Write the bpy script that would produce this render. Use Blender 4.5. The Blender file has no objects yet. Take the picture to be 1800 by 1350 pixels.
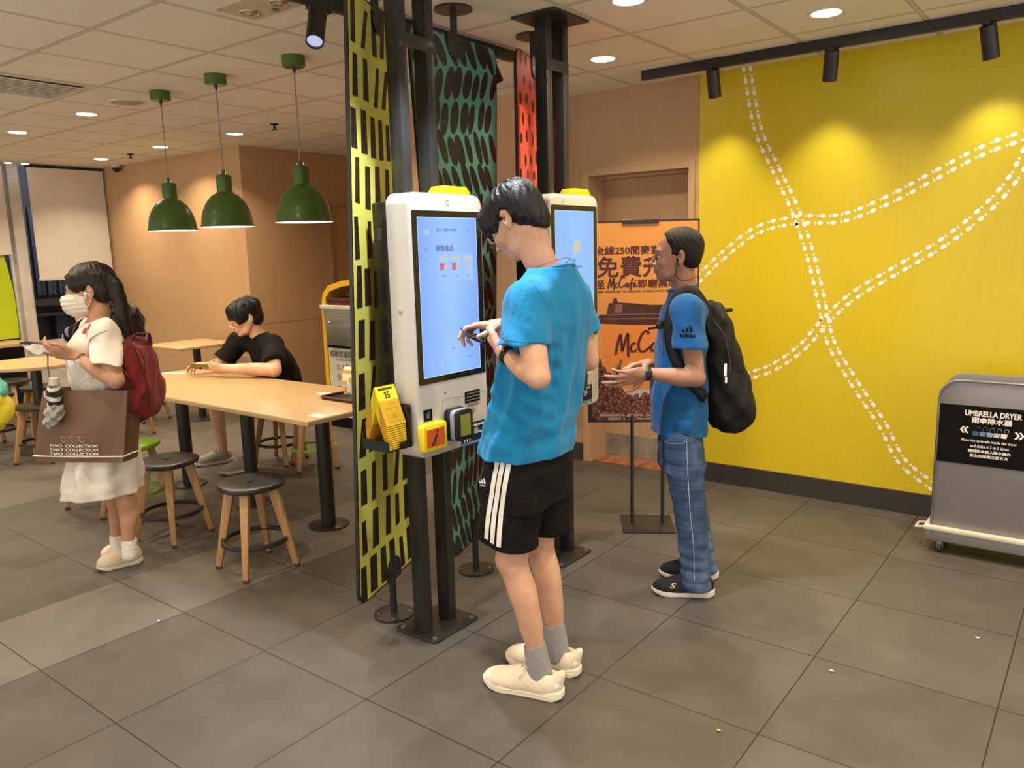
import bpy, bmesh, math, random
import numpy as np
from mathutils import Vector, Matrix, Euler
from mathutils.bvhtree import BVHTree
random.seed(7)
PI = math.pi
SC = bpy.context.scene
COL = SC.collection

# ------------------------------------------------------------------ camera
FPX, PITCH, ROLL, YAW = 1380.074, 0.1690, -0.0260, -0.6580
CAM = Vector((3.806, -1.101, 1.564))
def _rot():
    cp, sp, cy, sy = math.cos(PITCH), math.sin(PITCH), math.cos(YAW), math.sin(YAW)
    f = Vector((sy*cp, cy*cp, -sp)); r = Vector((cy, -sy, 0)); u = r.cross(f)
    cr, sr = math.cos(ROLL), math.sin(ROLL)
    return cr*r+sr*u, -sr*r+cr*u, f
RV, UV, FV = _rot()
cam = bpy.data.objects.new('camera', bpy.data.cameras.new('camera'))
COL.objects.link(cam)
cam.data.sensor_width = 36; cam.data.lens = FPX/1800*36; cam.data.clip_start = .05
m = Matrix.Identity(4)
for i in range(3):
    m[i][0] = RV[i]; m[i][1] = UV[i]; m[i][2] = -FV[i]; m[i][3] = CAM[i]
cam.matrix_world = m
SC.camera = cam
def ray(u, v): return RV*((u-900)/FPX)+UV*((675-v)/FPX)+FV
def ax(u, v, X): d = ray(u, v); return CAM+d*((X-CAM.x)/d.x)
def ay(u, v, Y): d = ray(u, v); return CAM+d*((Y-CAM.y)/d.y)
def az(u, v, Z): d = ray(u, v); return CAM+d*((Z-CAM.z)/d.z)
DH = Vector((math.sin(YAW), math.cos(YAW), 0)); RH = Vector((math.cos(YAW), -math.sin(YAW), 0))
def ad(u, v, D):                      # D = horizontal distance ahead of the camera
    d = ray(u, v); return CAM+d*(D/d.dot(DH))

# ------------------------------------------------------------------ world, exposure
w = bpy.data.worlds.new('world'); SC.world = w; w.use_nodes = True
w.node_tree.nodes['Background'].inputs[0].default_value = (1, .89, .76, 1)
w.node_tree.nodes['Background'].inputs[1].default_value = 1.5
SC.view_settings.view_transform = 'Standard'
SC.view_settings.look = 'None'
SC.view_settings.gamma = 1
SC.view_settings.use_curve_mapping = False
SC.view_settings.exposure = 0.12
SC.cycles.max_bounces = 8
SC.cycles.sample_clamp_indirect = 4
CEIL = 2.615
WARM = (1, .79, .54); COOL = (.88, .91, 1.0)
DOWN_W = 13.5

# ------------------------------------------------------------------ materials
def srgb(r, g, b):
    return tuple(((c/255)/12.92 if c/255 <= .04045 else ((c/255+.055)/1.055)**2.4) for c in (r, g, b))+(1,)
class NT:
    def __init__(s, name):
        s.m = bpy.data.materials.new(name); s.m.use_nodes = True; s.t = s.m.node_tree
        s.p = s.t.nodes['Principled BSDF']
    def n(s, typ, **kw):
        x = s.t.nodes.new(typ)
        for k, v in kw.items():
            if k.startswith('i_'): 
                key = k[2:]; x.inputs[int(key) if key.isdigit() else key].default_value = v
            else: setattr(x, k, v)
        return x
    def l(s, a, b): s.t.links.new(a, b)
    def math(s, op, a, b=None, c=None):
        x = s.t.nodes.new('ShaderNodeMath'); x.operation = op
        for i, v in enumerate((a, b, c)):
            if v is None: continue
            if isinstance(v, (int, float)): x.inputs[i].default_value = v
            else: s.l(v, x.inputs[i])
        return x.outputs[0]
    def mix(s, f, a, b):
        x = s.t.nodes.new('ShaderNodeMix'); x.data_type = 'RGBA'
        for i, v in ((0, f), (6, a), (7, b)):
            if isinstance(v, (int, float, tuple)): x.inputs[i].default_value = v
            else: s.l(v, x.inputs[i])
        return x.outputs[2]
    def coord(s, scale=(1, 1, 1), rot=(0, 0, 0)):
        tc = s.t.nodes.new('ShaderNodeTexCoord'); mp = s.t.nodes.new('ShaderNodeMapping')
        mp.inputs['Scale'].default_value = scale; mp.inputs['Rotation'].default_value = rot
        s.l(tc.outputs['Object'], mp.inputs[0]); return mp.outputs[0]
    def noise(s, vec, scale, detail=3, rough=.5):
        x = s.n('ShaderNodeTexNoise', i_Scale=scale, i_Detail=detail, i_Roughness=rough); s.l(vec, x.inputs['Vector']); return x.outputs[0]
    def ramp(s, f, *stops):
        x = s.t.nodes.new('ShaderNodeValToRGB'); el = x.color_ramp.elements
        while len(el) < len(stops): el.new(.5)
        for e, (p, c) in zip(el, stops): e.position = p; e.color = c
        s.l(f, x.inputs[0]); return x.outputs[0]
    def bump(s, h, strength, dist=.01):
        x = s.n('ShaderNodeBump', i_Strength=strength, i_Distance=dist); s.l(h, x.inputs['Height']); s.l(x.outputs[0], s.p.inputs['Normal'])
def setp(p, **kw):
    for k, v in kw.items():
        p.inputs[{'base': 'Base Color', 'rough': 'Roughness', 'metal': 'Metallic', 'spec': 'Specular IOR Level', 'emit': 'Emission Color', 'es': 'Emission Strength',
                  'sss': 'Subsurface Weight', 'coat': 'Coat Weight', 'trans': 'Transmission Weight', 'alpha': 'Alpha', 'sheen': 'Sheen Weight'}[k]].default_value = v
def plain(name, c, rough=.5, metal=0, var=.12, nscale=6, bump=0, bscale=200, stretch=(1, 1, 1), **kw):
    """procedural: base colour with soft noise variation and fine bump"""
    n = NT(name); c = c if len(c) == 4 else c+(1,)
    v = n.coord(stretch)
    f = n.noise(v, nscale)
    lo = tuple(x*(1-var) for x in c[:3])+(1,); hi = tuple(min(1, x*(1+var)) for x in c[:3])+(1,)
    n.l(n.ramp(f, (.3, lo), (.7, hi)), n.p.inputs['Base Color'])
    setp(n.p, rough=rough, metal=metal, **kw)
    if bump: n.bump(n.noise(n.coord(stretch), bscale, 2), bump, .002)
    return n.m
def emis(name, c, s):
    n = NT(name); setp(n.p, base=(0, 0, 0, 1), emit=c if len(c) == 4 else c+(1,), es=s); n.p.inputs['Roughness'].default_value = .6
    return n.m

def floor_mat():
    n = NT('floor_tile'); tc = n.n('ShaderNodeTexCoord'); sp = n.n('ShaderNodeSeparateXYZ'); n.l(tc.outputs['Object'], sp.inputs[0])
    x = n.math('DIVIDE', sp.outputs[0], .6); y = n.math('DIVIDE', sp.outputs[1], .5975)
    fx = n.math('FRACT', x); fy = n.math('FRACT', y)
    def edge(f): return n.math('LESS_THAN', n.math('MINIMUM', f, n.math('SUBTRACT', 1, f)), .0038)
    g = n.math('MAXIMUM', edge(fx), edge(fy))
    ix = n.math('FLOOR', x); iy = n.math('FLOOR', y)
    cb = n.n('ShaderNodeCombineXYZ'); n.l(ix, cb.inputs[0]); n.l(iy, cb.inputs[1])
    wn = n.n('ShaderNodeTexWhiteNoise'); n.l(cb.outputs[0], wn.inputs[0])
    rnd = wn.outputs[0]
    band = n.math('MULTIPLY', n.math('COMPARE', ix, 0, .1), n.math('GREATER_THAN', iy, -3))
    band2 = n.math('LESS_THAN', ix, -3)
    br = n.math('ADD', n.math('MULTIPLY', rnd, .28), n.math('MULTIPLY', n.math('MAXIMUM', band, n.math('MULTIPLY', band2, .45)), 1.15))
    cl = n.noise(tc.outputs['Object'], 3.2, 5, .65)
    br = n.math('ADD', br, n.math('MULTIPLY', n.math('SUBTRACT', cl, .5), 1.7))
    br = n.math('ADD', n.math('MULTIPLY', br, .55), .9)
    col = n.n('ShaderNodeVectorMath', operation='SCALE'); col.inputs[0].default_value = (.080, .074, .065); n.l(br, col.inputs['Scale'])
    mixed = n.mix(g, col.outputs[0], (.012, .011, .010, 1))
    n.l(mixed, n.p.inputs['Base Color'])
    fn = n.noise(tc.outputs['Object'], 60, 4, .7)
    n.l(n.math('ADD', n.math('MULTIPLY', fn, .22), .36), n.p.inputs['Roughness'])
    setp(n.p, spec=.42)
    h = n.math('SUBTRACT', n.math('MULTIPLY', fn, .06), g); n.bump(h, .25, .002)
    return n.m
def ceil_mat():
    n = NT('ceiling_tile'); tc = n.n('ShaderNodeTexCoord'); sp = n.n('ShaderNodeSeparateXYZ'); n.l(tc.outputs['Object'], sp.inputs[0])
    x = n.math('DIVIDE', n.math('SUBTRACT', sp.outputs[0], -.04), .6); y = n.math('DIVIDE', n.math('SUBTRACT', sp.outputs[1], .78), .6)
    fx = n.math('FRACT', x); fy = n.math('FRACT', y)
    mx = n.math('MINIMUM', fx, n.math('SUBTRACT', 1, fx)); my = n.math('MINIMUM', fy, n.math('SUBTRACT', 1, fy))
    mn = n.math('MINIMUM', mx, my)
    bar = n.math('LESS_THAN', mn, .014); gap = n.math('MULTIPLY', n.math('LESS_THAN', mn, .022), n.math('SUBTRACT', 1, bar))
    v = tc.outputs['Object']; f = n.noise(v, 2.2, 3)
    base = n.ramp(f, (.3, (.74, .70, .64, 1)), (.7, (.80, .76, .70, 1)))
    c = n.mix(bar, base, (.60, .56, .50, 1)); c = n.mix(gap, c, (.36, .32, .27, 1))
    n.l(c, n.p.inputs['Base Color']); setp(n.p, rough=.85, spec=.2)
    n.bump(n.math('SUBTRACT', n.math('MULTIPLY', n.noise(v, 180, 3, .8), .25), n.math('MULTIPLY', gap, 1)), .5, .004)
    return n.m
def wood_mat(name, c1, c2, grain=(14, 14, 1.1), scale=6, rough=.45, bump=.05, contrast=(.35, .65), spec=.5):
    n = NT(name); v = n.coord(grain); f = n.noise(v, scale, 6, .65)
    f2 = n.noise(n.coord((1, 1, 1)), 1.3, 2)
    a = n.ramp(f, (contrast[0], c1+(1,)), (contrast[1], c2+(1,)))
    d = n.mix(n.math('MULTIPLY', f2, .35), a, tuple(x*.8 for x in c1)+(1,))
    n.l(d, n.p.inputs['Base Color']); setp(n.p, rough=rough, spec=spec)
    n.bump(f, bump, .003); return n.m

M = {}
M['floor'] = floor_mat(); M['ceiling'] = ceil_mat()
M['wall_wood'] = wood_mat('wall_wood_laminate', (.50, .315, .165), (.56, .355, .195), (34, 34, 1.0), 4, .42)
M['wall_wood2'] = wood_mat('door_wall_laminate', (.42, .268, .145), (.48, .315, .178), (34, 34, 1.0), 4, .5)
M['door'] = wood_mat('door_laminate', (.41, .262, .142), (.47, .308, .174), (34, 34, 1.0), 4, .5)
M['yellow_wall'] = wood_mat('yellow_laminate', (.60, .48, .014), (.65, .525, .018), (40, 40, 1.2), 4, .33, .05)
M['baseboard'] = plain('dark_skirting', (.035, .031, .028), .45)
M['white_paint'] = plain('white_paint', (.70, .67, .62), .5)
M['footprint'] = plain('footprint_print', (.86, .84, .88), .5, var=.03)
M['steel'] = plain('brushed_steel', (.45, .45, .44), .38, 1, .15, 3, .1, 60, (1, 1, 14))
M['kick'] = plain('scuffed_kick_plate', (.30, .28, .24), .45, .6, .3, 9, .1, 40)
M['terracotta'] = plain('terracotta_tile', (.30, .11, .05), .6, var=.35, nscale=14)
M['black_metal'] = plain('black_powder_coat', (.016, .016, .017), .38, 0, .1, 8, .05, 400)
M['black_plastic'] = plain('black_plastic', (.008, .008, .009), .34, spec=.35)
M['grey_metal_post'] = plain('dark_grey_post', (.020, .020, .020), .32, 0, .1)
M['table_wood'] = wood_mat('table_laminate', (.46, .30, .145), (.58, .40, .21), (1.2, 26, 26), 3.2, .32, .03, (.3, .7))
M['table_edge'] = wood_mat('ply_edge', (.40, .27, .14), (.55, .39, .22), (2, 2, 60), 4, .5)
M['stool_leg'] = wood_mat('oak_leg', (.38, .215, .085), (.52, .31, .13), (30, 30, 1.8), 4, .42, .04)
M['leg_foot'] = plain('worn_leg_foot', (.05, .03, .018), .6)
M['seat_black'] = plain('black_stool_seat', (.022, .022, .023), .33, 0, .3, 12, .08, 30)
M['seat_green'] = plain('lime_stool_seat', (.19, .38, .03), .38, 0, .08)
M['lamp_green'] = plain('green_lamp_enamel', (.055, .125, .018), .35, var=.06, coat=.15)
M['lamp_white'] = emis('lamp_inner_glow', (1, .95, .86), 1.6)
M['bulb'] = emis('bulb_glow', (1, .88, .68), 14)
M['diffuser'] = emis('downlight_glow', (1, .90, .74), 11)
M['spot_glow'] = emis('spot_glow', (.62, .70, 1.0), .75)
M['cord'] = plain('cord', (.30, .24, .22), .6)
M['kiosk_white'] = plain('kiosk_shell', (.55, .53, .48), .32, var=.02, coat=.2)
M['kiosk_bezel'] = plain('kiosk_bezel', (.010, .010, .008), .08, var=.05)
M['mac_yellow'] = plain('yellow_plastic', (.72, .44, .01), .35, var=.04)
M['yellow_card'] = plain('yellow_card', (.80, .66, .015), .4, var=.04)
M['orange_card'] = plain('amber_card', (.62, .33, .02), .45, var=.06)
M['orange_red'] = plain('red_orange_print', (.62, .10, .01), .4, var=.1)
M['navy'] = plain('navy_label', (.008, .016, .04), .4, spec=.2)
M['print_grey'] = plain('grey_print', (.12, .12, .12), .6)
M['print_white'] = plain('white_print', (.80, .79, .76), .5, var=.03)
M['print_black'] = plain('black_print', (.004, .004, .004), .5, spec=.12)
M['lime_print'] = plain('lime_panel_print', (.55, .55, .10), .42, var=.06)
M['teal_print'] = plain('teal_panel_print', (.075, .225, .165), .42, var=.06)
M['red_print'] = plain('red_panel_print', (.78, .085, .065), .42, var=.05)
M['panel_black'] = plain('panel_black_print', (.012, .010, .008), .42, var=.2)
M['glass'] = None
n = NT('window_glass'); setp(n.p, base=(.9, .95, 1, 1), rough=.02, trans=1.0); n.p.inputs['IOR'].default_value = 1.1; M['glass'] = n.m
M['blind'] = plain('roller_blind_fabric', (.66, .61, .54), .8, 0, .03, 4, .15, 500)
M['frame_white'] = plain('window_frame_paint', (.58, .56, .52), .4)
M['lime_panel'] = plain('lime_board_paint', (.46, .58, .012), .45, var=.03)
M['night'] = plain('night_building', (.006, .0065, .008), .7)
M['night_blue'] = plain('night_curtain', (.016, .021, .030), .7, var=.4, nscale=8, stretch=(1, 12, .5))
M['night_brown'] = plain('night_ledge', (.025, .016, .009), .7, var=.4)
M['dryer_grey'] = plain('dryer_grey_paint', (.24, .235, .25), .32, .3, .03)
M['dryer_rim'] = plain('dryer_cream_rim', (.62, .58, .48), .4)
M['chrome'] = plain('chrome', (.7, .7, .7), .15, 1, .05)
M['rubber'] = plain('rubber', (.03, .03, .03), .6)
M['poster_orange'] = plain('poster_orange', (.62, .27, .055), .38, var=.08, nscale=2)
M['cup_orange'] = plain('poster_cup_orange', (.66, .22, .04), .38, var=.08, nscale=2)
M['poster_brown'] = plain('poster_brown', (.075, .012, .008), .4)
M['lid_brown'] = plain('poster_lid', (.055, .018, .012), .4, var=.35, nscale=5, stretch=(6, 1, .3))
M['lid_light'] = plain('poster_lid_highlight', (.19, .09, .07), .4)
M['cup_white'] = plain('poster_cup_white', (.45, .40, .37), .4)
M['bean'] = plain('poster_bean', (.13, .035, .018), .4, var=.5, nscale=30)
M['bean_dark'] = plain('poster_bean_dark', (.018, .005, .004), .5)
M['bean_light'] = plain('poster_bean_light', (.30, .12, .075), .4, var=.3, nscale=40)
M['extinguisher'] = plain('red_enamel', (.55, .02, .015), .3)
M['paper'] = plain('paper', (.75, .72, .66), .6, var=.04)
M['phone'] = plain('phone_black', (.010, .010, .012), .15)
def emis_screen(name, c1, c2, s):
    n = NT(name); v = n.coord(); f = n.noise(v, 2.2, 1); 
    sp = n.n('ShaderNodeSeparateXYZ'); n.l(v, sp.inputs[0])
    d = n.math('ABSOLUTE', n.math('DIVIDE', sp.outputs[1], .19)); g = n.math('POWER', n.math('SUBTRACT', 1, n.math('MINIMUM', d, 1)), .8)
    n.l(n.mix(g, c1+(1,), c2+(1,)), n.p.inputs['Emission Color']); setp(n.p, base=(0, 0, 0, 1), es=s, rough=.15); return n.m
M['screen'] = emis_screen('kiosk_screen', (.17, .31, .92), (.27, .47, 1.0), 1.15)
M['screen_far'] = emis_screen('kiosk_screen_far', (.22, .43, .84), (.25, .48, .90), 1.05)
M['ui_light'] = emis('screen_ui_light', (.30, .47, 1.0), 1.1)
M['ui_dark'] = emis('screen_ui_text', (.10, .15, .35), 1)
M['ui_cream'] = emis('screen_ui_cream', (.55, .55, .40), 1)
M['ui_red'] = emis('screen_ui_red', (.55, .12, .22), 1)
M['ui_edge'] = emis('screen_edge', (.55, .72, 1.0), 1.2)

# ------------------------------------------------------------------ object helpers
def tag(o, label=None, cat=None, group=None, kind=None):
    if label: o['label'] = label
    if cat: o['category'] = cat
    if group: o['group'] = group
    if kind: o['kind'] = kind
    return o
def empty(name, loc, label=None, cat=None, group=None, rz=0):
    o = bpy.data.objects.new(name, None); COL.objects.link(o); o.location = loc; o.rotation_euler = (0, 0, rz)
    o.empty_display_size = .05
    return tag(o, label, cat, group)
class MB:
    def __init__(s): s.bm = bmesh.new()
    def _mx(s, vs, M_):
        if M_ is not None: bmesh.ops.transform(s.bm, matrix=M_, verts=vs)
    def box(s, lo, hi, bev=0, seg=2, M_=None):
        lo = Vector(lo); hi = Vector(hi)
        r = bmesh.ops.create_cube(s.bm, size=1); vs = r['verts']
        c = (lo+hi)/2; d = hi-lo
        for v in vs: v.co = Vector((v.co.x*d.x+c.x, v.co.y*d.y+c.y, v.co.z*d.z+c.z))
        if bev:
            es = list({e for v in vs for e in v.link_edges})
            r = bmesh.ops.bevel(s.bm, geom=es, offset=min(bev, min(abs(x) for x in d)*.49), segments=seg, profile=.5, affect='EDGES')
            vs = list({v for f in r['faces'] for v in f.verts} | {v for v in vs if v.is_valid})
        s._mx(vs, M_); return s
    def poly(s, pts, M_=None):
        vs = [s.bm.verts.new(p) for p in pts]; s.bm.faces.new(vs); s._mx(vs, M_); return s
    def prism(s, pts, a, b, axis=2, M_=None, bev=0):
        """outline pts (2D) extruded along axis from a to b"""
        def P(p, h):
            q = [0, 0, 0]; o = [i for i in range(3) if i != axis]; q[o[0]] = p[0]; q[o[1]] = p[1]; q[axis] = h; return q
        lo = [s.bm.verts.new(P(p, a)) for p in pts]; hi = [s.bm.verts.new(P(p, b)) for p in pts]
        n = len(pts); fs = [s.bm.faces.new(lo), s.bm.faces.new(hi[::-1])]
        for i in range(n): fs.append(s.bm.faces.new((lo[i], hi[i], hi[(i+1) % n], lo[(i+1) % n])))
        bmesh.ops.recalc_face_normals(s.bm, faces=fs)
        vs = lo+hi
        if bev:
            es = [e for e in set(fs[0].edges)|set(fs[1].edges)]
            r = bmesh.ops.bevel(s.bm, geom=es, offset=bev, segments=2, profile=.5, affect='EDGES')
            vs = list({v for f in r['faces'] for v in f.verts} | {v for v in vs if v.is_valid})
        s._mx(vs, M_); return s
    def lathe(s, prof, n=32, M_=None, caps=True):
        rings = []
        for r, z in prof:
            rings.append([s.bm.verts.new((r*math.cos(2*PI*i/n), r*math.sin(2*PI*i/n), z)) for i in range(n)])
        fs = []
        for a, b in zip(rings, rings[1:]):
            for i in range(n): fs.append(s.bm.faces.new((a[i], a[(i+1) % n], b[(i+1) % n], b[i])))
        if caps:
            if prof[0][0] > 1e-6: fs.append(s.bm.faces.new(rings[0][::-1]))
            if prof[-1][0] > 1e-6: fs.append(s.bm.faces.new(rings[-1]))
        s._mx([v for r in rings for v in r], M_); return s
    def cyl(s, p0, p1, r0, r1=None, n=16):
        p0 = Vector(p0); p1 = Vector(p1); r1 = r0 if r1 is None else r1
        d = p1-p0; q = d.to_track_quat('Z', 'Y').to_matrix().to_4x4(); q.translation = p0
        return s.lathe([(r0, 0), (r1, d.length)], n, q)
    def ring(s, c, R, a, b, n=40, M_=None, m=8):
        """torus-like band: major R, half width a (radial), half height b"""
        vs = []
        for i in range(n):
            t = 2*PI*i/n; row = []
            for j in range(m):
                u = 2*PI*j/m; rr = R+a*math.copysign(abs(math.cos(u))**.5, math.cos(u)); z = b*math.copysign(abs(math.sin(u))**.5, math.sin(u))
                row.append(s.bm.verts.new((c[0]+rr*math.cos(t), c[1]+rr*math.sin(t), c[2]+z)))
            vs.append(row)
        for i in range(n):
            for j in range(m): s.bm.faces.new((vs[i][j], vs[(i+1) % n][j], vs[(i+1) % n][(j+1) % m], vs[i][(j+1) % m]))
        s._mx([v for r in vs for v in r], M_); return s
    def tube(s, pts, r, n=8, closed=False, flat=1.0):
        pts = [Vector(p) for p in pts]; N = len(pts); rings = []
        up = Vector((0, 0, 1))
        for i, p in enumerate(pts):
            a = pts[(i-1) % N] if (i or closed) else p; b = pts[(i+1) % N] if (i < N-1 or closed) else p
            t = (b-a).normalized(); x = t.cross(up)
            if x.length < .05: x = t.cross(Vector((1, 0, 0)))
            x.normalize(); y = t.cross(x)
            rr = r[i] if isinstance(r, (list, tuple)) else r
            rings.append([s.bm.verts.new(p+x*rr*math.cos(2*PI*k/n)+y*rr*flat*math.sin(2*PI*k/n)) for k in range(n)])
        M2 = N if closed else N-1
        for i in range(M2):
            a, b = rings[i], rings[(i+1) % N]
            for k in range(n): s.bm.faces.new((a[k], a[(k+1) % n], b[(k+1) % n], b[k]))
        if not closed: s.bm.faces.new(rings[0][::-1]); s.bm.faces.new(rings[-1])
        return s
    def sphere(s, c, r, sc=(1, 1, 1), n=16, M_=None):
        q = bmesh.ops.create_uvsphere(s.bm, u_segments=n, v_segments=max(6, n//2), radius=r)
        for v in q['verts']: v.co = Vector((v.co.x*sc[0]+c[0], v.co.y*sc[1]+c[1], v.co.z*sc[2]+c[2]))
        s._mx(q['verts'], M_); return s
    def mesh(s, name):
        bmesh.ops.recalc_face_normals(s.bm, faces=s.bm.faces)
        me = bpy.data.meshes.new(name); s.bm.to_mesh(me); s.bm.free(); return me
def ob(name, geo, mat, parent=None, smooth=False, world=False, kind=None, label=None):
    me = geo.mesh(name) if isinstance(geo, MB) else geo
    o = bpy.data.objects.new(name, me); COL.objects.link(o)
    if mat is not None:
        if not me.materials: me.materials.append(mat)
    if parent is not None:
        if world:
            L = world_mat(parent).inverted(); me.transform(L)
        o.parent = parent
    if smooth:
        me.shade_smooth() if smooth is True else me.shade_smooth()
        if smooth == 'auto':
            me.polygons.foreach_set('use_smooth', [True]*len(me.polygons))
            me.set_sharp_from_angle(angle=math.radians(35)) if hasattr(me, 'set_sharp_from_angle') else None
    if kind: o['kind'] = kind
    if label: o['label'] = label
    return o
def world_mat(o):
    m = Matrix.LocRotScale(o.location, o.rotation_euler, o.scale)
    return world_mat(o.parent) @ m if o.parent else m
def children(o): return [c for c in bpy.data.objects if c.parent == o]
def copy_tree(o, loc=None, rz=None, label=None, parent=None, kids=None):
    if kids is None:
        kids = {}
        for c in bpy.data.objects:
            if c.parent: kids.setdefault(c.parent.name, []).append(c)
    c = o.copy(); COL.objects.link(c); c.parent = parent
    if loc is not None: c.location = loc
    if rz is not None: c.rotation_euler = (0, 0, rz)
    if label: c['label'] = label
    for ch in kids.get(o.name, []): copy_tree(ch, parent=c, kids=kids)
    return c
def frame(o, x, y):
    """matrix with origin o, local x and y axes given, z = x cross y"""
    x = Vector(x).normalized(); y = Vector(y); z = x.cross(y).normalized(); y = z.cross(x)
    m = Matrix.Identity(4)
    for i in range(3): m[i][0] = x[i]; m[i][1] = y[i]; m[i][2] = z[i]; m[i][3] = o[i]
    return m
def text_mesh(body, size, M_, align='CENTER', bold=0.0, ext=.0004, shear=0, spacing=1.0, wx=1.0):
    c = bpy.data.curves.new('t', 'FONT'); c.body = body; c.size = size; c.align_x = align; c.align_y = 'CENTER'
    c.extrude = 0; c.shear = shear; c.space_character = spacing; c.resolution_u = 3
    o = bpy.data.objects.new('t', c); COL.objects.link(o)
    dg = bpy.context.evaluated_depsgraph_get(); me = bpy.data.meshes.new_from_object(o.evaluated_get(dg))
    bpy.data.objects.remove(o); bpy.data.curves.remove(c)
    me.materials.clear()
    me.transform(Matrix.Diagonal((wx, 1, 1, 1)))
    if bold > 0:                      # heavier weight: shifted copies of the outline
        parts = [me]
        for k, (a, b) in enumerate(((1, 0), (-1, 0), (0, 1), (0, -1), (.7, .7), (-.7, .7), (.7, -.7), (-.7, -.7))):
            m2 = me.copy(); m2.transform(Matrix.Translation((a*bold, b*bold, .00001*(k+1)))); parts.append(m2)
        me = join(parts)
    me.transform(M_); return me
def fit_text(body, w_, h_, M_, bold=0, shear=0):
    """text scaled to an exact width and height, centred"""
    me = text_mesh(body, 1, Matrix.Identity(4), bold=0, shear=shear)
    xs = [v.co.x for v in me.vertices]; ys = [v.co.y for v in me.vertices]
    cx, cy = (min(xs)+max(xs))/2, (min(ys)+max(ys))/2
    me.transform(Matrix.Diagonal((w_/(max(xs)-min(xs)), h_/(max(ys)-min(ys)), 1, 1)) @ Matrix.Translation((-cx, -cy, 0)))
    if bold:
        parts = [me]
        for k, (a, b) in enumerate(((1, 0), (-1, 0), (0, 1), (0, -1), (.7, .7), (-.7, .7), (.7, -.7), (-.7, -.7))):
            m2 = me.copy(); m2.transform(Matrix.Translation((a*bold, b*bold, .00001*(k+1)))); parts.append(m2)
        me = join(parts)
    me.transform(M_); return me
def join(meshes, name='m'):
    bm = bmesh.new()
    for me in meshes: bm.from_mesh(me); bpy.data.meshes.remove(me)
    me = bpy.data.meshes.new(name); bm.to_mesh(me); bm.free(); return me
def rrect(w, h, r, n=6, cx=0, cy=0):
    pts = []
    for sx, sy, a0 in ((1, 1, 0), (-1, 1, PI/2), (-1, -1, PI), (1, -1, 1.5*PI)):
        for i in range(n+1):
            a = a0+PI/2*i/n; pts.append((cx+sx*(w/2-r)+r*math.cos(a), cy+sy*(h/2-r)+r*math.sin(a)))
    return pts
def lamp(kind, name, loc, energy, color, parent=None, target=None, **kw):
    d = bpy.data.lights.new(name, kind); d.energy = energy; d.color = color
    for k, v in kw.items(): setattr(d, k, v)
    o = bpy.data.objects.new(name, d); COL.objects.link(o); o.location = loc
    if target is not None: o.rotation_euler = (Vector(target)-Vector(loc)).to_track_quat('-Z', 'Y').to_euler()
    if parent is not None: o.parent = parent
    return o
# ================================================================== SETTING
YW = 3.734; XL = -5.65; YL = 3.48; XR = -2.95
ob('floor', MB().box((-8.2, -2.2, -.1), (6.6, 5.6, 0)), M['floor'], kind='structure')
ob('ceiling', MB().box((-5.75, -4.2, CEIL), (6.6, 5.4, CEIL+.1)), M['ceiling'], kind='structure')
T = .12
yw = ob('wall_yellow', MB().box((1.62, YW, .128), (6.4, YW+T, CEIL)), M['yellow_wall'], kind='structure')
ob('wall_door', MB().box((.36, YW, 2.108), (1.618, YW+T, CEIL)).box((.36, YW, .128), (.735, YW+.35, 2.108)).box((1.597, YW, 0), (1.618, YW+.25, 2.108)), M['wall_wood2'], kind='structure')
ob('wall_column', MB().box((-.95, 3.38, 0), (.50, YW+.1, CEIL)), M['wall_wood'], kind='structure')
ob('wall_back', MB().box((XR-.1, 5.2, 0), (-.85, 5.32, CEIL)).box((-.97, YW, 0), (-.85, 5.3, CEIL)), M['wall_wood'], kind='structure')
# left timber wall with a seam line and the return wall of the recess
ob('wall_timber', MB().box((XL, YL, 0), (XR, YL+T, CEIL)), M['wall_wood'], kind='structure')
ob('wall_recess', MB().box((XR-T, YL+T, 0), (XR, 4.50, .893)).box((XR-T, YL+T, .897), (XR, 4.50, CEIL)).box((XR-T, 4.50, 2.09), (XR, 5.3, CEIL)).box((XR-.02-T, 4.50, 0), (XR-.02, 5.3, 2.09)), M['wall_wood'], kind='structure')
ob('trim_recess', MB().box((XR-.02, 4.50, 0), (XR+.012, 4.54, 2.12)).box((XR-.02, 4.54, 2.075), (XR+.012, 5.2, 2.12)), M['wall_wood2'], kind='structure')
ob('baseboard_yellow', MB().box((1.62, YW-.012, 0), (6.4, YW+.05, .13), .002), M['baseboard'], kind='structure')
ob('baseboard_door', MB().box((.50, YW-.012, 0), (.748, YW+.16, .13), .002), M['baseboard'], kind='structure')
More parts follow.
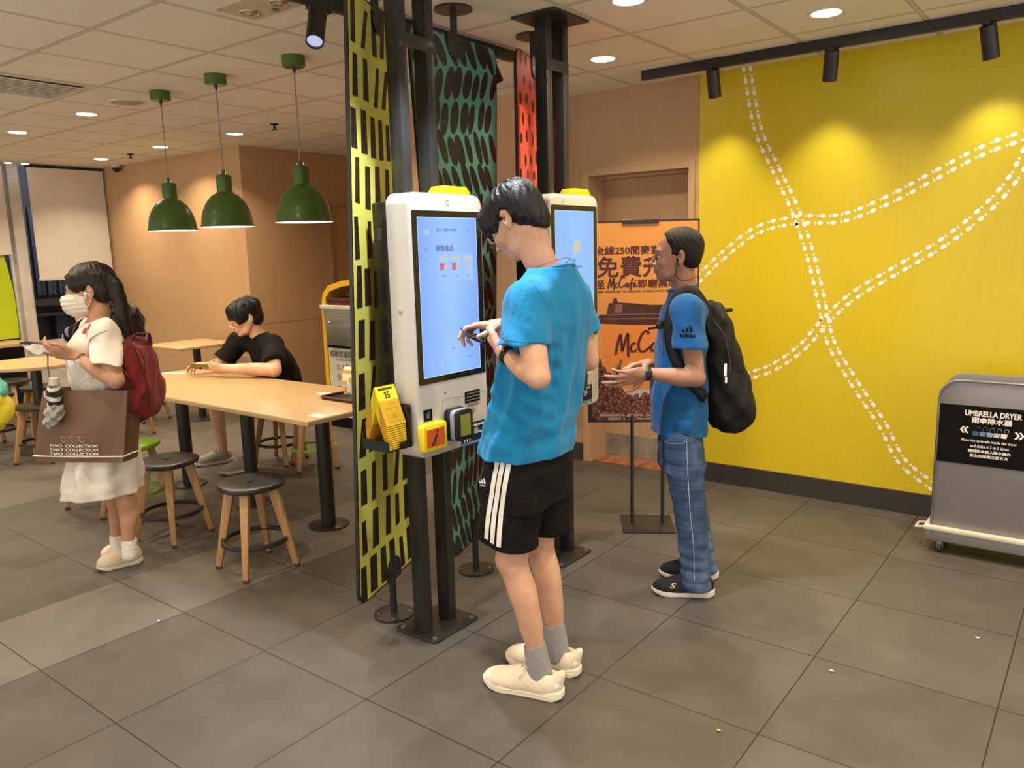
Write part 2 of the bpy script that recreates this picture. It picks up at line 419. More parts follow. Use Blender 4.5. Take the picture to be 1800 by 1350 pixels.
# footprints on the yellow wall: two columns of prints that follow three trails (a = wall X, b = height)
def footprints(mb, pts, off=.0205, step=.072, flip=1):
    P = [ay(u, v, YW) for u, v in pts]; P = [Vector((p.x, p.z)) for p in P]
    def cr(i, t):
        a, b, c, d = (P[max(0, min(len(P)-1, k))] for k in (i-1, i, i+1, i+2))
        return .5*((2*b)+(c-a)*t+(2*a-5*b+4*c-d)*t*t+(3*b-a-3*c+d)*t**3)
    pl = [cr(i, t/24) for i in range(len(P)-1) for t in range(24)]+[P[-1]]
    acc = 0; k = 0; nxt = .0
    for a, b in zip(pl, pl[1:]):
        L = (b-a).length
        while acc+L >= nxt:
            c = a.lerp(b, (nxt-acc)/max(L, 1e-6)); t = (b-a).normalized()*flip; nrm = Vector((-t.y, t.x))
            for sd in (-1, 1):
                o = c+nrm*off*sd+t*(.006 if sd > 0 else -.006)
                for cc, la, lb in ((o+t*.010, .0175, .0115), (o-t*.0185, .0062, .0080)):
                    ring = [(cc.x+t.x*la*math.cos(q)+nrm.x*lb*math.sin(q), cc.y+t.y*la*math.cos(q)+nrm.y*lb*math.sin(q)) for q in [2*PI*i/12 for i in range(12)]]
                    mb.poly([(x, YW-.0012-.0002*(k % 2), z) for x, z in ring])
            k += 1; nxt += step
        acc += L
mb = MB()
footprints(mb, [(1313, 118), (1332, 225), (1365, 300), (1396, 365), (1422, 440), (1442, 520), (1460, 600), (1500, 670), (1550, 745), (1585, 810), (1640, 855)])
footprints(mb, [(1228, 490), (1270, 450), (1330, 405), (1400, 387), (1480, 383), (1560, 352), (1640, 310), (1720, 268), (1795, 240), (1840, 232)])
footprints(mb, [(1312, 662), (1360, 645), (1410, 610), (1450, 565), (1500, 520), (1570, 478), (1660, 425), (1730, 370), (1780, 315), (1812, 255)], flip=-1)
ob('footprint_trails', mb, M['footprint'], yw, label='pale footprint trails printed on the wall')
ob('seam', MB().box((2.80, YW-.0006, .13), (2.8014, YW, CEIL)), M['mac_yellow'], yw)
# door in the timber wall: frame, leaf, kick plate
dr = ob('door_1', MB().box((.80, 3.93, 0), (1.56, 3.97, 2.06)), M['door'], kind='structure', label='tan laminate door set back in its frame, steel kick plate below')
ob('door_frame', MB().box((.735, YW-.012, .0), (.80, 3.98, 2.108)).box((1.555, YW-.012, 0), (1.597, 3.98, 2.108)).box((.80, YW-.012, 2.058), (1.555, 3.98, 2.108))
   .box((.80, 3.86, 0), (.812, 3.93, 2.058)).box((1.543, 3.86, 0), (1.555, 3.93, 2.058)).box((.812, 3.86, 2.04), (1.543, 3.93, 2.058)), M['wall_wood2'], dr)
ob('kick_plate', MB().box((.815, 3.926, .02), (1.545, 3.93, .185), .001), M['kick'], dr)
mb = MB()
for i in range(11):
    for j in range(4): mb.sphere((.85+.066*i, 3.9245, .04), .004, n=6) if j == 0 and i % 3 == 0 else None
ob('screw_heads', mb, M['steel'], dr)
mb = MB()
for i in range(8): mb.box((.76+.105*i, 3.76, 0), (.86+.105*i, 3.92, .006), .002)
ob('trim_1', mb, M['terracotta'], kind='structure')
# window wall
gw = MB().box((XL-.1, -4.2, 0), (XL, YL, .66))
gw.box((XL-.1, -4.2, 2.59), (XL, YL, CEIL))
ob('wall_left', gw, M['frame_white'], kind='structure')
w1 = ob('window_1', MB().box((XL-.05, 2.565, .66), (XL-.02, 2.590, 2.59)).box((XL-.09, 2.565, .66), (XL-.01, YL, .70)).box((XL-.06, 3.44, .66), (XL-.01, YL, 2.59)), M['frame_white'], kind='structure')
ob('pane', MB().box((XL-.05, 2.59, .70), (XL-.042, 3.44, 2.59)), M['glass'], w1)
w2 = ob('window_2', MB().box((XL-.06, 2.405, .66), (XL-.02, 2.435, 2.59)).box((XL-.05, 2.435, .66), (XL-.03, 2.46, 2.59)).box((XL-.09, 1.20, .66), (XL-.01, 2.42, .70)), M['frame_white'], kind='structure')
ob('pane', MB().box((XL-.05, 1.2, .70), (XL-.042, 2.405, 2.59)), M['glass'], w2)
ob('mullion', MB().box((XL-.06, 2.46, .60), (XL+.02, 2.565, 2.60), .004), M['frame_white'], w2)
ob('window_3', MB().box((XL-.09, -4.2, .66), (XL-.04, 1.20, 2.59)), M['frame_white'], kind='structure')
def blind(y0, y1, z0, label):
    r = empty('roller_blind', (XL+.05, (y0+y1)/2, z0), label, 'blind')
    ob('blind_fabric', MB().box((XL+.048, y0, z0), (XL+.050, y1, 2.58)), M['blind'], r, world=True)
    ob('hem_bar', MB().box((XL+.042, y0-.01, z0-.022), (XL+.056, y1+.01, z0+.004), .003), M['frame_white'], r, world=True)
    ob('roller', MB().cyl((XL+.03, y0, 2.585), (XL+.03, y1, 2.585), .022), M['black_metal'], r, world=True)
blind(2.645, 3.45, 1.385, 'cream roller blind pulled low beside the timber wall corner')
blind(1.0, 2.40, 1.67, 'white roller blind at the far left edge, its hem higher')
# night outside
st = ob('outside_building', MB().box((-8.2, -9, 0), (-8.0, 9, 4.2)), M['night'], kind='structure')
mb = MB()
for i in range(26): mb.box((-7.96+.03*(i % 2), 2.6+.07*i, 1.12), (-7.92+.03*(i % 2), 2.65+.07*i, 2.3))
ob('curtain', mb, M['night_blue'], st)
ob('ledge', MB().box((-7.98, 2.0, .98), (-7.7, 5.8, 1.06)).box((-7.98, 2.0, .84), (-7.75, 5.8, .88)), M['night_brown'], st)
ob('outside_panel', MB().box((-7.98, 3.70, .1), (-7.9, 3.85, .84)).box((-7.98, 4.0, .1), (-7.85, 4.2, .62)), M['night_blue'], st)
lamp('AREA', 'outside_fill', (-7.0, 3.8, 2.9), 20, (.75, .85, 1), target=(-8, 3.9, 1.2), size=.6)  # added fill with no real fitting, brightens the facade behind the glass
# lime curved board standing outside the left window
pts = [(1.3, .76), (2.37, .76)]+[(2.378-.055*max(0, (t-4)/6)**1.6, .85+.80*t/10) for t in range(11)]+[(1.3, 1.65)]
o = ob('display_board', MB().prism(pts, XL+.012, XL+.030, 0), M['lime_panel']); o.location = (0, 0, 0)
tag(o, 'lime green curved board standing on the counter at the left edge, under the higher blind', 'board')
# window counter
r = empty('window_counter', (-5.4, 1.2, 0), 'pale wood counter running along the window with black front below', 'counter')
ob('counter_top', MB().box((XL+.005, -1.5, .71), (-5.18, 2.35, .745), .004), M['table_wood'], r, world=True)
ob('front_panel', MB().box((XL+.05, -1.5, 0), (-5.42, 2.33, .71)), M['black_plastic'], r, world=True)
# ================================================================== CEILING FITTINGS
def downlight(x, y, label, power=None, seen=True):
    r = empty('ceiling_light', (x, y, CEIL), label, 'ceiling light', 'recessed round ceiling lights')
    if seen:
        ob('trim_ring', MB().lathe([(.066, -.001), (.080, -.004), (.086, -.001), (.086, 0), (.066, 0)], 36, caps=False), M['frame_white'], r, 'auto')
        ob('diffuser', MB().lathe([(0.0, -.0035), (.066, -.0025), (.067, 0)], 36, caps=False), M['diffuser'], r)
    lamp('AREA', 'ceiling_bulb', (0, 0, -.012), power or DOWN_W, WARM, r, shape='DISK', size=.12, spread=math.radians(125))
    return r
downlight(-2.24, 1.757, 'round ceiling light above the woman in white, left of the grey speaker disc')
downlight(-3.434, 1.752, 'leftmost round ceiling light, near the left edge above the far tables')
downlight(-3.54, 3.03, 'round ceiling light seen beside the cord of the leftmost green lamp')
downlight(-4.774, 3.055, 'farthest round ceiling light, in front of the long cream blind')
downlight(-2.368, 3.06, 'round ceiling light right of the middle green lamp cord, above the timber wall corner')
downlight(1.387, 2.948, 'round ceiling light left of the black track end, above the door')
downlight(2.621, 2.902, 'round ceiling light above the long black track on the yellow side')
downlight(2.022, 2.102, 'round ceiling light cut by the top edge above the far kiosk')
for x, y in ((3.3, 1.5), (3.3, .1), (2.3, -.9), (.9, .35), (3.6, 2.6), (-.6, .2), (-2.0, .3), (-3.3, .3), (.6, -1.2), (-1.6, -1.5), (3.8, -2.0), (5.0, 1.0), (5.0, 2.7), (-1.1, 3.05), (-4.5, .3), (-4.7, 1.75)):
    lamp('AREA', 'ceiling_bulb', (x, y, CEIL-.012), DOWN_W, WARM, shape='DISK', size=.12, spread=math.radians(125))
# pendants
def pendant(x, y, label):
    H = CEIL-1.745
    r = empty('pendant_lamp', (x, y, CEIL), label, 'pendant lamp', 'green pendant lamps over the long table')
    ob('ceiling_cup', MB().lathe([(0, -.058), (.052, -.058), (.062, -.050), (.062, 0), (0, 0)], 36, caps=False), M['lamp_green'], r, 'auto')
    ob('cord_grip', MB().cyl((0, 0, -.058), (0, 0, -.085), .011, .006), M['black_plastic'], r)
    ob('cord', MB().cyl((0, 0, -.08), (0, 0, -H+.315), .0042, n=8), M['cord'], r)
    o = [(.008, .335), (.010, .310), (.030, .305), (.043, .298), (.0445, .290), (.0445, .205), (.052, .196), (.075, .185), (.098, .162), (.118, .132), (.134, .095), (.144, .055), (.148, .018), (.156, .002), (.157, .0)]
    inn = [(.154, 0), (.146, .018), (.140, .055), (.130, .095), (.114, .130), (.094, .158), (.072, .178), (.0, .188)]
    ob('shade', MB().lathe([(a, b-H) for a, b in o], 48, caps=False), M['lamp_green'], r, 'auto')
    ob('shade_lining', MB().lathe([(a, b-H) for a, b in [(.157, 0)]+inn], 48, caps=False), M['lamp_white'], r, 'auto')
    ob('bulb', MB().sphere((0, 0, -H+.10), .042), M['bulb'], r, True)
    ob('screw', MB().cyl((.028, 0, -H+.30), (.028, 0, -H+.318), .005, n=8).cyl((-.028, 0, -H+.30), (-.028, 0, -H+.318), .005, n=8), M['chrome'], r)
    lamp('AREA', 'lamp_light', (0, 0, -H+.045), 4.5, (1, .80, .56), r, shape='DISK', size=.2, spread=math.radians(140))
    return r
pendant(-1.132, 1.707, 'leftmost of the three green dome pendant lamps')
pendant(-.478, 1.686, 'middle green dome pendant lamp over the long table')
pendant(.204, 1.721, 'rightmost green dome pendant lamp, nearest the striped lime panel')
# supply grille
gr = empty('ceiling_vent', (-1.54, 1.08, CEIL), 'square air grille with dark slats in the ceiling at the left edge', 'vent')
ob('frame', MB().box((-.295, -.295, -.004), (.295, -.24, 0)).box((-.295, .24, -.004), (.295, .295, 0)).box((-.295, -.24, -.004), (-.24, .24, 0)).box((.24, -.24, -.004), (.295, .24, 0)), M['frame_white'], gr)
ob('backing', MB().box((-.24, -.24, -.002), (.24, .24, 0)), M['print_black'], gr)
mb = MB()
for i in range(9):
    x = -.22+.055*i; mb.box((x-.007, -.24, -.016), (x+.009, .24, -.010), .001)
ob('slat', mb, M['white_paint'], gr)
# speaker, sprinklers, camera, gimbal plate
r = empty('ceiling_speaker', (-1.613, 1.738, CEIL), 'round flat grey speaker disc in the ceiling', 'speaker')
ob('grille', MB().lathe([(0, -.006), (.085, -.005), (.10, 0)], 36, caps=False), plain('speaker_mesh', (.42, .36, .29), .7, bump=.5, bscale=900), r, 'auto')
ob('rim', MB().lathe([(.098, -.004), (.105, -.006), (.109, 0)], 36, caps=False), M['frame_white'], r, 'auto')
for p, lb in (((-1.70, 2.98), 'black sprinkler head in the ceiling between the second and third green lamp cords'), ((-4.194, 3.07), 'black sprinkler head in the far ceiling near the window corner')):
    r = empty('sprinkler', (p[0], p[1], CEIL), lb, 'sprinkler')
    ob('plate', MB().lathe([(0, -.012), (.030, -.010), (.034, 0)], 20, caps=False), M['black_plastic'], r, 'auto')
    ob('nozzle', MB().cyl((0, 0, -.01), (0, 0, -.042), .009).cyl((0, 0, -.042), (0, 0, -.046), .024), M['black_plastic'], r, 'auto')
r = empty('security_camera', (-5.203, 3.42, CEIL), 'small dark dome camera on the ceiling in the far corner', 'camera')
ob('mount', MB().cyl((0, 0, 0), (0, 0, -.03), .05), M['frame_white'], r, 'auto')
ob('dome', MB().sphere((0, 0, -.035), .045), M['black_plastic'], r, True)
r = empty('gimbal_light_plate', (.865, 1.09, CEIL), 'rectangular ceiling plate with unlit swivel spots at the top edge', 'ceiling light')
ob('plate', MB().box((-.235, -.105, -.006), (.215, .105, 0), .002), plain('plate_cream', (.52, .45, .35), .5), r)
for x in (-.155, .06):
    s = ob('swivel_spot', MB().ring((x, .02, -.006), .040, .010, .004), M['chrome'], r, True)
    ob('lens', MB().sphere((x, .02, -.006), .031, (1, 1, .35)), M['steel'], s, True)
ob('latch', MB().box((-.05, .05, -.012), (-.03, .07, -.006)).cyl((-.03, .04, -.012), (-.02, .07, -.012), .006), M['steel'], r)
# track lights
def can(name, loc, tip, label, glow, parent=None, group=None, power=0, color=COOL, target=None, blend=.6, ang=60, L=.155):
    """cylindrical spotlight: loc = joint on the track, tip = centre of its mouth"""
    r = empty(name, loc, label, 'spotlight', group)
    loc = Vector(loc); tip = Vector(tip); d = (tip-loc).normalized(); top = loc+d*((tip-loc).length-L)
    z = Matrix.Translation(-loc)
    ob('adaptor', MB().box(loc+Vector((-.018, -.055, -.022)), loc+Vector((.018, .055, .004)), .004).cyl(loc+Vector((0, 0, -.02)), top+d*.03, .010), M['black_metal'], r, world=True)
    q = d.to_track_quat('Z', 'Y').to_matrix().to_4x4(); q.translation = top
    ob('body', MB().lathe([(0, 0), (.034, 0), (.037, .003), (.037, L), (.033, L), (.031, L-.012), (0, L-.012)], 32, q, caps=False), M['black_metal'], r, 'auto', world=True)
    ob('lens', MB().lathe([(0, L-.010), (.0305, L-.008)], 24, q, caps=False), M['spot_glow'] if glow else M['black_plastic'], r, world=True)
    if power:
        lamp('SPOT', 'spot_beam', (0, 0, 0), power, color, r, None, spot_size=math.radians(ang), spot_blend=blend, shadow_soft_size=.03)
        o = bpy.data.objects[-1] if False else [c for c in children(r) if c.type == 'LIGHT'][0]
        o.location = (tip+d*.02)-loc
        dd = (Vector(target)-tip) if target is not None else d
        o.rotation_euler = dd.to_track_quat('-Z', 'Y').to_euler()
    return r
def track(lo, hi, label):
    r = empty('light_track', ((lo[0]+hi[0])/2, (lo[1]+hi[1])/2, CEIL), label, 'light track')
    ob('rail', MB().box(lo, hi, .003), M['black_metal'], r, world=True)
    return r
TY = az(1463, 84, CEIL-.05).y
track((1.40, TY-.0175, CEIL-.055), (5.2, TY+.0175, CEIL), 'long black track on the ceiling in front of the yellow wall')
track((1.10, -.2, CEIL-.055), (1.135, 2.45, CEIL), 'black track on the ceiling running behind the patterned panels')
G = 'spotlights on the yellow wall track'
S = (1, .80, .42)
# cans aimed at the yellow wall
for jp, t, tg, lb in (((1252, 120), (1257, 171), (1.78, YW, 1.70), 'leftmost of the three black spotlights on the yellow wall track'),
                     ((1463, 84), (1458, 142), (2.40, YW, 1.72), 'middle black spotlight on the yellow wall track'),
                     ((1736, 38), (1743, 103), (3.24, YW, 1.85), 'rightmost black spotlight on the yellow wall track, near the corner of the photo')):
    J = az(jp[0], jp[1], CEIL-.05); tip = ay(t[0], t[1], J.y+.055)
    can('track_spotlight', tuple(J), tip, lb, False, group=G, power=11, color=(1, .90, .70), target=tg, ang=80, blend=.9)
for X_ in (4.1, 4.8):
    lamp('SPOT', 'spot_beam', (X_, 3.3, 2.45), 11, (1, .88, .66), None, (X_, YW, 1.6), spot_size=math.radians(80), spot_blend=.9, shadow_soft_size=.03)
can('track_spotlight', (1.118, 1.15, CEIL-.05), az(553, 74, 2.40), 'black spotlight left of the lime striped panel, its lens lit', True, group='spotlights on the centre track', power=24, color=COOL, target=(2.6, .5, 0), ang=70)
can('track_spotlight', (1.118, 2.22, CEIL-.05), ax(874, 146, 1.14), 'small black spotlight seen between the green and red panels', True, group='spotlights on the centre track', power=8, color=COOL, target=(2.4, 1.6, 0), ang=60)
lamp('SPOT', 'spot_beam', (1.97, .93, 2.56), 150, COOL, None, (2.15, .85, 0), spot_size=math.radians(95), spot_blend=.5, shadow_soft_size=.035)
lamp('SPOT', 'spot_beam', (1.12, .35, 2.42), 12, COOL, None, (2.35, .55, 0), spot_size=math.radians(60), spot_blend=.5, shadow_soft_size=.03)
for x, y, lb in ((-5.5, 2.44, 'left of two tiny bright spots on the ceiling above the window post'), (-5.5, 2.60, 'right of two tiny bright spots on the ceiling above the window post')):
    r = empty('small_spotlight', (x, y, CEIL), lb, 'spotlight', 'tiny ceiling spots by the window')
    ob('body', MB().cyl((0, 0, 0), (0, 0, -.02), .045, n=20), M['frame_white'], r, 'auto'); ob('lens', MB().cyl((0, 0, -.02), (0, 0, -.024), .036, n=20), emis('tiny_spot_glow', (.85, .85, 1), 5), r)

# ================================================================== FURNITURE
def pedestal(r, x, y, h=.72, R=.03, base=.13, sq=True):
    ob('leg', MB().cyl((x, y, .010), (x, y, h), R, n=24), M['black_metal'], r, 'auto')
    ob('foot_disc', MB().lathe([(base, 0), (base, .006), (base-.006, .010), (.035, .012), (0, .012)], 40, Matrix.Translation((x, y, 0)), caps=True), M['black_metal'], r, 'auto')
tb = empty('long_table', (-.5, 1.68, 0), 'long communal table with a pale wood top on three black legs', 'table')
ob('tabletop', MB().box((-1.16, -.385, .722), (1.165, .385, .750), .004), M['table_wood'], tb, 'auto')
ob('table_edge', MB().box((-1.162, -.387, .724), (1.167, .387, .745), .002), M['table_edge'], tb)
for x in (-.76, 0, .74):
    pedestal(tb, x, .04, .722, .042, .118)
tb2 = empty('small_table', (-3.31, 3.02, 0), 'small square table with pale wood top by the timber wall', 'table')
ob('tabletop', MB().box((-.33, -.31, .725), (.33, .31, .75), .004), M['table_wood'], tb2, 'auto'); pedestal(tb2, 0, .05, .725, .035, .2)
tb3 = empty('round_table', (-3.28, 1.60, 0), 'round pale wood table at the left beside the counter', 'table')
ob('tabletop', MB().lathe([(0, .722), (.40, .722), (.405, .726), (.405, .748), (.401, .752), (0, .752)], 56, caps=False), M['table_wood'], tb3, 'auto'); pedestal(tb3, 0, 0, .722, .04, .22)
def make_stool(seat, ringm, label):
    r = empty('stool', (0, 0, 0), label, 'stool', None)
    # softly squared round seat
    def se(R, z, k=2.5, n=48):
        return [(R*math.copysign(abs(math.cos(2*PI*i/n))**(2/k), math.cos(2*PI*i/n)), R*math.copysign(abs(math.sin(2*PI*i/n))**(2/k), math.sin(2*PI*i/n)), z) for i in range(n)]
    mb = MB(); rows = [[mb.bm.verts.new(p) for p in se(R, z, k)] for R, z, k in ((.120, .425, 2.3), (.148, .427, 2.3), (.158, .434, 2.35), (.160, .446, 2.4), (.157, .455, 2.4), (.148, .459, 2.3), (.10, .456, 2.1), (.02, .453, 2))]
    for a, b in zip(rows, rows[1:]):
        for i in range(48): mb.bm.faces.new((a[i], a[(i+1) % 48], b[(i+1) % 48], b[i]))
    mb.bm.faces.new(rows[0][::-1]); mb.bm.faces.new(rows[-1])
    ob('seat', mb, seat, r, 'auto')
    ob('slot', MB().box((-.026, -.007, .4535), (.026, .007, .4548), .0015), M['print_black'], r)
    for k in range(4):
        a = PI/4+k*PI/2; c, s = math.cos(a), math.sin(a)
        p1 = Vector((c*.105, s*.105, .428)); p0 = Vector((c*.200, s*.200, .0)); d = p0-p1
        mx = frame(p1, Vector((-s, c, 0)), Vector((0, 0, 1)).cross(Vector((-s, c, 0))))
        x = Vector((-s, c, 0)); nrm = d.normalized().cross(x)
        def leg(t0, t1, w0, w1):
            mb = MB(); V = []
            for t, wd in ((t0, w0), (t1, w1)):
                o = p1+d*t
                V.append([mb.bm.verts.new(o+x*wd*sx*.5+nrm*wd*sy*.55) for sx, sy in ((-1, -1), (1, -1), (1, 1), (-1, 1))])
            mb.bm.faces.new(V[0][::-1]); mb.bm.faces.new(V[1])
            for i in range(4): mb.bm.faces.new((V[0][i], V[0][(i+1) % 4], V[1][(i+1) % 4], V[1][i]))
            bmesh.ops.bevel(mb.bm, geom=list(mb.bm.edges), offset=.004, segments=2, profile=.5, affect='EDGES'); return mb
        lg = ob('leg', leg(0, .965, .044, .026), M['stool_leg'], r, 'auto')
        ob('foot_tip', leg(.955, 1.0, .0258, .0248), M['leg_foot'], lg, 'auto')
    ob('footrest_ring', MB().ring((0, 0, .155), .158, .010, .012, 56), ringm, r, 'auto')
    return r
stb = make_stool(M['seat_black'], M['seat_black'], 'black-seated wooden stool in the foreground, nearest the camera')
stg = make_stool(M['seat_green'], M['seat_green'], 'lime green stool half under the long table, behind the near black stools')
stb['group'] = 'black-seated stools'; stg['group'] = 'lime green stools'
def place(o, x, y, rz): o.location = (x, y, 0); o.rotation_euler = (0, 0, math.radians(rz))
place(stb, .435, 1.10, 90-6); place(stg, -.93, 1.18, 20)
for x, y, rz, lb in ((-.36, 1.10, 15, 'black-seated wooden stool beside the woman, left of the foreground stool'),
                     (-1.36, 1.16, 30, 'black-seated stool hidden behind the white skirt, only two leg ends showing'),
                     (-1.22, 2.46, 20, 'black-ringed stool under the seated man in black'),
                     (-3.17, 2.27, 10, 'black stool between long table and small square table, half hidden by the red backpack'),
                     (-3.72, 2.73, 5, 'black stool beside the small square table by the timber wall'),
                     (-2.92, 1.44, 40, 'olive-topped stool with pale legs just left of the brown paper bag'),
                     (-3.78, 1.42, 12, 'stool left of the olive-topped one, under the round table'),
                     (-4.55, 1.86, 30, 'black stool at the left edge in front of the dark counter'),
                     (-3.92, 1.86, 50, 'black stool behind the round table, right of the left edge stool')):
    copy_tree(stb, (x, y, 0), math.radians(rz), lb)
copy_tree(stg, (-.86, 2.50, 0), math.radians(62), 'lime green stool behind the long table, right of the seated man, ring and legs showing')
# things on the long table
z0 = .7505
P = az(560, 731, .75)
tag(ob('qr_card', MB().box((P.x-.055, P.y-.035, z0), (P.x+.055, P.y+.035, z0+.001)), M['paper']), 'small white sticker near the corner of the long table', 'sticker')
tr = empty('serving_tray', (.42, 1.88, z0), 'dark serving tray at the right end of the long table', 'tray')
ob('base', MB().prism(rrect(.40, .30, .03), 0, .006, 2), M['black_plastic'], tr, 'auto'); 
mb = MB(); mb.tube([(x, y, .012) for x, y in rrect(.40, .30, .03)], .007, 8, True); ob('rim', mb, M['poster_brown'], tr, True)
fb = empty('fries_bag', (.30, 1.92, z0+.007), 'white and orange printed takeaway paper bag on the tray', 'paper bag')
mb = MB(); bw = [(.052, .034, 0), (.056, .037, .06), (.060, .030, .12), (.064, .010, .155)]
rows = [[mb.bm.verts.new((sx*a, sy*b, z)) for sx, sy in ((-1, -1), (1, -1), (1, 1), (-1, 1))] for a, b, z in bw]
for a, b in zip(rows, rows[1:]):
    for i in range(4): mb.bm.faces.new((a[i], a[(i+1) % 4], b[(i+1) % 4], b[i]))
mb.bm.faces.new(rows[0][::-1]); mb.bm.faces.new(rows[-1]); ob('bag_body', mb, M['paper'], fb)
mb = MB(); Y_ = -.0385
for x0, x1, za, zb in ((-.058, .058, .118, .142), (-.052, -.020, .060, .080), (-.050, -.024, .018, .044), (.020, .055, .055, .075), (-.02, .005, .006, .016)):
    mb.box((x0, Y_-.0008+(.006 if za > .1 else 0)*1.6, za), (x1, Y_+(.02 if za > .1 else .002), zb))
mb.sphere((.022, Y_+.003, .085), .022, (1.2, .12, .9)); ob('print', mb, M['mac_yellow'], fb, label='amber printed patches')
ob('napkin', MB().box((-.05, -.02, 0), (.06, .04, .002)), M['paper'], None).location = (.12, 1.84, z0)
tag(bpy.data.objects['napkin'], 'white paper napkin under the edge of the tray', 'napkin')
P = az(318, 655, .75)
nk = ob('receipt', MB().box((-.10, -.04, 0), (.08, .03, .001)), M['paper']); nk.location = (P.x-.02, P.y-.03, z0); nk.rotation_euler = (0, 0, .5)
tag(nk, 'white paper slip on the long table by the seated man\'s hands', 'paper')
# recycling station
cb = empty('waste_station', (-1.64, 3.68, 0), 'yellow-framed waste and tray station with grey bin, half hidden by the lime panel', 'waste station')
prof = [(-.30, 0), (-.30, 1.10), (-.27, 1.22), (-.19, 1.29), (.0, 1.335), (.30, 1.36), (.30, 1.31), (.0, 1.285), (-.17, 1.24), (-.235, 1.18), (-.25, 1.10), (-.25, 0)]
ob('frame', MB().prism([(x*.98, z) for x, z in prof], -.16, .10, 1), M['mac_yellow'], cb, 'auto', label='yellow frame')
ob('back_panel', MB().prism([(-.25, 0), (-.25, 1.10), (-.2, 1.2), (.0, 1.28), (.30, 1.30), (.30, 0)], .06, .09, 1), M['wall_wood'], cb)
ob('bin_tray', MB().prism([(-.235, 1.09), (-.19, .76), (.30, .76), (.30, 1.09)], -.20, .05, 1, bev=.008), M['steel'], cb, 'auto')
ob('bin_lip', MB().box((-.255, -.215, 1.085), (.30, .05, 1.12), .006), M['dryer_rim'], cb)
ob('knob', MB().cyl((-.10, -.20, .97), (-.10, -.23, .97), .006).sphere((-.10, -.235, .97), .014), M['chrome'], cb, True)
ob('shelf', MB().box((-.245, -.16, .735), (.30, .05, .755)), M['print_black'], cb)
ob('sign_board', MB().box((-.225, -.165, .10), (.30, -.15, .73)), M['dryer_rim'], cb)
ob('cabinet', MB().box((-.245, -.15, .0), (.30, .05, .735)), M['steel'], cb)
ob('plinth', MB().box((-.25, -.172, 0), (.30, .05, .10)), M['print_black'], cb)
def fr(x, z, y): return frame((x, y, z), (1, 0, 0), (0, 0, 1))
mesh = join([text_mesh('感謝您協助清理', .062, fr(.005, .675, -.1655), bold=.0018), text_mesh('THANK YOU FOR YOUR HELP', .020, fr(.005, .625, -.1655), bold=.0004),
             text_mesh('①上蓋', .062, fr(-.135, .555, -.1655), 'LEFT', .001), text_mesh('②杯子', .062, fr(-.135, .46, -.1655), 'LEFT', .001), text_mesh('③食物', .062, fr(-.135, .36, -.1655), 'LEFT', .001)])
ob('sign_text', mesh, M['print_grey'], cb)
tag(ob('stacked_tray', MB().box((-1.83, 3.50, 1.121), (-1.36, 3.72, 1.150), .006).box((-1.835, 3.495, 1.152), (-1.355, 3.725, 1.182), .006), M['poster_brown'], smooth=False), 'dark trays stacked on top of the grey bin of the waste station', 'tray')
# fire extinguisher on the pilaster
ex = empty('fire_extinguisher', (.645, 3.675, .24), 'red fire extinguisher beside the far kiosk posts', 'fire extinguisher')
ob('cylinder', MB().lathe([(0, 0), (.036, 0), (.040, .01), (.040, .27), (.030, .30), (.016, .31), (0, .31)], 28, caps=False), M['extinguisher'], ex, 'auto')
ob('valve', MB().cyl((0, 0, .31), (0, 0, .35), .014).box((-.035, -.01, .345), (.02, .01, .362), .003), M['black_metal'], ex, 'auto')
ob('label', MB().lathe([(.0405, .16), (.0405, .22)], 28, caps=False), M['print_white'], ex)
ob('bracket', MB().box((-.015, .03, .1), (.015, .048, .26)), M['black_metal'], ex)
# umbrella dryer
ud = empty('umbrella_dryer', (3.395, 3.28, 0), 'grey umbrella dryer cabinet on castors in front of the yellow wall', 'umbrella dryer')
W = .245
def dside(y0, y1, w=W, z0=.135, z1=.885, r_=.09, bev=.004):
    pts = [(-w, z0), (w, z0)]+[(w-r_+r_*math.cos(a), z1-r_+r_*math.sin(a)) for a in [PI/2*i/8 for i in range(9)]]+[(-w+r_-r_*math.sin(a), z1-r_+r_*math.cos(a)) for a in [PI/2*i/8 for i in range(9)]]
    return MB().prism(pts, y0, y1, 1, bev=bev)
ob('front_panel', dside(-.085, -.055), M['dryer_grey'], ud, 'auto'); ob('back_panel', dside(.055, .085, z1=.90), M['dryer_grey'], ud, 'auto')
ob('inner_lining', dside(-.057, .057, .228, .14, .84), M['black_plastic'], ud, 'auto')
mb = MB(); pts = [(-W, -.088, .14)]+[(-W+.09-.09*math.cos(a), -.088, .795+.09*math.sin(a)) for a in [PI/2*i/8 for i in range(9)]]+[(W-.09+.09*math.sin(a), -.088, .795+.09*math.cos(a)) for a in [PI/2*i/8 for i in range(9)]]+[(W, -.088, .14)]
mb.tube(pts, .006, 8); ob('edge_trim', mb, M['dryer_grey'], ud, True)
ob('base', MB().box((-W-.025, -.115, .065), (W+.025, .115, .135), .006), M['dryer_grey'], ud, 'auto')
ob('base_rim', MB().box((-W-.03, -.12, .118), (W+.03, .12, .138), .004), M['dryer_rim'], ud, 'auto')
mb = MB(); mb.tube([(-W-.02, -.05, .11), (-W-.075, -.05, .10), (-W-.075, .03, .10), (-W-.02, .03, .11)], .007, 8); ob('tow_handle', mb, M['dryer_rim'], ud, True)
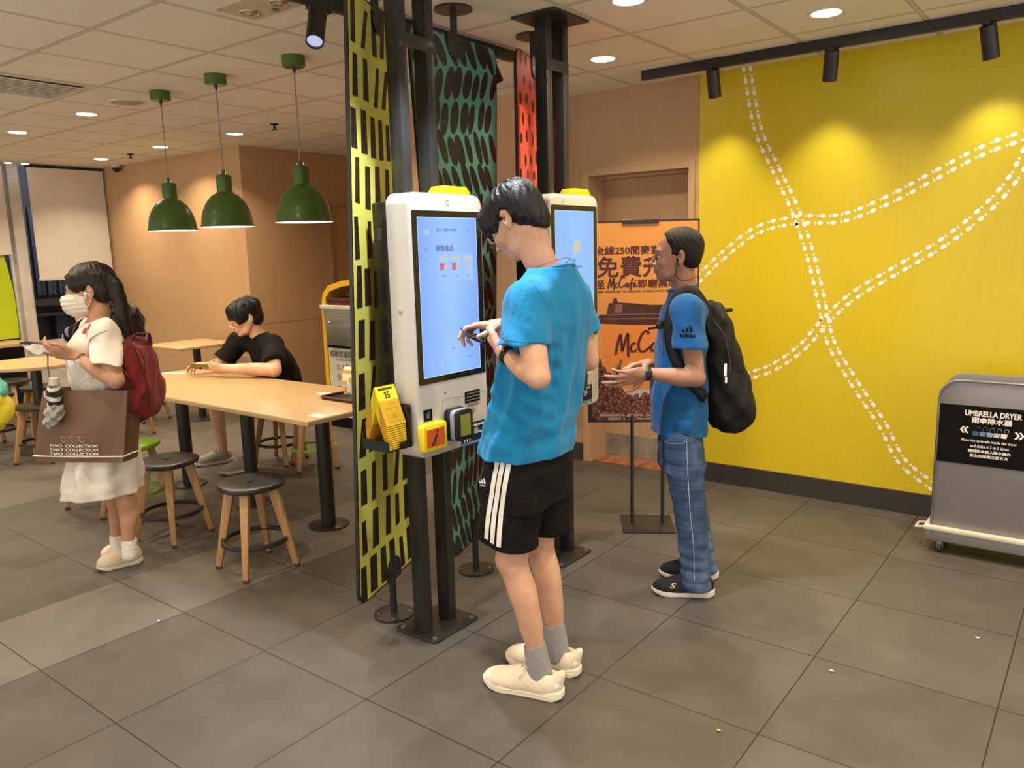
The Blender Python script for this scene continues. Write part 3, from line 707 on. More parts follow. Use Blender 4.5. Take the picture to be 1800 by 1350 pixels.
for sx in (-1, 1):
    for sy in (-1, 1):
        c = ob('castor', MB().box((sx*.2-.012, sy*.08-.02, .045), (sx*.2+.012, sy*.08+.02, .066), .003).box((sx*.2-.014, sy*.08-.004, .02), (sx*.2-.011, sy*.08+.004, .05)).box((sx*.2+.011, sy*.08-.004, .02), (sx*.2+.014, sy*.08+.004, .05)), M['steel'], ud)
        ob('wheel', MB().cyl((sx*.2-.009, sy*.08, .0265), (sx*.2+.009, sy*.08, .0265), .026, n=24), M['rubber'], c, 'auto')
ob('label_plate', MB().box((-W+.003, -.0895, .474), (W-.003, -.0862, .765)), M['print_black'], ud, label='black instruction label')
F = lambda x, z: frame((x, -.0900, z), (1, 0, 0), (0, 0, 1))
cx = .008
ms = [fit_text('UMBRELLA DRYER', .232, .026, F(-.013, .730), .0011), fit_text('雨傘除水器', .165, .029, F(-.016, .697), .0010),
      fit_text('«', .034, .030, F(-.128, .646), .0012), fit_text('»', .038, .032, F(.100, .640), .0012),
      fit_text('Place the umbrella inside the dryer', .228, .0165, F(-.022, .594), .0003), fit_text('and shake it 3 to 5 times', .160, .0150, F(-.018, .570), .0003),
      fit_text('請將雨傘放入除水器內', .176, .0150, F(-.018, .545), .0005), fit_text('並左右搖動三至五次', .158, .0150, F(-.018, .522), .0005)]
ob('label_text', join(ms), M['print_white'], ud)
for i, c in enumerate(((.05, .10, .22), (.13, .22, .42), (.25, .34, .52), (.45, .50, .62), (.80, .78, .80))):
    x = cx-.088+.0295*i; mb = MB(); k_ = .60; z_ = .640
    mb.poly([(x-.013, -.0902, z_-.018), (x+.010, -.0902, z_-.020), (x+.015, -.0902, z_+.001), (x-.012, -.0902, z_+.003)])
    mb.tube([(x+.001, -.0901, z_+.003)]+[(x+.010-.009*math.cos(a), -.0901, z_+.016+.009*math.sin(a)) for a in [PI*k/8 for k in range(9)]]+[(x+.019, -.0901, z_+.010)], .0022, 6, flat=.3)
    ob('umbrella_icon', mb, plain('icon_%d' % i, c, .5, var=.02), ud)
# ================================================================== KIOSKS  (local: x towards the customer, y along the panel line)
def make_kiosk(Yc, label, near, z0, z1, bz0, bz1, ytop):
    py = -.033 if near else .012; hs = .0735 if near else .0675
    r = empty('order_kiosk', (1.62, Yc, 0), label, 'order kiosk', None)
    # stand: two square posts with cross plates, floor plate, ceiling plate
    ob('base_plate', MB().prism(rrect(.235, .285, .025, 6, 0, -.019 if near else .010), 0, .010, 2, bev=.002), M['grey_metal_post'], r, 'auto')
    for sx in (-.09, .09):
        for sy in (-.115, .115):
            ob('bolt', MB().cyl((sx, sy+(-.019 if near else .010), .010), (sx, sy+(-.019 if near else .010), .013), .011, n=18).cyl((sx, sy+(-.019 if near else .010), .013), (sx, sy+(-.019 if near else .010), .0135), .005, n=6), M['steel'], r, 'auto')
    for sy in (-1, 1):
        ob('post', MB().box((-.030, py+sy*hs-.0225, .010), (.036, py+sy*hs+.0225, CEIL-.012), .003), M['grey_metal_post'], r, 'auto')
    mb = MB()
    z = 2.335 if near else 2.40
    mb.box((.030, py-.090, z-.026), (.038, py+.090, z+.026), .002)
    mb.cyl((.038, py-.0715, z-.012), (.0385, py-.0715, z-.012), .008, n=16).cyl((.038, py+.0715, z-.012), (.0385, py+.0715, z-.012), .008, n=16)
    ob('cross_plate', mb, M['grey_metal_post'], r, 'auto')
    ob('ceiling_plate', MB().box((-.12, py-.145, CEIL-.012), (.12, py+.145, CEIL-.0005), .002), M['grey_metal_post'], r)
    # housing
    w = .4175
    ob('back_box', MB().box((-.08, -.195, z0+.06), (.012, .195, z1-.03), .006), M['black_plastic'], r, 'auto')
    mb = MB()
    for i in range(7): mb.box((-.055, -.1965, z1-.13-i*.006), (-.030, -.195, z1-.127-i*.006))
    ob('back_vent', mb, M['print_grey'], r)
    zc = (z0+z1)/2; h = z1-z0
    bm = MB(); pts = rrect(w, h, .045, 8, 0, zc)
    bm.prism(pts, .012, .130, 0)
    es = [e for e in bm.bm.edges if all(abs(v.co.x-.130) < 1e-4 for v in e.verts)]
    bmesh.ops.bevel(bm.bm, geom=es, offset=.014, segments=4, profile=.5, affect='EDGES')
    ob('housing', bm, M['kiosk_white'], r, 'auto')
    X = .130
    yb0, yb1 = (-.198, .196) if near else (-.198, .192)
    ob('screen_bezel', MB().prism(rrect(yb1-yb0, bz1-bz0, .008, 4, (yb0+yb1)/2, (bz0+bz1)/2), X-.002, X+.0015, 0), M['kiosk_bezel'], r)
    a0, a1, c0, c1 = yb0+.027, yb1-.033, bz0+.024, bz1-.024
    sc = ob('screen', MB().box((X+.0015, a0, c0), (X+.0022, a1, c1)), M['screen'] if near else M['screen_far'], r)
    mb = MB(); t = .0018
    for lo, hi in (((a0, c0), (a1, c0+t)), ((a0, c1-t), (a1, c1)), ((a0, c0), (a0+t, c1)), ((a1-t, c0), (a1, c1))): mb.box((X+.0022, lo[0], lo[1]), (X+.0024, hi[0], hi[1]))
    ob('screen_edge', mb, M['ui_edge'], sc)
    F = lambda y, z: frame((X+.0026, y, z), (0, 1, 0), (0, 0, 1))
    if near:
        ob('screen_text', join([text_mesh('選擇產品', .026, F(-.028, c1-.118), 'CENTER', .0006), text_mesh('您可以 選擇您的餐點…', .0125, F(-.008, c1-.048), 'CENTER', .0002),
            text_mesh('語言', .008, F(a1-.048, c1-.048)), text_mesh('主餐牌', .008, F(a0+.043, c1-.120)), text_mesh('小食', .007, F(a0+.035, c1-.155)),
            text_mesh('套餐', .009, F(.0, c0+.098)), text_mesh('取消訂單', .009, F(.085, c0+.092)), text_mesh('套餐升級', .0075, F(-.034, c1-.222)), text_mesh('單點食品', .0075, F(.036, c1-.224)), text_mesh('早餐系列', .0075, F(.105, c1-.226)),
            text_mesh('● 幫助', .008, F(.098, c0+.055))]), M['ui_dark'], sc)
        mb = MB()
        for i in range(3):
            y = -.034+.069*i; mb.box((X+.0022, y-.031, c1-.24), (X+.0023, y+.031, c1-.138))
        mb.box((X+.0022, -.045, c0+.082), (X+.0023, .035, c0+.112)); mb.box((X+.0022, -.05, c1-.062), (X+.0023, .125, c1-.060)); ob('screen_card', mb, M['ui_light'], sc)
        mb = MB(); m2 = MB()
        for i in range(3):
            y = -.034+.069*i
            m2.prism([(y-.022+q[0], q[1]) for q in ((0, c1-.200), (.020, c1-.200), (.023, c1-.172), (-.003, c1-.172))], X+.0023, X+.0026, 0) if i < 2 else None
            for k in range(3): mb.sphere((X+.0024, y+(-.012, .012, .008)[k], c1-(.155, .158, .188)[k]), (.010, .011, .009)[k], (.03, 1.1, .8), 14)
        ob('food_picture', mb, M['ui_cream'], sc); ob('drink_picture', m2, M['ui_red'], sc)
        mb = MB(); 
        for s in (-1, 1): mb.tube([(X+.0025, a0+.052+s*.0055+.0055*math.cos(a), c1-.066+.020*math.sin(a)) for a in [PI*k/10 for k in range(11)]], .0014, 5)
        ob('logo', mb, M['ui_cream'], sc)
    else:
        mb = MB()
        for s in (0, 1, 2): mb.tube([(X+.0025, -.012+.018*s+.009*math.cos(a), c1-.20+.045*math.sin(a)+.01*s) for a in [PI*k/10 for k in range(11)]], .0065, 6)
        ob('logo', mb, M['ui_cream'], sc)
        ob('screen_text', join([text_mesh('您好', .020, F(-.018, c1-.235), 'CENTER', .0004), text_mesh('輕觸開始', .013, F(.028, c1-.262), 'CENTER', .0003)]), M['ui_dark'], sc)
    ob('camera_button', MB().ring((0, 0, 0), .009, .0005, .0004, 24, frame((X+.0005, .0 if near else -.10, z1-.034), (0, 1, 0), (0, 0, 1))), M['print_grey'], r, label='faint round ring')
    # yellow header tab
    ty0, ty1 = (-.012, .172) if near else (.005, .185)
    ob('header_tab', MB().prism([(ty0, z1-.01), (ty0+.004, z1+.008), (ty0+.028, z1+.032), (ty1-.028, z1+.032), (ty1-.004, z1+.010), (ty1, z1-.01)], .035, .105, 0, bev=.003), M['mac_yellow'], r, 'auto', label='yellow header tab')
    # lower fittings
    if near:
        Z = lambda z: z
        ob('call_box', MB().prism(rrect(.132, .108, .014, 5, -.154, .868), X, X+.036, 0, bev=.008), M['yellow_card'], r, 'auto', label='yellow table locator box')
        ob('call_label', MB().box((X+.036, -.205, .832), (X+.0366, -.107, .902)), M['orange_red'], r)
        mb = MB(); mb.tube([(X+.037, -.178, .842), (X+.037, -.166, .852), (X+.037, -.155, .872), (X+.037, -.150, .880)], .0045, 6); mb.sphere((X+.037, -.146, .892), .005, (.3, 1, 1.1)); ob('call_mark', mb, M['navy'], r)
        tm = empty
        t0 = ob('card_terminal', MB().prism(rrect(.105, .128, .02, 5, -.017, .892), X, X+.028, 0, bev=.006), M['black_plastic'], r, 'auto')
        ob('terminal_shell', MB().prism(rrect(.10, .124, .02, 5, -.017, .892), X+.028, X+.050, 0, bev=.004), plain('terminal_grey', (.28, .31, .40), .35), t0, 'auto')
        ob('terminal_front', MB().prism(rrect(.098, .122, .02, 5, -.017, .892), X+.050, X+.066, 0, bev=.005), M['black_plastic'], t0, 'auto')
        ob('terminal_screen', MB().box((X+.066, -.045, .85), (X+.0668, .014, .935)), plain('terminal_screen', (.16, .17, .03), .2, es=.25, emit=(.16, .17, .03, 1)), t0)
        ob('scanner_window', MB().box((X, -.182, .926), (X+.003, -.134, .972), .002), M['print_black'], r)
        ob('scanner_lens', MB().box((X+.003, -.166, .938), (X+.0035, -.152, .956)).box((X+.003, -.156, .958), (X+.0035, -.148, .963)), M['print_grey'], r)
        ob('receipt_slot', MB().box((X, .060, .957), (X+.004, .152, 1.005), .002), M['print_black'], r)
        mb = MB()
        for k in range(3): mb.box((X+.004, .066, .966+.013*k), (X+.0055, .146, .971+.013*k))
        ob('slot_ribs', mb, M['steel'], r)
        ob('notice_text', join([text_mesh('如收據未能列印', .0105, F(.110, .946), 'CENTER', .0002), text_mesh('請保留號碼\n通知餐廳員工\n謝謝合作', .0080, F(.078, .918), 'LEFT', .0001), text_mesh('Thank you', .009, F(.095, .886), 'CENTER', .0002)]), M['print_grey'], r)
        ob('payment_label', MB().box((X, .028, .782+.0), (X+.0008, .178, .872)), M['navy'], r)
        mb = MB(); mb.box((X+.0009, .030, .784), (X+.0012, .176, .795)); ob('label_band', mb, plain('label_blue', (.10, .24, .34), .4), r)
        ob('label_text', join([text_mesh('請選擇付款方式', .0115, F(.060, .858), 'CENTER', .0004, wx=.8), text_mesh('八達通 拍卡付款', .0115, F(.135, .858), 'CENTER', .0004, wx=.8), text_mesh('信用卡\n流動支付\n現金請往櫃枱', .0085, F(.108, .835), 'LEFT', .0001), text_mesh('▮▮▮', .016, F(.063, .808), 'CENTER', .0003)]), M['print_white'], r)
        ob('label_dot', MB().cyl((X+.0012, .162, .797), (X+.0016, .162, .797), .009, n=24), M['print_white'], r)
        mb = MB()
        def rect(y0, y1, za, zb, t=.0009):
            for lo, hi in (((y0, za), (y1, za+t)), ((y0, zb-t), (y1, zb)), ((y0, za), (y0+t, zb)), ((y1-t, za), (y1, zb))): mb.box((X-.0003, lo[0], lo[1]), (X+.0003, hi[0], hi[1]))
        rect(-.075, .018, .81, .993); rect(.028, .192, .80, .99)
        ob('service_seams', mb, M['print_grey'], r)
        ob('side_lock', MB().cyl((.062, -.2085, 1.345), (.062, -.2125, 1.345), .009, n=20), M['steel'], r, 'auto')
        ob('pinhole', MB().cyl((X, -.055, 1.02), (X+.001, -.055, 1.02), .0035, n=12), M['print_black'], r)
    else:
        ob('scanner_window', MB().box((X, .035, 1.062), (X+.003, .088, 1.112), .002), M['print_black'], r)
        ob('scanner_lens', MB().box((X+.003, .055, 1.078), (X+.0035, .070, 1.096)), M['print_grey'], r)
        ob('service_seams', MB().box((X-.0003, .0, 1.035), (X+.0003, .18, 1.036)), M['print_grey'], r)
        ob('receipt_slot', MB().box((X, .005, .955), (X+.003, .115, 1.005), .002), M['print_black'], r)
        ob('receipt_tongue', MB().prism([(.010, .952), (.110, .952), (.105, .975), (.015, .975)], X, X+.018, 0), M['kiosk_white'], r)
        ob('notice_text', join([text_mesh('如收據未能列印', .0115, F(.06, .935), 'CENTER', .0003), text_mesh('請保留號碼\n通知員工\n謝謝', .0085, F(.035, .912), 'LEFT', .0002)]), M['print_grey'], r)
        ob('payment_label', MB().box((X, -.02, .803), (X+.0008, .135, .893)), M['navy'], r)
        ob('label_band', MB().box((X+.0009, -.018, .805), (X+.0012, .133, .817)), plain('label_blue', (.10, .24, .34), .4), r)
        ob('label_text', join([text_mesh('請選擇付款', .0125, F(.018, .88), 'CENTER', .0004, wx=.8), text_mesh('拍卡付款', .0125, F(.095, .88), 'CENTER', .0004, wx=.8), text_mesh('信用卡\n流動支付\n現金', .009, F(.062, .856), 'LEFT', .0002), text_mesh('▮▮▮', .020, F(.020, .832), 'CENTER', .0003)]), M['print_white'], r)
        ob('call_box', MB().prism(rrect(.132, .108, .014, 5, -.115, .880), X, X+.036, 0, bev=.008), M['yellow_card'], r, 'auto', label='yellow table locator box')
        ob('call_label', MB().box((X+.036, -.165, .845), (X+.0366, -.068, .915)), M['orange_red'], r)
        ob('card_terminal', MB().prism(rrect(.08, .11, .02, 5, .015-.035, .95), X, X+.05, 0, bev=.006), M['black_plastic'], r, 'auto')
    return r
k1 = make_kiosk(1.185, 'white self-order kiosk in front, screen lit blue, with the yellow number tags on its side', True, .780, 1.782, 1.068, 1.717, 0)
k2 = make_kiosk(2.078, 'far white self-order kiosk behind the young man in the blue shirt', False, .785, 1.812, 1.138, 1.762, 0)
# rack on the side of the near kiosk
L = lambda x, y, z: (x-1.62, y-1.185, z)
rk = ob('tag_rack', MB().box(L(1.585, .842, .838), L(1.725, .962, .842)).box(L(1.585, .840, .838), L(1.725, .844, .878)).box(L(1.585, .842, .838), L(1.589, .962, .90))
   .box(L(1.640, .955, .838), L(1.725, .962, 1.00)).box(L(1.721, .90, .838), L(1.725, .962, .865)), M['black_plastic'], k1, 'auto')
# number tags: folded cards stacked like tents
def tent(z, n, label):
    r = empty('number_tag', (1.652, .900, z), label, 'number tag', 'stack of folded yellow number tags in the rack')
    t = .0012; a, b = .056, .142
    for s, nm in ((1, 'front_flap'), (-1, 'rear_flap')):
        ang = math.atan2(a, b)
        mx = frame((0, 0, b), (0, 1, 0), (s*a, 0, -b)) if s > 0 else frame((0, 0, b), (0, -1, 0), (s*a, 0, -b))
        ln = math.hypot(a, b)
        f = ob(nm, MB().box((-.050, .0004, -t), (.050, ln*.36, 0), 0, M_=mx), M['yellow_card'], r)
        ob('burger_side', MB().box((-.050, ln*.36, -t), (.050, ln-.0016, 0), 0, M_=mx), M['orange_card'], f)
        ob('edge', MB().box((-.050, ln-.0016, -t-.0004), (.050, ln, .0), 0, M_=mx), M['yellow_card'], f)
    return r
tags = []
for i in range(12):
    tags.append(tent(.842+.0082*i, i, 'folded yellow number tag under the top one, only its amber edge showing' if i < 11 else 'topmost yellow number tag reading 35, with a burger drawing'))
top = tags[-1]; a, b = .056, .142; ln = math.hypot(a, b)
def TF(y, s, off=.0022):           # y along the ridge, s distance down the flap
    d = Vector((a, 0, -b)).normalized(); n_ = Vector((b, 0, a)).normalized()
    return frame(Vector((0, y, b))+d*s+n_*off, (0, 1, 0), -d)
ob('number_print', join([text_mesh('35', .036, TF(.0, .037), 'CENTER', .0008, wx=.8), text_mesh('請取號碼到餐桌', .0105, TF(0, .012), 'CENTER', .0003, wx=.95)]), M['print_black'], top)
mb = MB()
def tp(y, s): return TF(y, s) @ Vector((0, 0, 0))
for path in ([(-.028, .085)]+[(-.028*math.cos(q), .085-.022*math.sin(q)) for q in [PI*k/10 for k in range(11)]]+[(.028, .085), (-.028, .085)], [(-.030, .093), (.030, .093)], [(-.028, .100), (-.01, .104), (.01, .099), (.028, .104)], [(-.026, .110), (.026, .110), (.026, .118), (-.026, .118), (-.026, .110)],
             [(-.028, .124), (.028, .124), (.026, .136), (-.026, .136), (-.028, .124)]):
    mb.tube([tp(*q) for q in path], .0006, 5)
for k in range(7): mb.tube([tp(-.018+.006*k, .074+.003*(k % 2)), tp(-.016+.006*k, .078+.003*(k % 2))], .0006, 4)
ob('burger_drawing', mb, M['yellow_card'], top)

# ================================================================== PATTERNED PANELS (boards twisted about their upright)
def patt_lime(W, H):
    """strokes in rows: list of quads in panel coords u(-W..W), v(0..H)"""
    random.seed(3); out = []; rows = 12; rh = H/rows
    for j in range(rows+1):
        n = 6 if j % 3 else 7; y = j*rh
        for i in range(n):
            x = -W+2*W*(i+.5)/n+random.uniform(-.012, .012); w_ = random.uniform(.019, .031); h_ = rh*random.uniform(.72, .86); sl = random.uniform(-.3, .12) if random.random() < .25 else random.uniform(-.06, .06)
            y0 = y+rh*.10+random.uniform(-.012, .012); p = [(x-w_, y0), (x+w_, y0+random.uniform(-.004, .004)), (x+w_*random.uniform(.7, 1)-sl*h_, y0+h_), (x-w_*random.uniform(.7, 1)-sl*h_, y0+h_)]
            out.append(p)
        if j: out.append([(-W, y-rh*.75), (-W+.03, y-rh*.75), (-W+.025, y-rh*.1), (-W, y-rh*.1)]) if j % 2 else None
    return out
def patt_teal(W, H):
    random.seed(5); out = []; rows = 17; rh = H/rows
    for j in range(rows+1):
        n = 9; tl = (.35 if (j//2) % 2 else -.45)+random.uniform(-.1, .1)
        for i in range(n):
            x = -W+2*W*(i+.5*((j % 2)))/n+random.uniform(-.01, .01); y = (j+.5)*rh+random.uniform(-.012, .012)+.10*(x/W)*.3
            a_ = rh*random.uniform(.48, .60); b_ = random.uniform(.021, .032); ca, sa = math.cos(tl), math.sin(tl)
            out.append([(x+b_*math.cos(q)*ca+a_*math.sin(q)*sa, y-b_*math.cos(q)*sa+a_*math.sin(q)*ca) for q in [2*PI*k/14 for k in range(14)]])
    return out
def patt_red(W, H):
    random.seed(9); out = []; rows = 26; rh = H/rows
    for j in range(rows+1):
        n = 6
        for i in range(n):
            x = -W+2*W*(i+.5*(j % 2))/n+random.uniform(-.016, .016); y = (j+.5)*rh+random.uniform(-.02, .02)
            a_ = random.uniform(.022, .038); b_ = random.uniform(.011, .019)
            out.append([(x+b_*math.cos(q), y+a_*math.sin(q)) for q in [2*PI*k/12 for k in range(12)]])
    return out
def clip(poly, x0, x1, y0, y1):
    for ax_, lim, sg in ((0, x0, 1), (0, x1, -1), (1, y0, 1), (1, y1, -1)):
        out = []
        for p, q in zip(poly, poly[1:]+poly[:1]):
            ip = (p[ax_]-lim)*sg >= 0; iq = (q[ax_]-lim)*sg >= 0
            if ip: out.append(p)
            if ip != iq:
                t = (lim-p[ax_])/(q[ax_]-p[ax_]); out.append((p[0]+(q[0]-p[0])*t, p[1]+(q[1]-p[1])*t))
        poly = out
        if len(poly) < 3: return None
    return poly
def panel(xc, yc, a_bot, a_top, bgm, patt, label, fg, z0=.17, z1=2.50, W=.30, x_top=None, y_top=None):
    """a = yaw of the board (radians, + turns the far edge away); linear twist bottom to top"""
    x_top = xc if x_top is None else x_top; y_top = yc if y_top is None else y_top
    r = empty('patterned_panel', (xc, yc, 0), label, 'panel', 'tall patterned panels between floor and ceiling')
    H = z1-z0; th = .007
    def mp(u, v, d):
        t = v/H; a = a_bot+(a_top-a_bot)*t; s, c = math.sin(a), math.cos(a)
        X = (x_top-xc)*t; Y = (y_top-yc)*t
        return Vector((X-u*s+d*c, Y+u*c+d*s, z0+v))
    def warp(mb):
        for v in mb.bm.verts: v.co = mp(v.co.x, v.co.z, v.co.y)
        return mb
    def edge_w(v):            # half width of the rounded board at height v
        R = .06; e = min(v, H-v)
        return W if e >= R else W-R+math.sqrt(max(0, R*R-(R-e)**2))
    vs = [0, .004, .012, .022, .035, .06]+[.06+(H-.12)*i/40 for i in range(1, 41)]+[H-.035, H-.022, H-.012, H-.004, H]
    def sheet(ins, d, mb, N=16):
        rows = []
        for v in vs:
            v2 = min(max(v, ins), H-ins); w_ = max(edge_w(v)-ins, .01)
            rows.append([mb.bm.verts.new((-w_+2*w_*i/N, d, v2)) for i in range(N+1)])
        return rows
    mb = MB(); A = sheet(0, th, mb); B = sheet(0, -th, mb)
    for R_, fl in ((A, 0), (B, 1)):
        for p, q in zip(R_, R_[1:]):
            for i in range(16): mb.bm.faces.new((p[i], p[i+1], q[i+1], q[i]) if not fl else (p[i], q[i], q[i+1], p[i+1]))
    for p, q, p2, q2 in zip(A, A[1:], B, B[1:]):
        mb.bm.faces.new((p[0], q[0], q2[0], p2[0])); mb.bm.faces.new((p[-1], p2[-1], q2[-1], q[-1]))
    mb.bm.faces.new(A[0]+B[0][::-1]); mb.bm.faces.new(A[-1]+B[-1][::-1])
    bd = ob('board', warp(mb), M['panel_black'], r, 'auto')
    mb = MB()
    for side in (1, -1):
        R_ = sheet(.007, side*(th+.0008), mb)
        for p, q in zip(R_, R_[1:]):
            for i in range(16): mb.bm.faces.new((p[i], p[i+1], q[i+1], q[i]))
    ob('print_ground', warp(mb), bgm, r, True)
    mb = MB()
    for P_ in patt(W, H):
        P_ = clip(P_, -W+.008, W-.008, .008, H-.008)
        if not P_: continue
        ym = [p[1] for p in P_]; vv = (min(ym)+max(ym))/2
        if abs(sum(p[0] for p in P_)/len(P_)) > edge_w(vv)-.02: continue
        for side in (1, -1):
            f = mb.bm.faces.new([mb.bm.verts.new((p[0]*side, side*(th+.0018), p[1])) for p in P_])
    ob('print_strokes', warp(mb), M['panel_black'], r)
    for nm, zz, zf, t in (('lower', z0, 0, 0), ('upper', z1, CEIL, 1)):
        o = mp(0, H*t, 0); o.z = 0; a = a_bot+(a_top-a_bot)*t
        mx = Matrix.Translation(o) @ Matrix.Rotation(a, 4, 'Z')
        sg = 1 if t == 0 else -1
        for d in (.010, -.014):
            pts = [(-.062, zz-sg*.005), (.062, zz-sg*.005), (.062, zz+sg*.045)]+[(.062*math.cos(q), zz+sg*(.045+.055*math.sin(q))) for q in [PI*k/12 for k in range(1, 12)]]+[(-.062, zz+sg*.045)]
            ob('clamp_plate', MB().prism([(p[0], p[1]) for p in pts], d, d+.004, 0, mx), M['black_metal'], r)
        mb = MB()
        for u, q in ((-.04, .03), (.04, .03), (0, .075)): mb.cyl(mx @ Vector((.014, u, zz+sg*q)), mx @ Vector((.0165, u, zz+sg*q)), .006, n=10)
        ob('clamp_bolt', mb, M['black_metal'], r)
        ob('upright', MB().cyl(o+Vector((0, 0, zf+sg*.003)), o+Vector((0, 0, zz+sg*.02)), .0155, n=20), M['black_metal'], r, 'auto')
        ob('flange', MB().cyl(o+Vector((0, 0, zf)), o+Vector((0, 0, zf+sg*.010)), .088 if t == 0 else .085, n=44), M['grey_metal_post'], r, 'auto')
        if t == 0:
            mb = MB()
            for k in range(4): q = PI/4+k*PI/2; mb.cyl(o+Vector((.068*math.cos(q), .068*math.sin(q), .010)), o+Vector((.068*math.cos(q), .068*math.sin(q), .012)), .006, n=10)
            ob('screw_heads', mb, M['steel'], r)
    return r
panel(1.400, 1.123, math.radians(19.5), math.radians(27), M['lime_print'], patt_lime, 'lime green panel with black upright strokes, leftmost of the three', None, x_top=1.43, y_top=1.165)
panel(1.385, 1.700, math.radians(20), math.radians(1), M['teal_print'], patt_teal, 'dark green panel with black leaf shapes, behind the near kiosk', None, x_top=1.39, y_top=1.672)
panel(1.385, 2.273, math.radians(17), math.radians(19.3), M['red_print'], patt_red, 'red panel with black seed spots, beside the far kiosk', None)

# ================================================================== POSTER ON STAND
PX0 = az(1091, 920, 0.012); 
ps = empty('poster_stand', (1.785, 2.74, 0), 'orange coffee poster on a black floor stand behind the older man', 'poster stand')
# poster plane direction from the base plate: along (0.905,0.425)? solved from its upper edge
A_ = ay(1052, 384, 2.62); 
ang = math.atan2(.165, .255)*0+math.radians(33)
ps.rotation_euler = (0, 0, ang)
ob('base', MB().box((-.145, -.14, 0), (.145, .14, .010), .002), M['grey_metal_post'], ps, 'auto')
for x in (-.085, .085):
    ob('pole', MB().cyl((x, 0, .010), (x, 0, .64), .010, n=16), M['black_metal'], ps, 'auto')
ob('clamp_knob', MB().cyl((-.085, -.01, .63), (-.115, -.01, .63), .005).cyl((-.112, -.01, .63), (-.122, -.01, .63), .011), M['black_metal'], ps, 'auto')
PW, PZ0, PZ1, PC = .300, .600, 1.703, -.030
BX = lambda a, b, c, d, e, f, v=0: MB().box((PC+a, b, c), (PC+d, e, f), v)
ob('frame', MB().box((PC-PW, -.006, PZ0), (PC+PW, .012, PZ0+.012)).box((PC-PW, -.006, PZ1-.008), (PC+PW, .012, PZ1)).box((PC-PW, -.006, PZ0), (PC-PW+.007, .012, PZ1)).box((PC+PW-.007, -.006, PZ0), (PC+PW, .012, PZ1)), M['black_metal'], ps)
ob('top_clip', BX(-.11, -.016, PZ1-.018, .085, .012, PZ1+.004, .002), M['black_metal'], ps)
pp = ob('poster_print', BX(-PW+.004, -.004, PZ0+.004, PW-.004, .004, PZ1-.004), M['poster_orange'], ps)
PF = lambda x, z: frame((PC+x, -.0052, z), (1, 0, 0), (0, 0, 1))
def flat(pts, d, mb=None):
    mb = mb or MB(); mb.poly([(PC+x, -.0042-d, z) for x, z in pts]); return mb
def script(S, M_, w_, off=.0006):
    # handwritten cafe lettering as brush strokes, unit box roughly 1.4 x .5
    st = [[(.02, -.05), (.05, .12), (.10, .34), (.14, .44), (.15, .36), (.17, .12), (.18, .04), (.22, .18), (.27, .36), (.31, .46), (.32, .36), (.315, .14), (.32, -.03), (.33, -.10)],
          [(.50, .20), (.46, .23), (.41, .19), (.38, .10), (.41, .03), (.47, .03), (.52, .07)],
          [(.80, .44), (.79, .50), (.72, .51), (.64, .42), (.58, .27), (.57, .12), (.62, .03), (.71, .03), (.80, .10), (.84, .14)],
          [(.98, .20), (.93, .22), (.88, .16), (.87, .07), (.91, .03), (.96, .08), (1.0, .20), (1.0, .10), (1.02, .03), (1.06, .05)],
          [(1.10, -.14), (1.12, .05), (1.16, .30), (1.21, .42), (1.25, .40)], [(1.08, .20), (1.16, .22), (1.24, .24)],
          [(1.24, .11), (1.31, .13), (1.34, .18), (1.31, .22), (1.26, .18), (1.24, .09), (1.28, .03), (1.36, .05), (1.40, .09)], [(1.31, .30), (1.37, .37)]]
    mb = MB()
    for p in st:
        P_ = []
        for i in range(len(p)-1):
            a, b, c, d = (Vector(p[max(0, min(len(p)-1, k))]) for k in (i-1, i, i+1, i+2))
            for t in (0, .25, .5, .75): P_.append(.5*((2*b)+(c-a)*t+(2*a-5*b+4*c-d)*t*t+(3*b-a-3*c+d)*t**3))
        P_.append(Vector(p[-1])); L_ = []
        for i, q in enumerate(P_):
            t = P_[min(i+1, len(P_)-1)]-P_[max(i-1, 0)]; n_ = Vector((-t.y, t.x)).normalized()
            ww = w_*(.75+.45*abs(t.normalized().y))*(.55 if i in (0, len(P_)-1) else 1)
            L_.append([mb.bm.verts.new(M_ @ Vector((q.x*S+n_.x*ww*k, q.y*S+n_.y*ww*k, off))) for k in (-1, 1)])
        for a, b in zip(L_, L_[1:]): mb.bm.faces.new((a[0], b[0], b[1], a[1]))
    return mb.mesh('script')
ob('poster_text', join([fit_text('全線250間麥當勞餐廳', .510, .046, PF(.0, 1.5475), .0014), fit_text('免費升級', .488, .110, PF(.0, 1.459), .0026),
    fit_text('至', .041, .044, PF(-.225, 1.366), .0014), fit_text('即磨黑咖啡', .270, .045, PF(.110, 1.367), .0014), script(.112, PF(-.188, 1.347), .0036),
    fit_text('FREE UPGRADE TO McCAFÉ. AMERICANO AT ALL STORES', .505, .0125, PF(0, 1.328), .0004)]), M['poster_brown'], pp)
cx = .018
ob('cup', flat([(cx-.243, 1.17), (cx-.190, .735), (cx+.190, .735), (cx+.243, 1.17)], .0003), M['cup_orange'], pp)
ob('cup_base', flat([(cx-.197, .805)]+[(cx-.197+.394*k/10, .805-.022*math.sin(PI*k/10)) for k in range(11)]+[(cx+.185, .70), (cx-.185, .70)], .0005), M['cup_white'], pp)
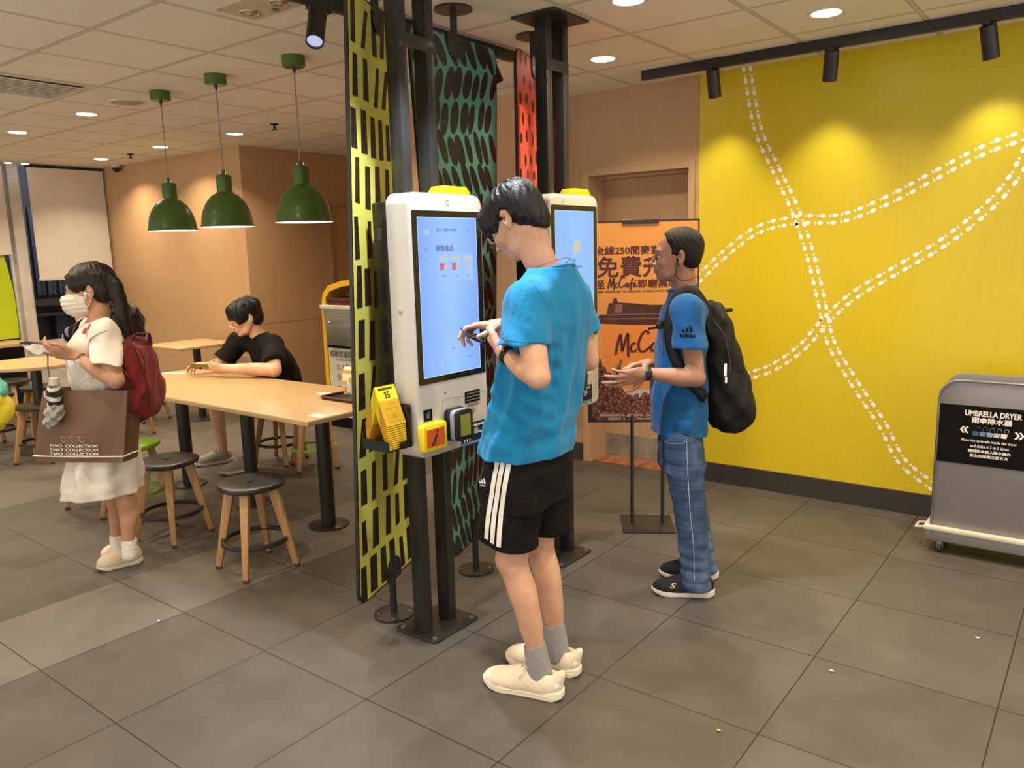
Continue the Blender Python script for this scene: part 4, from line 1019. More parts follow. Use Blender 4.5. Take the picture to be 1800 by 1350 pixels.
mb = flat([(cx-.258, 1.160)]+[(cx-.258+.516*k/12, 1.155-.012*math.sin(PI*k/12)) for k in range(13)]+[(cx+.262, 1.185), (cx+.245, 1.203), (cx+.205, 1.206), (cx+.190, 1.250), (cx+.02, 1.252), (cx-.09, 1.264), (cx-.150, 1.268), (cx-.158, 1.292), (cx-.172, 1.292), (cx-.180, 1.266), (cx-.200, 1.264), (cx-.212, 1.205), (cx-.250, 1.203), (cx-.262, 1.185)], .0007)
ob('cup_lid', mb, M['lid_brown'], pp)
ob('lid_highlight', flat([(cx-.255, 1.182), (cx+.25, 1.180), (cx+.25, 1.175), (cx-.255, 1.177)], .0009, flat([(cx-.248, 1.200), (cx+.24, 1.200), (cx+.235, 1.205), (cx-.24, 1.205)], .0009, flat([(cx-.17, 1.212), (cx-.13, 1.212), (cx-.125, 1.258), (cx-.16, 1.258)], .0009))), M['lid_light'], pp)
ob('cup_text', script(.228, PF(cx-.168, .992), .0058, .0011), M['poster_brown'], pp)
# coffee beans printed along the bottom
def hill(x): return .752+.20*min(1, max(0, (-.07-x)/.17))**1.2+.012*math.sin(x*19)+.05*max(0, (x-.17)/.13)
ob('bean_ground', flat([(-PW+.005, PZ0+.005), (PW-.005, PZ0+.005)]+[(PW-.005-(2*PW-.01)*k/40, hill(PW-.005-(2*PW-.01)*k/40)-.012) for k in range(41)], .0006), M['bean_dark'], pp)
random.seed(21); m1 = MB(); m2 = MB(); m3 = MB()
for k in range(900):
    x = random.uniform(-PW+.02, PW-.02); z = random.uniform(PZ0+.015, .97)
    if z > hill(x): continue
    a = random.uniform(0, PI); la, lb = .0165, .0115; ca, sa = math.cos(a), math.sin(a); d = .0008+k*.0000012
    def E(sc, ox=0, oz=0): return [(x+ox+sc*(la*math.cos(q)*ca-lb*math.sin(q)*sa), z+oz+sc*(la*math.cos(q)*sa+lb*math.sin(q)*ca)) for q in [2*PI*i/12 for i in range(12)]]
    flat(E(1.12), d, m1); flat(E(.93), d+.0002, m2 if k % 3 else m2); flat(E(.45, -.003, .004), d+.0003, m3)
    flat([(x-la*.8*ca-.001*sa, z-la*.8*sa+.001*ca), (x+la*.8*ca-.001*sa, z+la*.8*sa+.001*ca), (x+la*.8*ca+.001*sa, z+la*.8*sa-.001*ca), (x-la*.8*ca+.001*sa, z-la*.8*sa-.001*ca)], d+.0004, m1)
ob('bean_shadow', m1, M['bean_dark'], pp); ob('beans', m2, M['bean'], pp); ob('bean_highlight', m3, M['bean_light'], pp)
ob('small_print', join([text_mesh('優惠受條款及細則約束。圖片只供參考。 Offer subject to terms and conditions.', .0155, PF(-.0, .640), bold=.0003, wx=.9), text_mesh('推廣期有限，售完即止。 While stocks last.', .0155, PF(-.06, .620), bold=.0003, wx=.9)]), M['cup_white'], pp).location = (0, -.0012, 0)
# ================================================================== FIGURES: implicit shapes meshed into one smooth surface
class Field:
    def __init__(s, lo, hi, h):
        s.h = h; s.lo = np.array(lo, np.float32); s.n = np.ceil((np.array(hi)-np.array(lo))/h).astype(int)+1
        s.d = np.full(tuple(s.n), .5, np.float32)
    def _sub(s, lo, hi):
        a = np.maximum(0, np.floor((np.array(lo)-s.lo)/s.h).astype(int)); b = np.minimum(s.n, np.ceil((np.array(hi)-s.lo)/s.h).astype(int)+1)
        if np.any(b <= a): return None
        X = (s.lo[0]+s.h*np.arange(a[0], b[0], dtype=np.float32))[:, None, None]
        Y = (s.lo[1]+s.h*np.arange(a[1], b[1], dtype=np.float32))[None, :, None]
        Z = (s.lo[2]+s.h*np.arange(a[2], b[2], dtype=np.float32))[None, None, :]
        return (slice(a[0], b[0]), slice(a[1], b[1]), slice(a[2], b[2])), X, Y, Z
    def op(s, fn, lo, hi, k=.01, mode='add', pad=.03):
        q = s._sub(np.array(lo)-pad-k, np.array(hi)+pad+k)
        if q is None: return s
        sl, X, Y, Z = q; f = fn(X, Y, Z).astype(np.float32); d = s.d[sl]
        if mode == 'add':
            hh = np.maximum(k-np.abs(d-f), 0)/max(k, 1e-6); s.d[sl] = np.minimum(d, f)-hh*hh*k*.25
        elif mode == 'sub':
            f = -f; hh = np.maximum(k-np.abs(d-f), 0)/max(k, 1e-6); s.d[sl] = np.maximum(d, f)+hh*hh*k*.25
        elif mode == 'disp': s.d[sl] = d+f
        return s
    def cap(s, a, b, ra, rb=None, k=.012, mode='add'):
        a = np.array(a, float); b = np.array(b, float); rb = ra if rb is None else rb
        ba = b-a; L = max(float(ba@ba), 1e-9)
        def fn(X, Y, Z):
            t = np.clip(((X-a[0])*ba[0]+(Y-a[1])*ba[1]+(Z-a[2])*ba[2])/L, 0, 1)
            return np.sqrt((X-a[0]-t*ba[0])**2+(Y-a[1]-t*ba[1])**2+(Z-a[2]-t*ba[2])**2)-(ra+(rb-ra)*t)
        R = max(ra, rb); return s.op(fn, np.minimum(a, b)-R, np.maximum(a, b)+R, k, mode)
    def chain(s, pts, rs, k=.012):
        """limb: spline through the joints, radii interpolated, one smooth union"""
        P = [np.array(p, float) for p in pts]; n = len(P); Q = []; R = []
        if n == 2: return s.cap(P[0], P[1], rs[0], rs[1], k)
        for i in range(n-1):
            a, b, c, d = P[max(0, i-1)], P[i], P[i+1], P[min(n-1, i+2)]; r = [rs[max(0, i-1)], rs[i], rs[i+1], rs[min(n-1, i+2)]]
            for t in (0, .25, .5, .75):
                Q.append((1-t)*b+t*c+.5*(t*(1-t))*(((b-a)-(c-b))*(1-t)*.5+((c-b)-(d-c))*t*.5))
                tt = t*t*(3-2*t); R.append(r[1]*(1-tt)+r[2]*tt)
        Q.append(P[-1]); R.append(rs[-1]); Q = np.array(Q)
        def fn(X, Y, Z):
            out = None
            for a, b, ra, rb in zip(Q[:-1], Q[1:], R[:-1], R[1:]):
                ba = b-a; L = max(float(ba@ba), 1e-9)
                t = np.clip(((X-a[0])*ba[0]+(Y-a[1])*ba[1]+(Z-a[2])*ba[2])/L, 0, 1)
                f = np.sqrt((X-a[0]-t*ba[0])**2+(Y-a[1]-t*ba[1])**2+(Z-a[2]-t*ba[2])**2)-(ra+(rb-ra)*t)
                out = f if out is None else np.minimum(out, f)
            return out
        m = max(rs); return s.op(fn, Q.min(0)-m, Q.max(0)+m, k)
    def ell(s, c, r, axes=None, k=.012, mode='add', cut=None, e=2.0):
        """ellipsoid with radii r along axes (3 unit vectors)"""
        c = np.array(c, float); A = np.eye(3) if axes is None else np.array([list(v) for v in axes], float); r = np.array(r, float)
        R = np.sqrt(((A*r[:, None])**2).sum(0))
        def fn(X, Y, Z):
            q = 0
            for i in range(3): q = q+np.abs(((X-c[0])*A[i, 0]+(Y-c[1])*A[i, 1]+(Z-c[2])*A[i, 2])/r[i])**e
            return (q**(1/e)-1)*r.min()
        return s.op(fn, c-R, c+R, k, mode)
    def loft(s, st, ax_x, ax_y, k=.012, mode='add', e=2.3, fold=None):
        """elliptical trunk: stations (centre xyz, half width along ax_x, half depth along ax_y), ordered by z"""
        st = sorted(st, key=lambda q: q[0][2]); z = np.array([q[0][2] for q in st]); cx = np.array([q[0][0] for q in st]); cy = np.array([q[0][1] for q in st])
        a = np.array([q[1] for q in st]); b = np.array([q[2] for q in st])
        zz = np.linspace(z[0], z[-1], 200)
        def sm(v):
            w_ = np.interp(zz, z, v); kk = np.hanning(17); kk /= kk.sum(); p = np.pad(w_, 8, mode='edge'); return np.convolve(p, kk, 'valid')
        CX, CY, Aa, Bb = sm(cx), sm(cy), sm(a), sm(b)
        ux, uy = ax_x[0], ax_x[1]; vx, vy = ax_y[0], ax_y[1]
        def fn(X, Y, Z):
            zf = Z.ravel(); g = lambda v: np.interp(zf, zz, v).astype(np.float32)[None, None, :]
            dx = X-g(CX); dy = Y-g(CY); u = dx*ux+dy*uy; v = dx*vx+dy*vy
            ga, gb = g(Aa), g(Bb)
            rho = (np.abs(u/ga)**e+np.abs(v/gb)**e)**(1/e)
            d = (rho-1)*np.minimum(ga, gb)
            if fold is not None: d = d+fold(u, v, Z, np.arctan2(v/gb, u/ga))
            return np.maximum(d, np.maximum(z[0]-Z, Z-z[-1]))
        R = max(a.max(), b.max())
        return s.op(fn, (cx.min()-R, cy.min()-R, z[0]), (cx.max()+R, cy.max()+R, z[-1]), k, mode)
    def merge(s, o, k=.02):
        d, f = s.d, o.d; hh = np.maximum(k-np.abs(d-f), 0)/k; s.d = np.minimum(d, f)-hh*hh*k*.25; return s
    def sleeve(s, a, b, ra, rb, n, k=.03, hole=.85, deep=.06):
        """open sleeve from shoulder a to hem b, cut square to n and hollowed at the mouth"""
        a = Vector(a); b = Vector(b); n = Vector(n).normalized(); e = b+(b-a).normalized()*rb*.9
        o = Field(s.lo, s.lo+(s.n-1)*s.h, s.h); o.n = s.n.copy(); o.d = np.full(s.d.shape, .5, np.float32)
        o.cap(a, e, ra, rb+(rb-ra)*.3, .001)
        o.folds(.0022, [(60, 20, 70, .3, .7), (25, -60, 50, 1.4, .6)], np.minimum(a, e)-.1, np.array(np.maximum(a, e))+.1)
        dd = (b-a).normalized(); o.plane(b, tuple(n)); o.cap(b-dd*.030, e+dd*.03, rb*.62, rb*hole, .003, 'sub')
        return s.merge(o, k)
    def plane(s, p, n, k=.004, lo=None, hi=None):
        """remove everything on the side n points to (inside box lo..hi if given)"""
        p = np.array(p, float); n = np.array(n, float)/np.linalg.norm(n)
        lo = s.lo if lo is None else lo; hi = s.lo+s.n*s.h if hi is None else hi
        q = s._sub(lo, hi)
        if q is None: return s
        sl, X, Y, Z = q; f = (X-p[0])*n[0]+(Y-p[1])*n[1]+(Z-p[2])*n[2]
        s.d[sl] = np.maximum(s.d[sl], f); return s
    def folds(s, amp, terms, lo=None, hi=None):
        lo = s.lo if lo is None else lo; hi = s.lo+s.n*s.h if hi is None else hi
        q = s._sub(lo, hi)
        sl, X, Y, Z = q; f = 0
        for (kx, ky, kz, ph, wgt) in terms:
            wv = .6*np.sin(X*9+ph*2)+.6*np.sin(Z*11+ph)+.5*np.sin(Y*10+ph*3)
            f = f+wgt*np.sin(X*kx+Y*ky+Z*kz+ph+wv)
        
        wz = np.clip(np.minimum(Z-lo[2], hi[2]-Z)/.06, 0, 1)
        s.d[sl] += (amp*f*wz).astype(np.float32); return s
    def mesh(s, name, smooth=1):
        d = s.d; neg = d < 0
        d[0] = d[-1] = .5; d[:, 0] = d[:, -1] = .5; d[:, :, 0] = d[:, :, -1] = .5; neg = d < 0
        c = neg[:-1, :-1, :-1].astype(np.int8)
        S = np.zeros(c.shape, np.int8)
        for i in (0, 1):
            for j in (0, 1):
                for k in (0, 1): S += neg[i:neg.shape[0]-1+i, j:neg.shape[1]-1+j, k:neg.shape[2]-1+k]
        act = np.argwhere((S > 0) & (S < 8)); idx = np.full(c.shape, -1, np.int32); idx[tuple(act.T)] = np.arange(len(act))
        P = np.zeros((len(act), 3)); C = np.zeros(len(act))
        cr = [(i, j, k) for i in (0, 1) for j in (0, 1) for k in (0, 1)]
        vals = {q: d[act[:, 0]+q[0], act[:, 1]+q[1], act[:, 2]+q[2]] for q in cr}
        for a in cr:
            for ax_ in range(3):
                if a[ax_]: continue
                b = list(a); b[ax_] = 1; b = tuple(b); va, vb = vals[a], vals[b]; m = (va < 0) != (vb < 0)
                t = np.where(m, va/np.where(m, va-vb, 1), 0); pt = np.array(a, float)[None, :].repeat(len(act), 0); pt[:, ax_] += t
                P[m] += pt[m]; C[m] += 1
        P = P/C[:, None]+act
        faces = []
        for ax_ in range(3):
            o1, o2 = [(1, 2), (2, 0), (0, 1)][ax_]
            sa = [slice(None)]*3; sb = [slice(None)]*3; sa[ax_] = slice(0, -1); sb[ax_] = slice(1, None)
            A, B = neg[tuple(sa)], neg[tuple(sb)]; E = np.argwhere(A != B)
            ok = (E[:, o1] > 0) & (E[:, o2] > 0); E = E[ok]
            def I(e, x, y): q = e.copy(); q[:, o1] -= x; q[:, o2] -= y; return idx[tuple(q.T)]
            q = np.stack([I(E, 1, 1), I(E, 0, 1), I(E, 0, 0), I(E, 1, 0)], 1); fl = ~A[tuple(E.T)]
            q[fl] = q[fl][:, ::-1]; faces.append(q)
        F = np.concatenate(faces); F = F[(F >= 0).all(1)]
        for _ in range(smooth):                       # light Laplacian pass
            acc = np.zeros_like(P); cnt = np.zeros(len(P))
            for i in range(4):
                a, b = F[:, i], F[:, (i+1) % 4]
                for ax_ in range(3): acc[:, ax_] += np.bincount(a, P[b, ax_], len(P))+np.bincount(b, P[a, ax_], len(P))
                cnt += np.bincount(a, minlength=len(P))+np.bincount(b, minlength=len(P))
            P = P*.5+.5*acc/np.maximum(cnt, 1)[:, None]
        V = P*s.h+s.lo
        me = bpy.data.meshes.new(name); me.vertices.add(len(V)); me.vertices.foreach_set('co', V.astype(np.float32).ravel())
        me.loops.add(F.size); me.loops.foreach_set('vertex_index', F.ravel().astype(np.int32)); me.polygons.add(len(F))
        me.polygons.foreach_set('loop_start', np.arange(0, F.size, 4, dtype=np.int32)); me.polygons.foreach_set('loop_total', np.full(len(F), 4, np.int32))
        me.update(calc_edges=True); me.validate(); me.polygons.foreach_set('use_smooth', [True]*len(me.polygons)); return me
V3 = Vector
def unit(v): return Vector(v).normalized()

# materials for people
def skin_mat(name, c, rough=.48):
    n = NT(name); v = n.coord(); f = n.noise(v, 9, 4, .6)
    lo = tuple(x*y for x, y in zip(c, (.84, .76, .72)))+(1,); hi = tuple(min(1, x*1.1) for x in c)+(1,)
    n.l(n.ramp(f, (.32, lo), (.68, hi)), n.p.inputs['Base Color']); setp(n.p, rough=rough, sss=.12, spec=.4)
    n.p.inputs['Subsurface Radius'].default_value = (.02, .008, .004); n.p.inputs['Subsurface Scale'].default_value = .6
    n.bump(n.noise(v, 160, 3, .6), .12, .001); return n.m
def cloth_mat(name, c, rough=.85, var=.12, wr=.5, wscale=14, weave=.25, stretch=(1, 1, 1), c2=None):
    n = NT(name); v = n.coord(stretch); f = n.noise(v, 5, 3)
    lo = tuple(x*(1-var) for x in (c2 or c))+(1,); hi = tuple(min(1, x*(1+var)) for x in c)+(1,)
    n.l(n.ramp(f, (.3, lo), (.7, hi)), n.p.inputs['Base Color']); setp(n.p, rough=rough, spec=.18, sheen=.12 if max(c) > .1 else .0)
    n1 = n.noise(v, wscale, 3, .55); n2 = n.noise(n.coord(), 700, 1)
    n.bump(n.math('ADD', n.math('MULTIPLY', n1, wr), n.math('MULTIPLY', n2, weave*.06)), .9, .03); return n.m
def hair_mat(name, c, rough=.32, stretch=(60, 60, 5)):
    n = NT(name); v = n.coord(stretch); f = n.noise(v, 4, 4, .6)
    n.l(n.ramp(f, (.35, tuple(x*.5 for x in c)+(1,)), (.7, tuple(x*1.7 for x in c)+(1,))), n.p.inputs['Base Color']); setp(n.p, rough=rough, spec=.32)
    n.bump(f, .55, .004); return n.m
def denim_mat():
    n = NT('washed_denim'); v = n.coord((1, 1, .6)); f = n.noise(v, 6, 5, .65); f2 = n.noise(n.coord((1.2, 1.2, 6)), 7, 3)
    c = n.ramp(f, (.30, (.012, .028, .072, 1)), (.52, (.032, .065, .135, 1)), (.76, (.14, .20, .31, 1)))
    c = n.mix(n.math('MULTIPLY', f2, .25), c, (.14, .20, .30, 1))
    n.l(c, n.p.inputs['Base Color']); setp(n.p, rough=.85, spec=.2)
    n.bump(n.math('ADD', n.math('MULTIPLY', f2, .7), n.math('MULTIPLY', n.noise(n.coord(), 500, 1), .08)), .5, .02); return n.m
M['skin_ym'] = skin_mat('skin_light', (.60, .36, .25)); M['skin_om'] = skin_mat('skin_tan', (.36, .19, .12)); M['skin_w'] = skin_mat('skin_warm', (.48, .27, .17)); M['skin_sm'] = skin_mat('skin_fair', (.66, .42, .28))
M['tee_blue'] = cloth_mat('blue_tee', (.008, .20, .44), stretch=(1, 1, .45)); M['tee_royal'] = cloth_mat('royal_blue_tee', (.008, .085, .24), stretch=(1, 1, .6))
M['shorts_black'] = cloth_mat('black_shorts', (.006, .006, .0065), .8); M['tee_black'] = cloth_mat('black_tee', (.008, .0075, .007), .9, wscale=10)
M['shorts_brown'] = cloth_mat('dark_shorts', (.05, .035, .032)); M['denim'] = denim_mat()
M['dress'] = cloth_mat('white_cotton', (.72, .68, .62), .8, .05, .4, 10); M['sock_grey'] = cloth_mat('grey_sock', (.30, .30, .31), .9, .08, .3, 90, stretch=(3, 3, .4)); M['sock_white'] = cloth_mat('white_sock', (.75, .71, .65), .9, .04, .3, 90)
M['shoe_cream'] = cloth_mat('cream_knit', (.74, .66, .53), .8, .06, .12, 70); M['sole_cream'] = plain('cream_sole', (.80, .74, .62), .5, var=.04, bump=.4, bscale=220)
M['shoe_black'] = cloth_mat('black_mesh', (.018, .019, .022), .7, .3, .2, 80); M['sole_white'] = plain('white_sole', (.68, .62, .52), .5)
M['shoe_suede'] = cloth_mat('cream_suede', (.66, .57, .43), .85, .08, .15, 50); M['shoe_grey'] = cloth_mat('grey_canvas', (.34, .31, .29), .85, .1, .2, 60)
M['hair_black'] = hair_mat('black_hair', (.0045, .004, .005), .38); M['hair_short'] = hair_mat('short_dark_hair', (.005, .004, .0035), .62, (90, 90, 30)); M['hair_brown'] = hair_mat('dark_brown_hair', (.009, .0055, .004), .35)
M['eye_white'] = plain('eye_white', (.75, .72, .68), .2); M['eye_dark'] = plain('iris', (.015, .008, .005), .15); M['lip'] = plain('lips', (.42, .16, .13), .45, var=.08); M['brow'] = plain('brow', (.014, .010, .008), .7)
M['mask'] = cloth_mat('surgical_mask', (.66, .62, .56), .8, .03, .15, 30); M['backpack'] = cloth_mat('black_nylon', (.012, .012, .012), .6, .2, .30, 16); M['red_bag'] = cloth_mat('burgundy_nylon', (.15, .011, .013), .48, .2, .30, 12)
M['bag_brown'] = plain('brown_paper', (.15, .080, .046), .55, var=.06, nscale=3, bump=.06, bscale=20); M['bag_side'] = plain('brown_paper_side', (.13, .072, .036), .5)

def head_axes(f, up):
    f = unit(f); r = f.cross(unit(up)).normalized(); u = r.cross(f).normalized(); return f, r, u
class Head:
    """c = centre of the skull between the ears; f = where the face points"""
    def __init__(s, c, f, up=(0, 0, 1), sc=1.0, wide=1.0): s.c = Vector(c); s.f, s.r, s.u = head_axes(f, up); s.s = sc; s.w = wide
    def P(s, r, f, u): return s.c+(s.r*r*s.w+s.f*f+s.u*u)*s.s
    def build(s, F, jaw=1.0, nose=1.0):
        A = (s.r, s.f, s.u); S = s.s; W = s.w
        F.ell(s.P(0, -.018, .045), (.074*S*W, .094*S, .082*S), A, .01)
        F.ell(s.P(0, .018, .015), (.068*S*W, .076*S, .085*S), A, .02)
        F.ell(s.P(0, .030, -.040), (.056*S*W, .060*S, .062*S), A, .02)
        F.ell(s.P(0, .045, -.078), (.042*S*W*jaw, .042*S, .032*S), A, .025)
        F.ell(s.P(0, .078, -.098), (.020*S, .014*S, .014*S), A, .018)
        for q in (-1, 1):
            F.cap(s.P(q*.055, -.002, -.040), s.P(q*.040, .045, -.084), .015*S, .013*S, .02)
            F.ell(s.P(q*.036, .078, -.024), (.020*S, .016*S, .018*S), A, .02)
        F.ell(s.P(0, .086, .028), (.046*S*W, .012*S, .012*S), A, .015)
        for q in (-1, 1): F.ell(s.P(q*.031, .104, .006), (.018*S, .013*S, .012*S), A, .010, 'sub')
        F.cap(s.P(0, .094, .016), s.P(0, .110+.006*nose, -.026), .0065*S, .0092*S, .010)
        F.ell(s.P(0, .113+.006*nose, -.030), (.0115*S, .011*S, .0095*S), A, .006)
        for q in (-1, 1): F.cap(s.P(q*.019, .092, .0125), s.P(q*.043, .085, .011), .0045*S, None, .006)
        for q in (-1, 1): F.ell(s.P(q*.0115, .106, -.035), (.008*S, .010*S, .0075*S), A, .006)
        F.ell(s.P(0, .088, -.056), (.026*S, .016*S, .016*S), A, .014)
        F.ell(s.P(0, .099, -.0585), (.021*S, .0085*S, .0058*S), A, .004)
        F.ell(s.P(0, .097, -.0700), (.019*S, .0090*S, .0068*S), A, .004)
        F.cap(s.P(-.018, .106, -.064), s.P(.018, .106, -.064), .0016*S, None, .003, 'sub')
        for q in (-1, 1):                                  # ears
            B = (unit(s.r*q*.9-s.f*.42), unit(s.f*.9+s.r*q*.42), s.u)
            F.ell(s.P(q*.0800, -.012, .000), (.0080*S, .0195*S, .033*S), B, .005)
            F.ell(s.P(q*.0765, -.004, -.029), (.0070*S, .010*S, .012*S), B, .006)
            F.ell(s.P(q*.0915, -.007, .003), (.0125*S, .0118*S, .021*S), B, .003, 'sub')
            F.ell(s.P(q*.0800, .003, -.008), (.005*S, .005*S, .009*S), B, .003)
        return F
    def extras(s, parent, brow=None, lips=True, closed=False):
        S = s.s
        for q in (-1, 1):
            e = MB().sphere((0, 0, 0), (.0128 if closed else .0118)*S, n=18); me = ob('eye', e, M['skin_sm'] if closed else M['eye_white'], parent, True); me.matrix_local = world_mat(parent).inverted() @ frame(s.P(q*.0305, .0810, .005), s.r, s.u)
            if not closed: 
                i = ob('iris', MB().sphere((0, 0, 0), .0062*S, (1, 1, 1), 14), M['eye_dark'], me, True); i.matrix_local = Matrix.Translation((0, -.0015, -.0073*S))
            mb = MB()
            pts = [s.P(q*(.018+.0075*k), .0985-.0035*k*k*.35, .0265+(.0035 if 0 < k < 3 else 0)-.001*k) for k in range(5)]
            mb.tube(pts, [.0022*S, .0032*S, .0030*S, .0024*S, .0012*S], 6); ob('eyebrow', mb, M['brow'], parent, True, world=True)
            mb = MB(); mb.tube([s.P(q*(.0195+.0058*k), .0965-.0022*abs(k-1.5), .0095+.0028*math.sin(PI*k/4)) for k in range(5)], .0014*S, 6); ob('eyelash', mb, M['brow'], parent, True, world=True)
        if lips:
            mb = MB(); mb.tube([s.P(-.019+.0095*k, .1045-.0009*(k-2)**2*1.2, -.0600+(.0015 if k in (1, 3) else 0)) for k in range(5)], [.0012, .0034, .0036, .0034, .0012], 8, flat=.8)
            mb.tube([s.P(-.017+.0085*k, .1025-.0008*(k-2)**2*1.2, -.0685) for k in range(5)], [.0012, .0042, .0050, .0042, .0012], 8, flat=.8); ob('lips', mb, M['lip'], parent, True, world=True)
def hand(F, w, d, n, curls, side=1, S=1.0, thumb=(.5, .35, .4), spread=.05, k=.004, thumb_out=1.0, tw=0):
    """w wrist, d wrist->knuckles, n back-of-hand normal, side=+1: thumb lies towards d x n"""
    d = unit(d); n = unit(Vector(n)-d*Vector(n).dot(d)); t = d.cross(n)*side; w = Vector(w); tips = []
    A = (d, t, n)
    F.ell(w+d*.048*S, (.050*S, .038*S, .0140*S), A, .012, e=2.6)
    F.cap(w, w+d*.03*S, .021*S, .020*S, .015)
    offs = (.028, .0095, -.0090, -.0265); base = (.090, .094, .090, .082); Ls = ((.043, .027, .021), (.047, .030, .022), (.043, .028, .021), (.034, .021, .019)); R = (.0088, .0090, .0086, .0077)
    for i in range(4):
        b = w+(d*base[i]+t*offs[i])*S; F.cap(w+(d*.03+t*offs[i]*.6)*S, b, .0105*S, (R[i]+.001)*S, .007)
        c = curls[i] if isinstance(curls[0], (list, tuple)) else curls
        ang = 0; p = b; dd = unit(d+t*spread*(1.5-i)); tt = dd.cross(n)*side
        for j in range(3):
            ang += c[j]; v = dd*math.cos(ang)-n*math.sin(ang); q = p+v*Ls[i][j]*S
            F.cap(p, q, (R[i]-.0006*j)*S, (R[i]-.0006*(j+1))*S, k); p = q
        tips.append(p)
    b = w+(d*.022+t*.022-n*.004)*S
    v = unit(d*.75+t*(.72*thumb_out)-n*thumb[0]); m = b+v*.040*S; v2 = unit(d*.92+t*.22*thumb_out-n*thumb[1]); e = m+v2*.031*S; v3 = unit(d*.98-t*.05-n*thumb[2]); g = e+v3*.025*S
    F.cap(b, m, .0150*S, .0118*S, .010); F.cap(m, e, .0112*S, .0098*S, k); F.cap(e, g, .0098*S, .0080*S, k); tips.append(g)
    return tips
def shoe(parent, heel, toe, upper, sole, name='shoe', h=.075, wdt=.046, sole_h=.028, res=.004, collar=True, laces=None, ankle=None, lace_mat=None, boost=False):
    """heel, toe: points on the floor"""
    heel = Vector(heel); toe = Vector(toe); d = (toe-heel).normalized(); t = Vector((-d.y, d.x, 0)); L = (toe-heel).length; A = (d, t, Vector((0, 0, 1)))
    lo = [min(heel[i], toe[i])-.09 for i in range(2)]+[-.01]; hi = [max(heel[i], toe[i])+.09 for i in range(2)]+[.20]
    def P(a, b, z): return heel+d*(a*L)+t*b+Vector((0, 0, z))
    F = Field(lo, hi, res)
    F.ell(P(.20, 0, .045), (.20*L, wdt*.80, .046), A, .01); F.ell(P(.22, 0, .060), (.17*L, wdt*.72, .045), A, .02)
    F.ell(P(.50, 0, .040), (.30*L, wdt*.86, .044), A, .03); F.ell(P(.76, 0, .034), (.235*L, wdt*.98, .034), A, .03)
    F.ell(P(.42, 0, .062), (.19*L, wdt*.64, .036), A, .03)
    if boost: F.ell(P(.025, 0, .080), (.016, .022, .030), ((d+Vector((0, 0, .35))).normalized(), t, Vector((0, 0, 1))), .02)
    F.ell(P(.23, 0, h+.040), (.145*L, wdt*.52, .050), A, .008, 'sub')
    F.plane(P(0, 0, sole_h*.75), (0, 0, -1))
    s_ = ob(name, F.mesh(name), upper, parent, world=True)
    F = Field(lo, hi, res)
    def fn(X, Y, Z):
        u = ((X-heel.x)*d.x+(Y-heel.y)*d.y)/L; v = (X-heel.x)*t.x+(Y-heel.y)*t.y
        wd = wdt*np.interp(u, [-.03, .0, .1, .35, .55, .72, .88, .97, 1.02], [.05, .50, .80, .80, .88, 1.03, .90, .55, .05])
        top = np.interp(u, [0, .25, .6, 1], [sole_h*1.25, sole_h, sole_h*.9, sole_h*1.15]); bot = np.interp(u, [-.02, .08, .8, 1.02], [.010, .0, .0, .016])
        return np.maximum(np.maximum(np.abs(v)-wd, (np.abs(u-.5)-.515)*L), np.maximum(Z-top, bot-Z))
    F.op(fn, (lo[0]+.02, lo[1]+.02, 0), (hi[0]-.02, hi[1]-.02, .06), .001, pad=.0)
    ob('sole', F.mesh('sole'), sole, s_, world=True)
    if boost:
        mb = MB()
        for sg in (-1, 1):
            for k in range(3):
                a = .36+.10*k; mb.tube([P(a+.04, sg*wdt*.50, .088-.012*k), P(a+.01, sg*wdt*.80, .062-.006*k), P(a-.03, sg*wdt*.90, sole_h+.006)], .0035, 6, flat=.6)
        ob('side_cage', mb, sole, s_, True, world=True)
        F = Field(lo, hi, res); F.ell(P(.10, 0, .058), (.115*L, wdt*.80, .034), A, .01); F.plane(P(0, 0, sole_h*.9), (0, 0, -1)); F.plane(P(.17, 0, 0), tuple(d*1+Vector((0, 0, .6)))); ob('heel_counter', F.mesh('heel_counter'), sole, s_, world=True)
        mb = MB(); ring_ = [P(u, sg*wdt*w2*1.01, sole_h*.62) for sg, us in ((1, (.02, .1, .25, .4, .55, .7, .85)), (-1, (.85, .7, .55, .4, .25, .1, .02))) for u in us for w2 in [float(np.interp(u, [-.03, .0, .1, .35, .55, .72, .88, .97], [.05, .50, .80, .80, .88, 1.03, .90, .55]))]]
        mb.tube(ring_, .0016, 5, True); ob('midsole_line', mb, upper, s_, True, world=True)
    mb = MB()
    for k in range(4):
        a = .40+.058*k; z = .106-.0115*k; mb.tube([P(a, -wdt*.5, z-.010), P(a+.01, -wdt*.2, z+.010), P(a+.03, wdt*.2, z+.010), P(a+.045, wdt*.5, z-.012)], .0034, 6); mb.tube([P(a+.04, -wdt*.45, z-.020), P(a+.02, 0, z+.002), P(a, wdt*.45, z-.017)], .0026, 6)
    if laces: mb.tube([P(.40, 0, .105), P(.38, .025, .118), P(.43, .045, .095), P(.47, .052, .075)], .0024, 6); mb.tube([P(.40, 0, .105), P(.42, -.028, .116), P(.48, -.045, .09), P(.52, -.050, .07)], .0024, 6)
    ob('laces', mb, lace_mat or upper, s_, True, world=True)
    return s_
